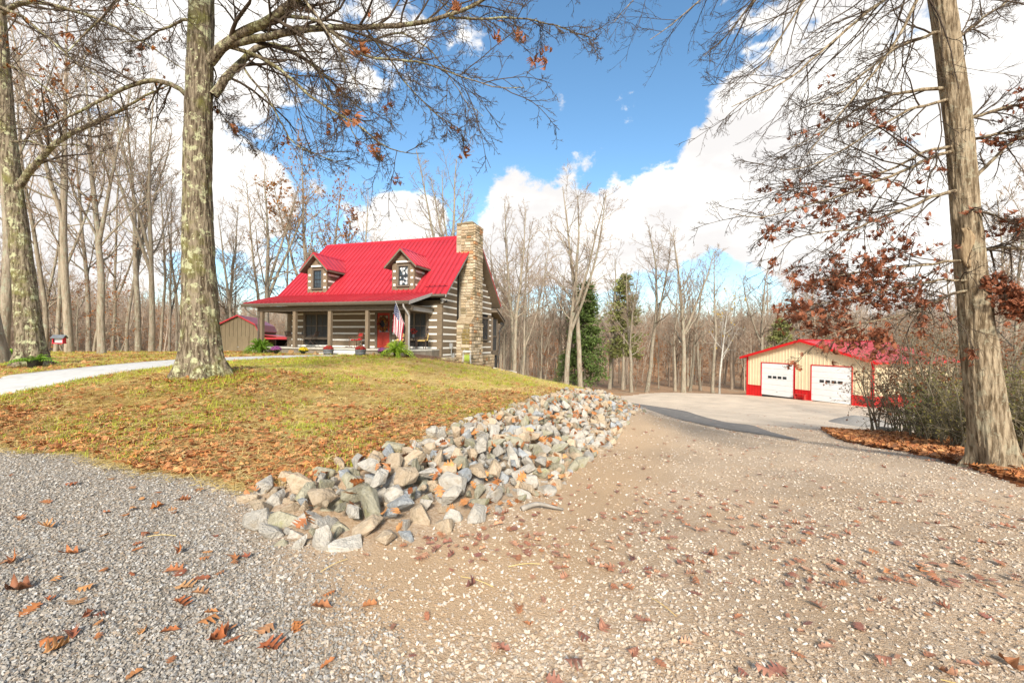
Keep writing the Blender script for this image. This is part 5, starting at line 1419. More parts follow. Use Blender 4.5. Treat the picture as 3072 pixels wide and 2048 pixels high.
# dark trunk cut by the left edge of the picture
place_px('tall1', -8, 13.5, 22, 'dark bluish trunk cut off by the left edge of the picture', rz=2.0, wide=1.25)
place_px('beech', 280, 27, 6.5, 'small beech with orange leaves under the left woods', name='beech_sapling', rz=.5)
place_px('beech', 235, 30, 5.5, 'low beech sapling with thin orange leaves left of the other sapling', name='beech_sapling', rz=2.5)
gT = np.random.default_rng(5)
n_ = 0
WOODS = 'woodland trees beyond the clearing'
for k in range(900):
    a = gT.uniform(-55, 58); r = gT.uniform(34, 84)
    x, y = r * math.sin(R(a)), r * math.cos(R(a))
    if inpoly(np.array([x]), np.array([y]), LAWN)[0] or inpoly(np.array([x]), np.array([y]), GRAVEL)[0]: continue
    if -19 < x < 2 and 20 < y < 36: continue
    if 20 < x < 48 and 30 < y < 55: continue
    if x > 2 and r < 46: continue
    if -26 < x < -15 and 28 < y < 38: continue
    if a < -20 and (r < 42 or k % 2): continue
    kind = ['slim1', 'slim2', 'tall3', 'tall1', 'wide', 'slim1', 'slim2', 'beech'][gT.integers(0, 8)]
    H_ = {'b': gT.uniform(5, 9)}.get(kind[0], gT.uniform(11, 17))
    if kind == 'beech': place(kind, x, y, H_, 'small beech still holding rust-coloured leaves in the woods ' + ('left of the house' if a < -20 else 'behind the house' if a < 0 else 'between house and garage' if a < 28 else 'behind the garage'), group='rust-leaved beeches in the woods', rz=gT.uniform(0, 6), name='beech_sapling')
    else:
        where = 'in the left woods' if a < -32 else 'in the woods behind the shed' if a < -23 else 'in the woods behind the house' if a < -1 else 'in the woods between house and dark cedar' if a < 8 else 'in the woods between cedar and garage' if a < 28 else 'in the woods behind the garage' if a < 44 else 'in the woods beyond the thicket'
        row = 'front row' if r < 50 else 'middle row' if r < 66 else 'back row'
        look = {'slim1': 'slim straight', 'slim2': 'slim forked', 'tall3': 'tall straight', 'tall1': 'tall full-crowned', 'wide': 'broad-crowned'}[kind]
        place(kind, x, y, H_, f'{look} bare tree, {row}, {where}', group=WOODS + ', ' + where, rz=gT.uniform(0, 6))
    n_ += 1
    if n_ >= 120: break
# the hillside wood beyond: one mass
pr = []
for kname in ('slim1', 'tall3', 'wide'):
    t, c, lf, H0 = PT[kname]
    pr.append((t, c))
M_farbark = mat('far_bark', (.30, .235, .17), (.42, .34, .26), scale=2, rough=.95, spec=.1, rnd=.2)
def merged(kname, nm, scale=1.0):
    t, c, lf, H0 = PT[kname]
    bm = bmesh.new(); bm.from_mesh(t); n0 = len(bm.faces); bm.from_mesh(c)
    bm.faces.ensure_lookup_table()
    for f in bm.faces[n0:]: f.material_index = 1
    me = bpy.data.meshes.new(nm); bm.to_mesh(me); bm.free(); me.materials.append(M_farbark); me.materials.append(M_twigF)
    o = bpy.data.objects.new(nm, me); COL.objects.link(o); return o
fw_protos = [merged('slim1', 'far_slim'), merged('slim2', 'far_slim_b'), merged('tall3', 'far_tall'), merged('wide', 'far_wide')]
t, c, lf, H0 = PT['beech']
bo = bpy.data.objects.new('far_beech', lf); COL.objects.link(bo)
fcol = proto_collection('far_wood_kinds', fw_protos + [bo])
order = sorted(o.name for o in fcol.objects)
a = gT.uniform(-58, 58, 3000); r = np.sqrt(gT.uniform(70 ** 2, 215 ** 2, 3000))
x = r * np.sin(np.radians(a)); y = r * np.cos(np.radians(a)); z = gz(x, y)
pick = gT.choice(len(order), 3000, p=[.34 if 'beech' in q else .66 / 4 for q in order])
sc = np.where(np.array(['beech' in order[i] for i in pick]), gT.uniform(.9, 1.5, 3000), gT.uniform(.62, .98, 3000))
fw = scatter('far_wood', np.stack([x, y, z - .2], -1), np.stack([gT.normal(0, .04, 3000), gT.normal(0, .04, 3000), gT.uniform(0, 6.28, 3000)], -1), sc, fcol, len(order), pick)

# ---- conifers
M_cedar = ramp_mat('cedar_green', [(.085, .125, .03), (.105, .15, .035)], rough=.8, noise_scale=1.5, noise_amt=.45)
M_pine = ramp_mat('pine_green', [(.19, .20, .06), (.24, .25, .085)], rough=.8, noise_scale=1.5, noise_amt=.4)
def conifer(name, label, px, d, H, W, m, seed, base_frac=.08, dens=1.0, rag=.3):
    g = np.random.default_rng(seed)
    p = at(px, 1024, d); o = empty(name, (p[0], p[1], gz1(p[0], p[1])))
    tag(o, label, 'tree', 'evergreens at the edge of the woods')
    tb = Bulk(); P = np.stack([np.zeros(14), np.zeros(14), np.linspace(-.3, H, 14)], -1); P[:, :2] += np.cumsum(g.normal(0, .02, (14, 2)), 0)
    tb.tubes(P[None], np.linspace(H * .017, .015, 14)[None], 8)
    nb = int(110 * dens); t = base_frac + (1 - base_frac) * g.random(nb) ** .9
    a = g.uniform(0, 6.28, nb); L = W / 2 * (1 - t) ** .75 * g.uniform(1 - rag, 1.1, nb) + .15
    up = .12 - .15 * (1 - t)
    s = np.linspace(0, 1, 6)[None, :, None]
    d0 = np.stack([np.cos(a), np.sin(a), up], -1)[:, None, :]
    br = np.stack([np.zeros(nb), np.zeros(nb), t * H], -1)[:, None, :] + d0 * L[:, None, None] * s + np.array((0, 0, -.12)) * (s ** 2) * L[:, None, None]
    tb.tubes(br, np.repeat(np.linspace(.03, .008, 6)[None], nb, 0), 3)
    tb.obj('trunk', M_barkF, o)
    nn = int(9000 * dens); bi = g.integers(0, nb, nn); u = g.random(nn) ** .7
    q = br[bi, 0] + (br[bi, -1] - br[bi, 0]) * u[:, None] + g.normal(0, 1, (nn, 3)) * np.array((.16, .16, .10)) * (.5 + u[:, None]) * (H / 9)
    # sprays: narrow blades fanning outwards
    dirn = nrm(br[bi, -1] - br[bi, 0] + g.normal(0, .55, (nn, 3)) * L[bi][:, None]); sd_ = nrm(np.cross(dirn, g.normal(size=(nn, 3)))); ln = g.uniform(.14, .34, nn)[:, None] * H / 9; wd = ln * .22
    V = np.stack([q - sd_ * wd * .4, q + dirn * ln * .5 + sd_ * wd, q + dirn * ln, q + dirn * ln * .5 - sd_ * wd], 1)
    f = Bulk(); f.add(V.reshape(-1, 3), (np.arange(nn) * 4)[:, None] + np.arange(4)[None]); c = f.obj('foliage', m, o, smooth=False); tag(c, kind='stuff')
    return o
conifer('cedar_tree', 'dense dark green cedar behind the two tallest bare trees', 1755, 52, 12.5, 6.2, M_cedar, 1, dens=1.5)
conifer('pine_tree', 'olive green pine with open crown right of the dark cedar', 1870, 56, 14.5, 7.2, M_pine, 2, base_frac=.3, rag=.65, dens=.65)
conifer('pine_tree', 'olive green pine rising behind the left end of the garage', 2345, 62, 10.5, 7.5, M_pine, 3, base_frac=.3, rag=.5)
conifer('cedar_tree', 'small green cedar low beside the big dark cedar', 1690, 50, 4.2, 2.6, M_cedar, 4, dens=.6)
conifer('pine_tree', 'small pale pine far behind the garage roof, right', 2470, 75, 10, 4.5, M_pine, 6, base_frac=.4, rag=.5, dens=.6)

# ---- thicket and leafy saplings right of the drive
M_shrubleaf = ramp_mat('shrub_leaf', [(.25, .09, .035), (.20, .07, .03), (.30, .12, .04)], rough=.6, noise_scale=2, noise_amt=.3, translucent=.25)
M_shrubstem = mat('shrub_stem', (.15, .12, .075), (.24, .20, .13), scale=4, rough=.9)
M_greenleaf = ramp_mat('hedge_leaf', [(.14, .16, .035), (.20, .20, .05), (.25, .21, .06)], rough=.6, noise_scale=2, noise_amt=.3, translucent=.3)
def shrub_proto(seed, H, nst, spread, leafm, nleaf, size, flat=1.0):
    g = np.random.default_rng(seed); n = 9
    a = g.uniform(0, 6.28, nst); lean = g.uniform(.05, spread, nst); p = np.zeros((nst, n, 3)); p[:, 0, :2] = g.normal(0, .14, (nst, 2)); p[:, 0, 2] = -.1
    d_ = nrm(np.stack([np.cos(a) * lean, np.sin(a) * lean, np.ones(nst)], -1)); Ls = H * g.uniform(.65, 1.05, nst)
    for j in range(1, n): d_ = nrm(d_ + g.normal(0, .06, (nst, 3))); p[:, j] = p[:, j - 1] + d_ * (Ls / (n - 1))[:, None]
    rr = np.linspace(.022, .006, n)[None] * g.uniform(.6, 1.3, (nst, 1))
    b = Bulk(); b.tubes(p, rr, 5)
    l1, r1 = grow(p, rr, 9, .2, .97, .42, 52, 6, .5, (0, 0, -.01), .1, g, rmin=.005, flat=(1, 1, flat)); l2, r2 = grow(l1, r1, 5, .2, .97, .5, 42, 5, .6, (0, 0, 0), .14, g, rmin=.0035, flat=(1, 1, flat)); l3, r3 = grow(l2, r2, 3, .3, .98, .5, 40, 3, .7, (0, 0, 0), .16, g, rmin=.0028)
    c = Bulk(); c.tubes(l1, r1, 3); c.tubes(l2, r2, 3); c.tubes(l3, r3, 3)
    pp = np.concatenate([l3.reshape(-1, 3), l2.reshape(-1, 3)]); pp = pp[g.random(len(pp)) < nleaf / len(pp)]
    k = len(pp); V, F = SMALL_LEAF[0]; A = g.normal(size=(k, 3, 3)); Q = nrm(A[:, 0]); S = nrm(np.cross(Q, A[:, 1])); U = np.cross(Q, S)
    W = pp[:, None, :] + size * g.uniform(.7, 1.4, (k, 1, 1)) * (V[None, :, 0:1] * Q[:, None] + V[None, :, 1:2] * S[:, None] + V[None, :, 2:3] * U[:, None])
    lb = Bulk(); lb.add(W.reshape(-1, 3), ((np.arange(k) * 4)[:, None, None] + F[None]).reshape(-1, 3))
    return b.mesh('stem', M_shrubstem), c.mesh('twigs', M_shrubstem), lb.mesh('leaves', leafm)
SH = [shrub_proto(1, 2.6, 7, .5, M_shrubleaf, 850, .05, .35), shrub_proto(2, 2.0, 9, .35, M_greenleaf, 700, .05), shrub_proto(3, 2.3, 8, .45, M_shrubleaf, 500, .05), shrub_proto(4, 1.7, 10, .3, M_greenleaf, 1100, .045)]
def shrub(k, px, d, H, label, group=None, rz=0.0):
    p = at(px, 1024, d); o = empty('shrub', (p[0], p[1], gz1(p[0], p[1])), rz); s = H / [2.6, 2.0, 2.3, 1.7][k]; o.scale = (s, s, s)
    for nm, me in zip(('stem', 'twigs', 'leaves'), SH[k]):
        q = link(bpy.data.objects.new(nm, me), o)
        if nm == 'leaves': q['kind'] = 'stuff'
    tag(o, label, 'shrub', group)
TH = 'thicket shrubs right of the drive'
shrub(0, 2790, 13, 3.7, 'russet-leaved spreading sapling hiding the right corner of the garage', TH, .4)
shrub(0, 2700, 15.5, 3.4, 'lower russet sapling in front of the right garage corner', TH, 2.0)
shrub(2, 2640, 16.5, 3.0, 'thin leafless shrub just left of the russet saplings', TH, 1.0)
shrub(0, 2745, 14, 4.0, 'russet sapling overlapping the garage side wall', TH, 3.3)
shrub(0, 2830, 12, 3.6, 'russet sapling nearest the oak trunk on its left', TH, 5.2)
shrub(0, 2860, 15, 3.9, 'russet sapling crossing the far end of the garage roof', TH, 4.1)
for i, (k, px, d_, H_) in enumerate([(1, 2760, 12.3, 1.9), (3, 2810, 11.3, 1.7), (2, 2850, 12.4, 2.3), (1, 2880, 10.5, 1.9), (3, 2905, 9.4, 1.5), (2, 2700, 14, 2.1), (1, 2830, 13.5, 2.4), (3, 2780, 11.6, 1.3), (3, 2860, 9.8, 1.2)]):
    shrub(k, px, d_, H_, 'tangled leafless shrub in the thicket left of the russet-leaved oak', 'thicket left of the oak', i * 1.7)
for i, (k, px, d_, H_) in enumerate([(1, 3060, 10.5, 2.3), (3, 3030, 9.0, 1.6), (2, 3010, 12, 2.8), (0, 3080, 13, 3.4), (1, 3110, 8.4, 2.0), (2, 2960, 13, 2.6), (0, 2990, 16, 4.2), (3, 3075, 8.6, 1.4), (1, 3220, 9.5, 2.2), (2, 3300, 11, 2.6), (0, 3250, 13, 3.6), (1, 3420, 9, 2.2)]):
    shrub(k, px, d_, H_, 'tangled shrub in the thicket behind and right of the oak trunk', 'thicket behind the oak', i * 1.3 + .5)
for i, (px, d_, H_) in enumerate([(2950, 24, 13), (3040, 20, 12), (3000, 30, 14), (3100, 26, 13), (2900, 36, 14), (3060, 40, 15), (2880, 60, 15), (2960, 55, 15)]):
    place_px(['slim1', 'slim2'][i % 2], px, d_, H_, 'slim bare tree behind the thicket at the right edge', group='slim trees right of the garage', rz=i * 1.1)
# ------------------------------------------------------------------ riprap
def hull_mesh(name, seed, npts, squash, m, bevel=.0, smooth=False):
    g = random.Random(seed); bm = bmesh.new()
    for i in range(npts):
        while True:
            v = Vector((g.uniform(-1, 1), g.uniform(-1, 1), g.uniform(-1, 1)))
            if .72 < v.length < 1.0: break
        bm.verts.new((v.x * .5, v.y * .5 * squash[0], v.z * .5 * squash[1]))
    r = bmesh.ops.convex_hull(bm, input=bm.verts)
    bmesh.ops.delete(bm, geom=[v for v in bm.verts if not v.link_faces], context='VERTS')
    bmesh.ops.dissolve_limit(bm, angle_limit=R(14), verts=bm.verts, edges=bm.edges)
    if bevel: bmesh.ops.bevel(bm, geom=list(bm.edges), offset=bevel, segments=1, affect='EDGES', profile=.6)
    bmesh.ops.triangulate(bm, faces=[f for f in bm.faces if len(f.verts) > 4])
    bmesh.ops.recalc_face_normals(bm, faces=bm.faces)
    me = bpy.data.meshes.new(name); bm.to_mesh(me); bm.free(); me.materials.append(m)
    if smooth: me.polygons.foreach_set('use_smooth', np.ones(len(me.polygons), bool))
    return me
def rock_mat(name, c1, c2, c3, **k):
    return mat(name, c1, c2, scale=4, rough=.9, bump=1.0, bscale=11, bdist=.03, spec=.2, c3=c3, scale3=2.2, lo3=.55, hi3=.72, rnd=.16, detail=9, **k)
M_rock = {'pale grey': rock_mat('pale_limestone', (.37, .335, .28), (.52, .48, .415), (.28, .21, .13)),
          'tan': rock_mat('tan_limestone', (.39, .295, .195), (.51, .41, .295), (.25, .19, .11)),
          'bluish grey': rock_mat('blue_limestone', (.31, .32, .32), (.44, .45, .445), (.25, .22, .18)),
          'moss-stained': rock_mat('mossy_limestone', (.26, .235, .16), (.40, .37, .28), (.20, .19, .05))}
kinds = ['pale grey'] * 7 + ['tan'] * 4 + ['bluish grey'] * 1 + ['moss-stained'] * 3
RK = [(k, hull_mesh('rock', 300 + i, 10 + i % 5, (.62 + .06 * (i % 5), .55 + .06 * (i % 4)), M_rock[k], bevel=.018)) for i, k in enumerate(kinds)]
gR = np.random.default_rng(15)
RP = np.array(ROCKS); RBORD = ROCKS + [ROCKS[0]]
def heap(x, y):
    dd = dist_poly(x, y, RBORD); return .16 * sstep(dd, .0, .9)
def throw(n, rlo, rhi, k_over, tries=40000, shrink=0.0):
    pts = []; lo, hi = RP.min(0), RP.max(0)
    X = gR.uniform(lo[0], hi[0], tries); Y = lo[1] + (hi[1] - lo[1]) * gR.random(tries) ** 1.0
    ok = inpoly(X, Y, ROCKS); X, Y = X[ok], Y[ok]
    rad = rlo + (rhi - rlo) * gR.random(len(X)) ** 1.8
    order = np.argsort(-rad * gR.uniform(.75, 1.25, len(X))); X, Y, rad = X[order], Y[order], rad[order]
    ax, ay, ar = np.empty(n), np.empty(n), np.empty(n); c = 0
    for x, y, r in zip(X, Y, rad):
        if c:
            if np.any((ax[:c] - x) ** 2 + (ay[:c] - y) ** 2 < (k_over * (ar[:c] + r)) ** 2): continue
        ax[c], ay[c], ar[c] = x, y, r; c += 1
        if c >= n: break
    return ax[:c], ay[:c], ar[:c]
x, y, r = throw(2400, .05, .165, .62)
z = gz(x, y) + heap(x, y) + r * .12 + gR.normal(0, .03, len(x))
size_px = r / y
order = np.argsort(-size_px)
near_lab = ['at the near end of the rock bank', 'in the middle of the rock bank', 'at the far end of the rock bank']
rest = []
for c, i in enumerate(order):
    k = int(gR.integers(0, len(RK)))
    rot = (gR.normal(0, .5), gR.normal(0, .5), gR.uniform(0, 6.28)); s = 2 * r[i]
    sc3 = (s * gR.uniform(1.0, 1.35), s * gR.uniform(.9, 1.1), s * gR.uniform(.85, 1.1))
    if c < 300:
        o = link(bpy.data.objects.new('rock', RK[k][1])); o.location = (x[i], y[i], z[i]); o.rotation_euler = rot; o.scale = sc3
        zone = 0 if y[i] < 4.6 else 1 if y[i] < 8.5 else 2
        big = 'large ' if r[i] > .15 else 'small ' if r[i] < .10 else ''
        tag(o, f'{big}{RK[k][0]} angular rock {near_lab[zone]}', 'rock', 'rocks of the riprap bank along the drive')
    else: rest.append((x[i], y[i], z[i], *rot, *sc3, k))
x2, y2, r2 = throw(1500, .08, .17, .62)
z2 = gz(x2, y2) + heap(x2, y2) - .12
for i in range(len(x2)):
    s = 2 * r2[i]; rest.append((x2[i], y2[i], z2[i], gR.normal(0, .6), gR.normal(0, .6), gR.uniform(0, 6.28), s * 1.1, s, s, int(gR.integers(0, len(RK)))))
rest = np.array(rest)
ro = []
for i, (k, me) in enumerate(RK):
    o = bpy.data.objects.new('filler_rock_%02d' % i, me); ro.append(o)
rcol = proto_collection('filler_rocks', ro)
scatter('riprap_filler_rocks', rest[:, :3], rest[:, 3:6], rest[:, 6:9], rcol, len(RK), rest[:, 9].astype(int))

# ------------------------------------------------------------------ loose gravel
M_peb = ramp_mat('grey_pebble', [(.15, .13, .105), (.40, .37, .33), (.26, .22, .17), (.50, .48, .445), (.32, .24, .165), (.35, .34, .32), (.22, .19, .155), (.44, .385, .31)], rough=.85, noise_scale=1.5, noise_amt=.12)
M_pebB = ramp_mat('beige_pebble', [(.34, .25, .17), (.56, .47, .37), (.46, .35, .24), (.62, .56, .48), (.38, .27, .17), (.54, .45, .35), (.27, .20, .145), (.54, .44, .33), (.66, .63, .57)], rough=.85, noise_scale=1.5, noise_amt=.12)
pa = [bpy.data.objects.new('pebble_a%d' % i, hull_mesh('pebble', 500 + i, 9, (.75, .5), M_peb, smooth=False)) for i in range(6)]
pb = [bpy.data.objects.new('pebble_b%d' % i, hull_mesh('pebble', 520 + i, 9, (.75, .48), M_pebB, smooth=False)) for i in range(6)]
pca = proto_collection('pebbles_grey', pa); pcb = proto_collection('pebbles_beige', pb)
def sample_ground(n, y0, y1, half, power=1.0, g=gR, xfun=None):
    """points on the ground ahead of the camera, thinning with distance"""
    Y = y0 * (y1 / y0) ** (g.random(n) ** power); X = g.uniform(-half, half, n) * (Y + .35)
    return X, Y
def tiltrot(n, t, g=gR): return np.stack([g.normal(0, t, n), g.normal(0, t, n), g.uniform(0, 6.28, n)], -1)
RCOV = lambda X, Y: inpoly(X, Y, ROCKS)
X, Y = sample_ground(660000, 1.15, 17, 1.6)
reg = region(X, Y); grey, dirt = zones(X, Y)
ok = (reg == 2) & ~(RCOV(X, Y) & (dist_poly(X, Y, RBORD) > .12))
keepg = ok & (gR.random(len(X)) < grey) & (Y < 9)
keepb = ok & (gR.random(len(X)) < (1 - grey) * np.where(gR.random(len(X)) < .5, 1, 0) * (.80 - .42 * dirt) * (.35 + .65 * sstep(fbm2(X, Y, 1.6, 4, 61), .35, .6)))
for nm, keep, col_, lo, hi in (('loose_grey_gravel', keepg, pca, .008, .034), ('loose_beige_gravel', keepb, pcb, .006, .040)):
    xx, yy = X[keep], Y[keep]; s = lo + (hi - lo) * gR.random(len(xx)) ** (2.6 if 'beige' in nm else 1.8); s = s * (1 + .05 * yy)
    o = scatter(nm, np.stack([xx, yy, gz(xx, yy) + .012 * (fbm2(xx, yy, 6, 2, 42) - .5) + .05 * (fbm2(xx, yy, 1.1, 3, 41) - .5) * sstep(np.hypot(xx, yy), 2, 6) + s * .12], -1), tiltrot(len(xx), .35), s, col_, 6)
    print(nm, len(xx))

# ------------------------------------------------------------------ fallen leaves
M_fall = ramp_mat('fallen_rust_leaf', [(.42, .16, .05), (.30, .09, .035), (.52, .25, .09), (.24, .075, .04), (.46, .20, .07), (.18, .065, .04), (.55, .30, .13)], rough=.55, noise_scale=5, noise_amt=.3, spec=.3)
M_fall2 = ramp_mat('fallen_drive_leaf', [(.36, .15, .08), (.24, .10, .07), (.48, .25, .14), (.19, .085, .065), (.42, .18, .075), (.30, .12, .085), (.52, .30, .18)], rough=.6, noise_scale=5, noise_amt=.3, spec=.3)
M_litter = ramp_mat('leaf_litter', [(.40, .155, .05), (.30, .10, .035), (.54, .24, .08), (.23, .08, .035), (.62, .32, .13), (.34, .13, .055), (.48, .22, .09)], rough=.65, noise_scale=4, noise_amt=.3, spec=.2)
def leaf_me(i, m, nm):
    V, F = LEAF_SHAPES[i]; V = V.copy(); V[:, 2] *= (.16, .2, .22, .3, .14, .2, .34)[i]; V[:, 2] -= V[:, 2].min()
    return mesh_np(nm, V, [F], m, smooth=True)
FL = [leaf_me(i, M_fall, 'fallen_leaf') for i in range(7)]; FD = [leaf_me(i, M_fall2, 'fallen_leaf') for i in range(7)]
lit = [bpy.data.objects.new('litter_leaf%d' % i, leaf_me(i, M_litter, 'litter_leaf')) for i in range(7)]
lcol = proto_collection('litter_leaves', lit)
drl = [bpy.data.objects.new('drive_leaf%d' % i, FD[i]) for i in range(7)]
dcol = proto_collection('drive_leaves', drl)
gL = np.random.default_rng(91)
# single leaves on the gravel in front: clusters as they lie
spots = [(560, 1795), (600, 1785), (385, 1545), (440, 1610), (470, 1600), (410, 1635), (395, 1655), (230, 1455), (335, 1440), (395, 1465), (335, 1540), (460, 1525), (540, 1720), (660, 1725), (535, 1770), (385, 1740), (650, 1615), (640, 1650),
         (620, 1680), (700, 1690), (735, 1675), (300, 1715), (640, 1930), (700, 1925), (300, 1905), (200, 1910), (165, 1935), (150, 1960), (135, 1585), (30, 1430), (800, 1940), (870, 1895), (400, 2035), (980, 1795), (970, 1840), (965, 2010), (140, 1800),
         (1650, 1690), (1780, 1695), (1700, 1740), (1830, 1705), (2095, 1780), (2180, 1745), (2350, 1760), (2470, 1830), (2480, 1955), (2630, 1990), (2420, 1770), (2740, 1745), (2820, 1620), (2640, 1565), (2570, 1580), (2400, 1575), (2290, 1550), (2180, 1530),
         (1660, 1640), (1590, 1620), (1600, 1540), (1560, 1840), (1690, 1835), (1580, 1875), (2240, 1640), (2120, 1665), (2080, 1700), (2010, 1640), (2200, 1600), (2330, 1525), (2060, 1500), (1970, 1480), (2250, 1410), (2440, 1490), (2550, 1510), (2700, 1640), (2860, 1560),
         (2900, 1690), (2950, 1900), (2780, 1850), (2890, 1990), (3000, 1790), (1350, 1720), (1420, 1760), (1300, 1860), (1180, 1900), (1240, 1980), (1100, 1820), (1500, 1960), (1700, 2000), (1990, 1990), (2060, 1940), (2200, 1900), (1900, 1850), (1850, 1780), (1950, 1740),
         (40, 1690), (90, 1840), (220, 1660), (480, 1990), (270, 1830), (520, 1540), (590, 1480), (480, 1480), (150, 1510), (60, 1560)]
def leaf_thing(px, py, jit):
    dd = 2.0
    for _ in range(25):
        q = at(px, py, dd); h = q[2] - gz1(q[0], q[1]); dd += h * 1324 / (py - 1024) * .6
    x_, y_ = q[0] + gL.normal(0, jit), q[1] + gL.normal(0, jit)
    return x_, y_
cnt = 0
for (px, py) in spots + [(gL.uniform(1450, 3050), gL.uniform(1380, 2030)) for _ in range(90)] + [(gL.uniform(0, 900), gL.uniform(1480, 2030)) for _ in range(25)]:
    x_, y_ = leaf_thing(px, py, .02)
    if inpoly(np.array([x_]), np.array([y_]), ROCKS)[0] or region(np.array([x_]), np.array([y_]))[0] != 2: continue
    left = px < 1150
    o = link(bpy.data.objects.new('fallen_leaf', (FL if left else FD)[int(gL.integers(0, 7))]))
    s = gL.uniform(.06, .135) if left else gL.uniform(.045, .105)
    o.location = (x_, y_, gz1(x_, y_) + .012); o.rotation_euler = (gL.normal(0, .1), gL.normal(0, .1), gL.uniform(0, 6.28)); o.scale = (s * gL.uniform(.6, 1.1), s, s * gL.uniform(.8, 2.2))
    row = 'nearest row' if y_ < 2.4 else 'middle row' if y_ < 4.2 else 'far row'
    colm = 'on grey gravel left of the rocks' if left else 'on bare dirt below the rocks' if px < 1750 else 'on the middle of the drive' if px < 2350 else 'on the right side of the drive'
    size = 'small ' if s < .07 else 'large ' if s > .105 else ''
    where = colm + ', ' + row
    tag(o, size + 'rust-coloured oak leaf ' + where, 'leaf', 'single oak leaves fallen on the gravel')
    cnt += 1
# litter on the lawn
def on_ground(X, Y, lift): return np.stack([X, Y, gz(X, Y) + .05 * (fbm2(X, Y, 1.1, 3, 41) - .5) * sstep(np.hypot(X, Y), 2, 6) + lift], -1)
WALKP = WALK_N + WALK_F[::-1]
X, Y = sample_ground(150000, 4.0, 27, 1.45)
reg = region(X, Y); br = brown_amt(X, Y)
clump = fbm2(X, Y, 1.5, 4, 71)
dens = np.clip(.10 + 1.1 * br + 1.5 * (clump - .5), 0, 1) * np.where(Y < 12, 1, .6)
keep = (reg == 1) & (gR.random(len(X)) < dens * .8) & ~inpoly(X, Y, WALKP)
xx, yy = X[keep], Y[keep]; print('litter', len(xx))
scatter('lawn_leaf_litter', on_ground(xx, yy, .012 + .03 * gR.random(len(xx))), tiltrot(len(xx), .25), gR.uniform(.05, .12, len(xx)), lcol, 7)
# thick drift of leaves on the verge, and leaves blown over the drive and rocks
X = gR.uniform(5.5, 13, 30000); Y = gR.uniform(2, 18, 30000); k = inpoly(X, Y, LEAF_BANK); X, Y = X[k], Y[k]
o = scatter('verge_leaf_drift', on_ground(X, Y, .01 + .10 * gR.random(len(X))), tiltrot(len(X), .32), gR.uniform(.08, .15, len(X)), lcol, 7); print('verge', len(X))
X, Y = sample_ground(22000, 3.0, 34, 1.2); reg = region(X, Y)
keep = (reg == 2) & (X > -1) & (gR.random(len(X)) < .12 + .9 * (fbm2(X, Y, .8, 3, 81) - .47)) & ~RCOV(X, Y)
xx, yy = X[keep], Y[keep]
scatter('drive_leaf_litter', on_ground(xx, yy, .02), tiltrot(len(xx), .10), gR.uniform(.035, .09, len(xx)) * (1 + .01 * yy), dcol, 7); print('drive leaves', len(xx))
X = gR.uniform(-3, 7, 9000); Y = gR.uniform(3, 17, 9000); k = RCOV(X, Y); X, Y = X[k][:560], Y[k][:560]
scatter('leaves_between_rocks', np.stack([X, Y, gz(X, Y) + heap(X, Y) + gR.uniform(.0, .10, len(X))], -1), tiltrot(len(X), .7), gR.uniform(.08, .15, len(X)), lcol, 7)
# woodland floor litter near the clearing
X = gR.uniform(-30, -6, 12000); Y = gR.uniform(8, 30, 12000); k = (region(X, Y) == 1) & ~inpoly(X, Y, WALKP) & (gR.random(12000) < .6 * sstep(-X + .25 * Y, 9, 14)); X, Y = X[k], Y[k]
scatter('yard_edge_leaf_litter', on_ground(X, Y, .03), tiltrot(len(X), .35), gR.uniform(.09, .16, len(X)), lcol, 7)

# ------------------------------------------------------------------ grass and straw
def blades_mesh(name, seed, n, h, spread, width, m, lean=.5, flatz=False):
    g = np.random.default_rng(seed); V = []; F = []
    for i in range(n):
        a = g.uniform(0, 6.28); x0, y0 = g.normal(0, spread, 2); L = h * g.uniform(.5, 1.2); ln = lean * g.uniform(.4, 1.4)
        dx, dy = math.cos(a), math.sin(a); wx, wy = -dy * width / 2, dx * width / 2; b = len(V)
        for t, wq in ((0, 1), (.5, .8), (1, .12)):
            if flatz: zz = .012 + .05 * L * math.sin(math.pi * t) * g.uniform(.2, 1.4); rr = L * (t - .5)
            else: zz = L * t * (1 - .35 * ln * t); rr = L * ln * t * t
            V += [(x0 + dx * rr - wx * wq, y0 + dy * rr - wy * wq, zz), (x0 + dx * rr + wx * wq, y0 + dy * rr + wy * wq, zz)]
        F += [(b, b + 1, b + 3, b + 2), (b + 2, b + 3, b + 5, b + 4)]
    return mesh_np(name, V, [np.array(F)], m)
M_grass = ramp_mat('grass_blade', [(.30, .35, .03), (.42, .45, .045), (.52, .52, .065), (.22, .28, .022)], rough=.7, noise_scale=2, noise_amt=.2, translucent=.25)
M_straw = ramp_mat('straw', [(.66, .49, .17), (.76, .59, .24), (.58, .40, .13), (.82, .68, .34)], rough=.75, noise_scale=2, noise_amt=.15, translucent=.15)
gp = [bpy.data.objects.new('tuft%d' % i, blades_mesh('tuft', 600 + i, 16, .055, .04, .006, M_grass)) for i in range(4)]
sp = [bpy.data.objects.new('straw%d' % i, blades_mesh('straw', 620 + i, 10, .18, .08, .005, M_straw, flatz=True)) for i in range(4)]
gcol = proto_collection('grass_tufts', gp); scol = proto_collection('straw_wisps', sp)
X, Y = sample_ground(175000, 4.0, 26, 1.45)
reg = region(X, Y); ga = green_amt(X, Y); cl2 = fbm2(X, Y, 1.1, 4, 73)
keep = (reg == 1) & ~inpoly(X, Y, WALKP) & (gR.random(len(X)) < np.clip(.04 + .8 * ga + 1.2 * (cl2 - .5), 0, 1) * .8)
xx, yy = X[keep], Y[keep]; print('grass', len(xx))
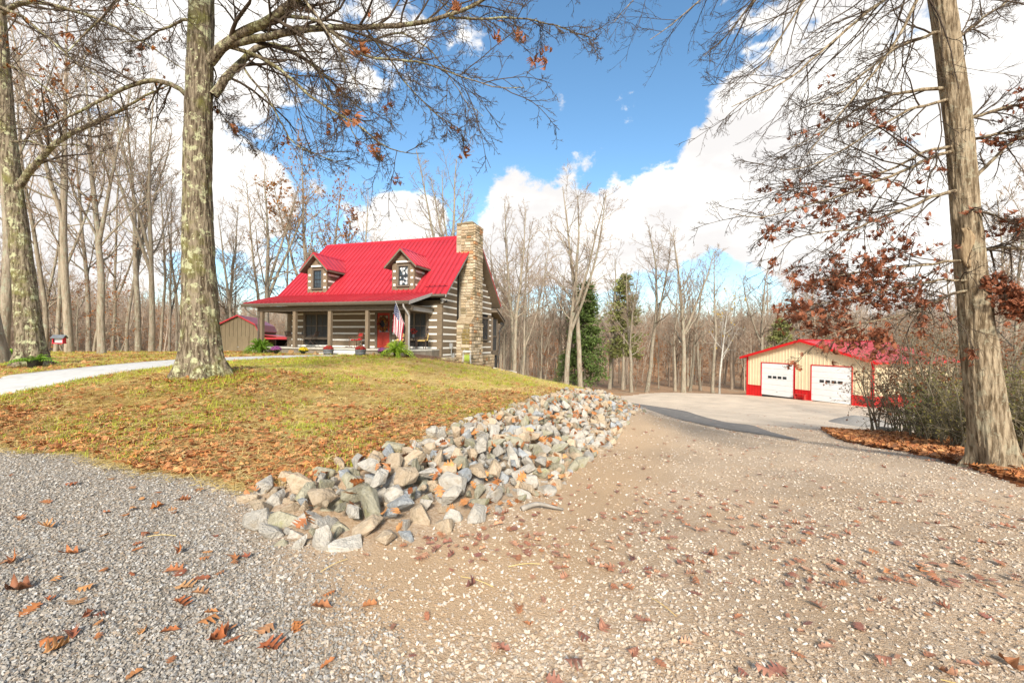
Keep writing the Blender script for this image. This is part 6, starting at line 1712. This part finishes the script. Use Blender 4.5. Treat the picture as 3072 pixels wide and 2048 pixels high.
scatter('lawn_grass', on_ground(xx, yy, -.004), np.stack([gR.normal(0, .1, len(xx)), gR.normal(0, .1, len(xx)), gR.uniform(0, 6.28, len(xx))], -1), gR.uniform(.6, 1.4, len(xx)) * (1 + .04 * yy), gcol, 4)
X, Y = sample_ground(150000, 4.0, 25, 1.45); reg = region(X, Y); cl3 = fbm2(X, Y, .9, 4, 75)
keep = (reg == 1) & ~inpoly(X, Y, WALKP) & (gR.random(len(X)) < np.clip(.5 + 1.5 * (cl3 - .45), 0, 1))
xx, yy = X[keep], Y[keep]; print('straw', len(xx))
scatter('lawn_straw', on_ground(xx, yy, .0), np.stack([gR.normal(0, .12, len(xx)), gR.normal(0, .12, len(xx)), gR.uniform(0, 6.28, len(xx))], -1), gR.uniform(.6, 1.3, len(xx)) * (1 + .025 * yy), scol, 4)
# single straws dropped on the gravel
for i, (x_, y_, a_, L_) in enumerate([(-2.05, 1.75, -.6, .26), (-1.15, 2.9, 1.0, .2), (-.2, 2.75, -.5, .24), (.9, 2.6, -1.1, .22), (2.1, 2.0, -.7, .2), (-2.6, 3.3, .1, .2), (.1, 3.0, .2, .22)]):
    t_ = np.linspace(-.5, .5, 5); P = np.stack([np.cos(a_) * t_ * L_, np.sin(a_) * t_ * L_, .012 + .012 * np.cos(t_ * 3)], -1)
    o = MB().tube(P, .0022, 5).build('straw_stalk', M_straw, None); o.location = (x_, y_, gz1(x_, y_) + .01)
    tag(o, 'single dry yellow straw stalk lying on the gravel', 'straw', 'loose straw stalks on the gravel')
# ------------------------------------------------------------------ porch furniture and planting
M_fernL = ramp_mat('fern_green', [(.20, .36, .03), (.26, .44, .05)], rough=.6, noise_scale=3, noise_amt=.3, translucent=.3)
M_fernR = ramp_mat('fern_lime', [(.42, .60, .05), (.50, .66, .08)], rough=.6, noise_scale=3, noise_amt=.3, translucent=.3)
M_pot = mat('black_pot', (.02, .02, .02), (.03, .03, .03), rough=.5)
M_tub = mat('grey_tub', (.12, .13, .14), (.19, .20, .21), scale=6, rough=.7, bump=.2)
M_purple = mat('purple_petals', (.25, .04, .19), (.45, .14, .36), scale=60, rough=.8, bump=.6, bscale=80)
M_yel = mat('yellow_petals', (.62, .42, .01), (.78, .60, .03), scale=60, rough=.8, bump=.6, bscale=80)
M_redp = mat('red_petals', (.30, .02, .015), (.45, .05, .04), scale=60, rough=.8, bump=.6, bscale=80)
M_leafg = mat('leaf_green', (.06, .10, .02), (.10, .15, .03), scale=30, rough=.8)
M_wrought = mat('brown_wrought_iron', (.05, .03, .022), (.075, .048, .035), scale=9, rough=.5)
M_rocker = mat('rocker_wood', (.11, .055, .03), (.17, .09, .05), scale=8, rough=.6, stretch=(1, 1, .3))
M_redc = mat('red_cushion', (.52, .012, .02), (.60, .02, .03), scale=9, rough=.9)
M_yelc = mat('yellow_cushion', (.62, .42, .13), (.72, .52, .2), scale=9, rough=.9)

def fern(loc, Rd, H, m, label, n=70, seed=0, group=None):
    g = np.random.default_rng(seed); root = empty('fern', loc); tag(root, label, 'fern', group)
    pot = MB().lathe([(.13, 0), (.16, .2), (.17, .22)], 14).build('pot', M_pot, root, smooth=True)
    for i in range(n):
        a = g.uniform(0, 6.28); el = g.uniform(.15, 1.35); k = 11
        t = np.linspace(0, 1, k); out = Rd * t * math.cos(el) * 1.15 + .04; up = .2 + H * (1.05 * t * math.sin(el) * 1.0 + .35 * t - (.55 + .5 * math.cos(el)) * t * t)
        up = np.maximum(up, .02)
        P = np.stack([np.cos(a) * out, np.sin(a) * out, up], -1); s = np.array((-math.sin(a), math.cos(a), 0)); V = list(P); F = []
        T = np.gradient(P, axis=0)
        for j in range(1, k):
            w = .15 * (1 - t[j]) ** .6 + .02
            for sg in (-1, 1):
                V.append(P[j] + sg * s * w + T[j] * .25 + np.array((0, 0, -.35 * w))); F.append((j - 1, len(V) - 1, j))
        f = obj_np('frond', np.array(V), [np.array(F)], m, root)
    return root
def ground_pt(px, py, d):
    q = at(px, py, d); return (q[0], q[1], gz1(q[0], q[1]))
fern(ground_pt(780, 1060, 23.7), .85, .95, M_fernL, 'dark green fern at the left end of the porch', 75, 1)
fern(ground_pt(1191, 1080, 20.9), .80, .90, M_fernR, 'lime green fern in front of the right porch post', 75, 2)
for i, (px, d_, H_) in enumerate([(40, 16.0, .22), (105, 12.0, .2)]):
    fern(ground_pt(px, 1080, d_), .5, H_ * 1.4, M_fernL, ['small low fern at the left foot of the leaning tree', 'small low fern at the right foot of the leaning tree'][i], 16, 5 + i)

def mum(loc, rad, m, label, tub=False, seed=0):
    g = np.random.default_rng(seed); root = empty('potted_mum' if not tub else 'flower_tub', loc); tag(root, label, 'flowers', 'flower pots along the porch')
    h = .22 if not tub else .30
    if tub:
        MB().lathe([(.19, 0), (.22, .1), (.235, .2), (.24, .27), (.25, .28), (.25, .30), (.22, .30), (.21, .26)], 18).build('tub', M_tub, root, smooth=True)
        for z in (.08, .2): MB().lathe([(.222 + z * .06, z), (.23 + z * .06, z + .005), (.23 + z * .06, z + .02), (.222 + z * .06, z + .025)], 18).build('hoop', M_black, root)
    else: MB().lathe([(.085, 0), (.11, .17), (.118, .18), (.118, .2), (.1, .2)], 14).build('pot', M_pot, root, smooth=True)
    n = 260; d_ = nrm(g.normal(size=(n, 3))); d_[:, 2] = np.abs(d_[:, 2]) * .75 - .12; c = np.array((0, 0, h + rad * .18)); p = c + d_ * rad * g.uniform(.85, 1.05, (n, 1))
    bk = Bulk()
    for q, dd in zip(p, d_):
        a_ = nrm(np.cross(dd, np.array((.3, .2, 1.)))); b_ = np.cross(dd, a_); r_ = rad * .115
        ring = np.array([q + r_ * (math.cos(t) * a_ + math.sin(t) * b_) + nrm(dd) * r_ * .25 for t in np.arange(6) * 1.047]); V = np.vstack([[q + nrm(dd) * r_ * .5], ring, [q - nrm(dd) * r_ * .5]])
        bk.add(V, np.array([(0, 1 + k, 1 + (k + 1) % 6) for k in range(6)] + [(7, 1 + (k + 1) % 6, 1 + k) for k in range(6)]))
    o = bk.obj('blossoms', m, root, smooth=False); tag(o, kind='stuff')
    n = 90; d_ = nrm(g.normal(size=(n, 3))); d_[:, 2] = -np.abs(d_[:, 2]) * .5; p = c + d_ * rad * .9; V = p[:, None] + g.normal(0, rad * .16, (n, 3, 3)); b2 = Bulk(); b2.add(V.reshape(-1, 3), np.arange(n * 3).reshape(-1, 3)); tag(b2.obj('foliage', M_leafg, root, smooth=False), kind='stuff')
    MB().lathe([(rad * .3, h - .03), (rad * .75, h + rad * .1), (rad * .8, h + rad * .3), (rad * .4, h + rad * .75), (.01, h + rad * .85)], 12).build('stems', M_leafg, root)
mum(ground_pt(828, 1059, 22.9), .25, M_purple, 'purple mum in a black pot next to the dark green fern', seed=1)
mum(ground_pt(910, 1062, 22.1), .22, M_yel, 'yellow mum in a black pot below the porch', seed=2)
mum(ground_pt(1148, 1072, 20.9), .24, M_purple, 'purple mum in a black pot next to the lime green fern', seed=3)
mum(ground_pt(985, 1062, 21.6), .23, M_redp, 'red mum in a grey tub left of the concrete steps', tub=True, seed=4)
mum(ground_pt(1081, 1065, 20.7), .23, M_redp, 'red mum in a grey tub right of the concrete steps', tub=True, seed=5)
M_brock = rock_mat('brown_sandstone', (.34, .20, .09), (.46, .30, .15), (.25, .15, .07))
for px, py, d_, s, lab, sd_ in ((871, 1060, 22.6, .42, 'largest brown boulder under the left porch window', 700), (949, 1063, 21.9, .36, 'brown boulder between the yellow mum and the tub', 701), (1119, 1070, 20.9, .3, 'small brown boulder right of the steps', 702)):
    o = link(bpy.data.objects.new('boulder', hull_mesh('boulder', sd_, 13, (.8, .85), M_brock, bevel=.03))); p = ground_pt(px, py, d_); o.location = (p[0], p[1], p[2] + s * .3); o.scale = (s * 1.15, s, s); o.rotation_euler = (0, .2, sd_)
    tag(o, lab, 'boulder', 'brown boulders along the porch')

def on_porch(name, x, y, rz, label, cat, group=None):
    q = hw(x, y); o = empty(name, (q[0], q[1], FLOOR), HROT + rz); tag(o, label, cat, group); return o
def bistro_chair(x, y, rz, label):
    c = on_porch('folding_chair', x, y, rz, label, 'chair', 'folding chairs at the bistro table')
    for i in range(4): MB().box(-.2, .2, -.2 + i * .1, -.12 + i * .1, .45, .465, bev=.003).build('seat_slat', M_wrought, c)
    for s in (-1, 1):
        MB().tube([(s * .21, -.28, 0), (s * .21, .0, .45), (s * .21, .22, .78), (s * .2, .27, .92)], .013, 6).build('leg', M_wrought, c)
        MB().tube([(s * .19, .3, 0), (s * .19, .0, .3), (s * .19, -.2, .46)], .013, 6).build('leg', M_wrought, c)
        MB().tube([(s * .22, -.2, .66), (s * .22, .15, .67)], .014, 6).build('armrest', M_wrought, c)
    for i in range(4):
        z = .60 + i * .085; MB().box(-.2, .2, .16 + i * .035, .175 + i * .035, z, z + .065, bev=.003).build('back_slat', M_wrought, c)
bistro_chair(-9.5, -1.05, R(80), 'dark folding chair left of the bistro table on the porch')
bistro_chair(-7.8, -1.05, R(-80), 'dark folding chair right of the bistro table on the porch')
t = on_porch('bistro_table', -8.65, -1.05, 0, 'dark wrought-iron bistro table between the two folding chairs', 'table')
MB().lathe([(.33, .70), (.34, .705), (.34, .725), (.33, .73)], 22).build('table_top', M_wrought, t)
for k in range(3):
    a = k * 2.094 + .4; MB().tube([(math.cos(a) * .3, math.sin(a) * .3, 0), (math.cos(a) * .13, math.sin(a) * .13, .35), (math.cos(a) * .26, math.sin(a) * .26, .70)], .012, 6).build('leg', M_wrought, t)
q = hw(-8.62, -1.05); l = empty('lantern', (q[0], q[1], FLOOR + .73)); tag(l, 'small black lantern standing on the bistro table', 'lantern')
MB().lathe([(.05, 0), (.055, .01), (.055, .02), (.04, .025), (.04, .1), (.055, .105), (.01, .15)], 10).build('body', M_black, l); MB().tube([(-.03, 0, .14), (-.02, 0, .19), (.02, 0, .19), (.03, 0, .14)], .005, 5).build('handle', M_black, l)

def rocker(x, y, rz, label, cm, frame, rockers=True, name='rocking_chair', cush='seat_cushion'):
    c = on_porch(name, x, y, rz, label, 'chair', None)
    for i in range(5): MB().box(-.25, .25, -.24 + i * .1, -.155 + i * .1, .40, .42, bev=.004).build('seat_slat', frame, c)
    for s in (-1, 1):
        if rockers: MB().tube([(s * .25, -.48, .07), (s * .25, -.25, .02), (s * .25, .05, .02), (s * .25, .3, .05), (s * .25, .5, .12)], .018, 6).build('rocker', frame, c)
        MB().tube([(s * .25, -.24, .03 if rockers else 0), (s * .26, -.25, .62)], .02, 6).build('leg', frame, c)
        MB().tube([(s * .25, .2, .03 if rockers else 0), (s * .25, .22, .45), (s * .23, .38, 1.1)], .02, 6).build('back_post', frame, c)
        MB().box(s * .27 - .04, s * .27 + .04, -.3, .3, .62, .64, bev=.006).build('armrest', frame, c)
    for z in (1.03, .55): MB().box(-.23, .23, .24 + (z - .5) * .24 - .012, .24 + (z - .5) * .24 + .012, z, z + .08, bev=.005).build('back_rail', frame, c)
    for i in range(5):
        x_ = -.16 + i * .08; MB().tube([(x_, .24, .55), (x_, .37, 1.05)], .009, 5).build('spindle', frame, c)
    cu = MB(); cu.box(-.2, .2, .12, .22, .46, .88, bev=.04); cu = cu.build('back_cushion', cm, c); cu.matrix_local = Matrix.Translation((0, .03, .02)) @ Matrix.Rotation(R(-11), 4, 'X')
    MB().box(-.22, .22, -.2, .2, .42, .48, bev=.025).build(cush, cm, c)
rocker(-5.0, -.85, R(-20), 'wooden rocking chair with red cushions on the porch left of the door', M_redc, M_rocker)
rocker(-2.05, -.95, R(25), 'chair with yellow cushion half hidden behind the flag and porch post', M_yelc, M_wrought, False, 'porch_chair')
rocker(-.72, -1.0, R(-50), 'chair with yellow cushion at the right end of the porch', M_yelc, M_wrought, False, 'porch_chair')
t = on_porch('side_table', -1.35, -.7, 0, 'small dark table between the two yellow-cushioned chairs', 'table')
MB().lathe([(.24, .56), (.25, .565), (.25, .585), (.24, .59)], 18).build('table_top', M_wrought, t)
for k in range(3):
    a = k * 2.094; MB().tube([(math.cos(a) * .2, math.sin(a) * .2, 0), (math.cos(a) * .16, math.sin(a) * .16, .57)], .012, 6).build('leg', M_wrought, t)
q = hw(-1.35, -.7); b = empty('bouquet', (q[0], q[1], FLOOR + .59)); tag(b, 'red flower bouquet on the small table at the right end of the porch', 'flowers')
MB().lathe([(.04, 0), (.06, .1), (.04, .2), (.05, .22)], 10).build('vase', M_tub, b, smooth=True)
gq = np.random.default_rng(3); bk = Bulk(); n = 60; p = nrm(gq.normal(size=(n, 3))) * .16 * gq.uniform(.6, 1, (n, 1)) + np.array((0, 0, .38)); V = p[:, None] + gq.normal(0, .035, (n, 4, 3)); bk.add(V.reshape(-1, 3), np.arange(n * 4).reshape(-1, 4)); tag(bk.obj('petals', M_redp, b, smooth=False), kind='stuff')
q = hw(-4.62, -.6); wc = empty('watering_can', (q[0], q[1], FLOOR), HROT); tag(wc, 'small pale watering can by the porch post left of the door', 'watering can')
MB().lathe([(.09, 0), (.09, .17), (.07, .19)], 14).build('body', M_tin, wc, smooth=True); MB().tube([(-.08, 0, .05), (-.2, 0, .22), (-.26, 0, .27)], .016, 6).build('spout', M_tin, wc); MB().tube([(.08, 0, .16), (.14, 0, .2), (.13, 0, .08), (.08, 0, .05)], .008, 6).build('handle', M_tin, wc)

# wreath on the door
w = empty('door_wreath', hw((DOOR[0] + DOOR[1]) / 2, -.06, 2.42), HROT); tag(w, 'autumn wreath of orange and red leaves hanging on the red door', 'wreath')
MB().tube([(.27 * math.cos(a), 0, .30 * math.sin(a)) for a in np.linspace(0, 6.2832, 25)], .045, 8, caps=False).build('ring', M_rocker, w)
M_wleaf = [M_fall, M_orangeleaf, M_redp, M_yellowleaf]
for j in range(4):
    a = gq.uniform(0, 6.28, 60); rr = gq.normal(.285, .05, 60); p = np.stack([rr * np.cos(a), gq.uniform(-.08, 0, 60), 1.1 * rr * np.sin(a)], -1)
    tag(leaves_mesh(p, .11, ['oak_sprays', 'orange_sprays', 'red_flowers', 'yellow_sprays'][j], M_wleaf[j], w, g=gq), kind='stuff')

# flag on the right-hand porch post
M_fr = mat('flag_red', (.42, .02, .04), (.50, .03, .055), scale=8, rough=.85); M_fw = mat('flag_white', (.72, .70, .70), (.8, .78, .78), scale=8, rough=.85); M_fb = mat('flag_blue', (.02, .035, .12), (.03, .05, .16), scale=8, rough=.85)
pa_, pb_ = np.array(hw(-.80, -2.52, 2.33)), at(1186.5, 904, 21.3)
flag = empty('flag', pa_); tag(flag, 'American flag hanging from a white pole on the right porch post', 'flag')
MB().tube([(0, 0, 0), pb_ - pa_], .014, 8).build('pole', M_white, flag); MB().lathe([(.0, -.02), (.025, 0), (.0, .025)], 8).build('finial', M_tin, flag).location = tuple(pb_ - pa_)
MB().box(-.03, .03, -.03, .03, -.06, .06).build('bracket', M_tin, flag)
pd = nrm(pb_ - pa_); top = pb_ - pd * .04; nS, nT = 39, 40
S, T_ = np.meshgrid(np.linspace(0, 1, nS + 1), np.linspace(0, 1, nT + 1), indexing='ij')
hoist = .92; fly = 1.42
rgt = np.array((.93, -.3, 0.)); fwd = np.array((-.3, -.95, 0.))
# hoist edge follows the pole, the fly falls under its own weight and gathers
gath = 1 - .45 * T_ ** .8
off = (S - .25) * hoist
h0 = top[None, None, :] - pd[None, None, :] * (S * hoist)[..., None]
mid = top - pd * hoist * .25
xy = mid[None, None, :2] + (h0[..., :2] - mid[None, None, :2]) * gath[..., None] + (.055 * np.sin(S * 15 + 2.2 * T_) * (T_ ** .6))[..., None] * fwd[:2] + (.03 * np.sin(S * 9 + 1 + 3 * T_) * T_)[..., None] * rgt[:2] - (.10 * T_)[..., None] * rgt[:2] + ((S - .25) * .30 * np.minimum(1, T_ * 4))[..., None] * rgt[:2]
zz = h0[..., 2] - fly * T_ * (1 - .12 * S)
FV = np.concatenate([xy, zz[..., None]], -1) - pa_
idx = np.arange((nS + 1) * (nT + 1)).reshape(nS + 1, nT + 1)
FF = np.stack([idx[:-1, :-1], idx[1:, :-1], idx[1:, 1:], idx[:-1, 1:]], -1).reshape(-1, 4)
fc = obj_np('cloth', FV.reshape(-1, 3), FF, M_fr, flag, smooth=True); fc.data.materials.append(M_fw); fc.data.materials.append(M_fb)
si = np.repeat(np.arange(nS), nT) // 3; ti = np.tile(np.arange(nT), nS)
mi = np.where(si % 2 == 0, 0, 1); mi[(si < 7) & (ti < 16)] = 2
fc.data.polygons.foreach_set('material_index', mi.astype(np.int32)); fc.data.update()
bk = Bulk()
for r_ in range(9):
    for c_ in range(6 if r_ % 2 == 0 else 5):
        s_ = (r_ + 1) / 10 * 7 / 13; t_ = ((c_ * 2 + 1 + (r_ % 2)) / 12) * .4
        i, j = s_ * nS, t_ * nT; i0, j0 = int(i), int(j); P0 = FV[i0, j0] + (FV[i0 + 1, j0] - FV[i0, j0]) * (i - i0) + (FV[i0, j0 + 1] - FV[i0, j0]) * (j - j0)
        us = nrm(FV[i0 + 1, j0] - FV[i0, j0]); ut = nrm(FV[i0, j0 + 1] - FV[i0, j0]); nn = nrm(np.cross(us, ut)); nn = nn if nn[1] < 0 else -nn
        pts = [P0 + nn * .006 + (.026 if k % 2 == 0 else .011) * (math.cos(k * math.pi / 5) * us + math.sin(k * math.pi / 5) * ut) for k in range(10)]
        bk.add(np.array([P0 + nn * .006] + pts), np.array([(0, 1 + k, 1 + (k + 1) % 10) for k in range(10)]))
tag(bk.obj('stars', M_fw, flag, smooth=False), kind='stuff')

# hose reel by the chimney
q = hw(1.05, 1.05); hz = gz1(q[0], q[1]); hr = empty('hose_reel', (q[0], q[1], hz), HROT + R(25)); tag(hr, 'garden hose reel with green hose beside the chimney base', 'hose reel')
M_hose = mat('green_hose', (.30, .40, .05), (.38, .48, .08), scale=20, rough=.4)
M_greyp = mat('grey_plastic', (.38, .39, .38), (.46, .47, .46), scale=8, rough=.5)
for s in (-1, 1):
    o = MB().lathe([(.06, -.012), (.24, -.012), (.24, .012), (.06, .012)], 20).build('reel_disc', M_greyp, hr); o.matrix_local = Matrix.Translation((s * .17, 0, .34)) @ Matrix.Rotation(R(90), 4, 'Y')
    MB().tube([(s * .22, -.25, 0), (s * .22, 0, .36), (s * .22, .12, .72)], .018, 6).build('frame', M_greyp, hr); MB().tube([(s * .22, .28, 0), (s * .22, 0, .36)], .018, 6).build('frame', M_greyp, hr)
for k in range(6):
    x_ = -.125 + k * .05; MB().tube([(x_, .19 * math.cos(a), .34 + .19 * math.sin(a)) for a in np.linspace(0, 6.2832, 21)], .022, 6, caps=False).build('hose_coil', M_hose, hr)
MB().box(-.22, .22, .05, .2, .66, .78, bev=.02).build('tray', M_greyp, hr); MB().tube([(.2, 0, .34), (.32, 0, .34), (.34, .0, .45)], .014, 6).build('crank', M_black, hr)

# landscape timbers and flat stones along the bed
M_timber = mat('landscape_timber', (.10, .055, .035), (.17, .10, .07), scale=5, rough=.9, bump=.4)
def timber(a, b, label, h=.14):
    a, b = np.array(a), np.array(b); L = np.linalg.norm(b[:2] - a[:2]); o = MB().box(0, L, -.07, .07, 0, h, bev=.015).build('landscape_timber', M_timber, None)
    za, zb = gz1(a[0], a[1]), gz1(b[0], b[1]); o.location = (a[0], a[1], za - .02); o.rotation_euler = (0, -math.atan2(zb - za, L), math.atan2(b[1] - a[1], b[0] - a[0])); tag(o, label, 'timber', 'timbers edging the flower bed')
timber(hw(-.35, -3.0)[:2], hw(1.75, -.9)[:2], 'long brown timber edging the bed right of the porch')
timber(hw(-.3, -2.4)[:2], hw(.75, -1.5)[:2], 'short timber behind the long one beside the porch floor', .2)
timber(hw(1.8, .1)[:2], hw(2.25, 2.0)[:2], 'timber edging in front of the chimney base')
gS = random.Random(4)
for i in range(9):
    p = hw(1.95 + .05 * i + gS.uniform(-.1, .1), 1.2 + i * .62); s = gS.uniform(.35, .6)
    o = link(bpy.data.objects.new('edging_stone', RK[gS.randrange(6)][1])); o.location = (p[0], p[1], gz1(p[0], p[1]) + .05); o.scale = (s * 1.2, s, s * .5); o.rotation_euler = (0, 0, gS.uniform(0, 6))
    tag(o, 'flat pale stone edging the bed below the chimney', 'stone', 'flat stones below the chimney')

# bird feeder on a crook
p = ground_pt(150, 1062, 18); p = (p[0], p[1], p[2] + .18); bf = empty('bird_feeder', p, R(20)); tag(bf, 'red wooden bird feeder hanging from a black shepherd crook', 'bird feeder')
MB().tube([(0, 0, -.35), (0, 0, .85), (.02, 0, .98), (.1, 0, 1.06), (.2, 0, 1.04), (.27, 0, .95), (.28, 0, .86)], .012, 6).build('crook', M_black, bf)
M_fred = mat('feeder_red', (.52, .01, .03), (.6, .015, .04), rough=.5)
MB().box(.12, .46, -.14, .14, .38, .42).build('floor', M_fred, bf)
for x_ in (.12, .44): MB().box(x_, x_ + .02, -.12, .12, .42, .62).build('end_wall', M_fred, bf)
MB().box(.15, .43, -.05, .05, .42, .6).build('seed_hopper', M_tin, bf)
for s in (-1, 1): MB().hexa([(.08, 0, .72), (.5, 0, .72), (.5, s * .18, .60), (.08, s * .18, .60), (.08, 0, .745), (.5, 0, .745), (.5, s * .18, .625), (.08, s * .18, .625)]).build('roof', M_tub, bf)
MB().tube([(.28, 0, .74), (.28, 0, .87)], .006, 5).build('hanger', M_black, bf)

# stump and gravel heap by the lot
p = ground_pt(2655, 1292, 14.5); o = MB().lathe([(.26, -.1), (.23, .0), (.21, .22), (.2, .23)], 18).build('tree_stump', M_barkF, None); o.location = p; tag(o, 'low sawn stump at the edge of the leaf drift', 'stump')
p = at(2590, 1270, 25.0); px_, py_ = p[0], p[1]
rr = np.linspace(0, 1, 16)[:, None]; th = np.linspace(0, 2 * np.pi, 41)[None, :-1]; ex = 1.5 * rr * np.cos(th); ey = 2.0 * rr * np.sin(th); Xh = px_ + ex; Yh = py_ + ey
Zh = gz(Xh, Yh) + .62 * (1 - rr ** 1.6) * (.75 + .5 * fbm2(Xh, Yh, 1.2, 3, 5)) - .03
idx = np.arange(16 * 40).reshape(16, 40); k2 = (np.arange(40) + 1) % 40
M_heap = mat('grey_heap', (.22, .20, .175), (.40, .37, .33), scale=30, rough=.95, bump=1.0, bscale=40)
o = obj_np('gravel_heap', np.stack([Xh, Yh, Zh], -1).reshape(-1, 3), np.stack([idx[:-1], idx[:-1][:, k2], idx[1:][:, k2], idx[1:]], -1).reshape(-1, 4)[:, ::-1], M_heap, smooth=True); tag(o, 'low heap of dark grey gravel on the lot in front of the garage', 'gravel heap')
# weathered branches at the foot of the rocks
M_drift = mat('weathered_wood', (.26, .23, .19), (.38, .34, .29), scale=8, stretch=(1, 1, .3), rough=.9, bump=.4)
for pts, lab in (([(1565, 1532, 4.1), (1610, 1518, 4.2), (1660, 1508, 4.25), (1690, 1500, 4.3)], 'grey weathered branch at the foot of the rocks'),):
    P = np.array([at(*q) for q in pts]); P[:, 2] = gz(P[:, 0], P[:, 1]) + .02 + np.array((.0, .05, .02, .0)); Q, r_ = resample(P, [.026, .010], 10)
    o = MB().tube(Q - Q[0], r_, 8).build('fallen_branch', M_drift, None, smooth=True); o.location = Q[0]; tag(o, lab, 'branch')
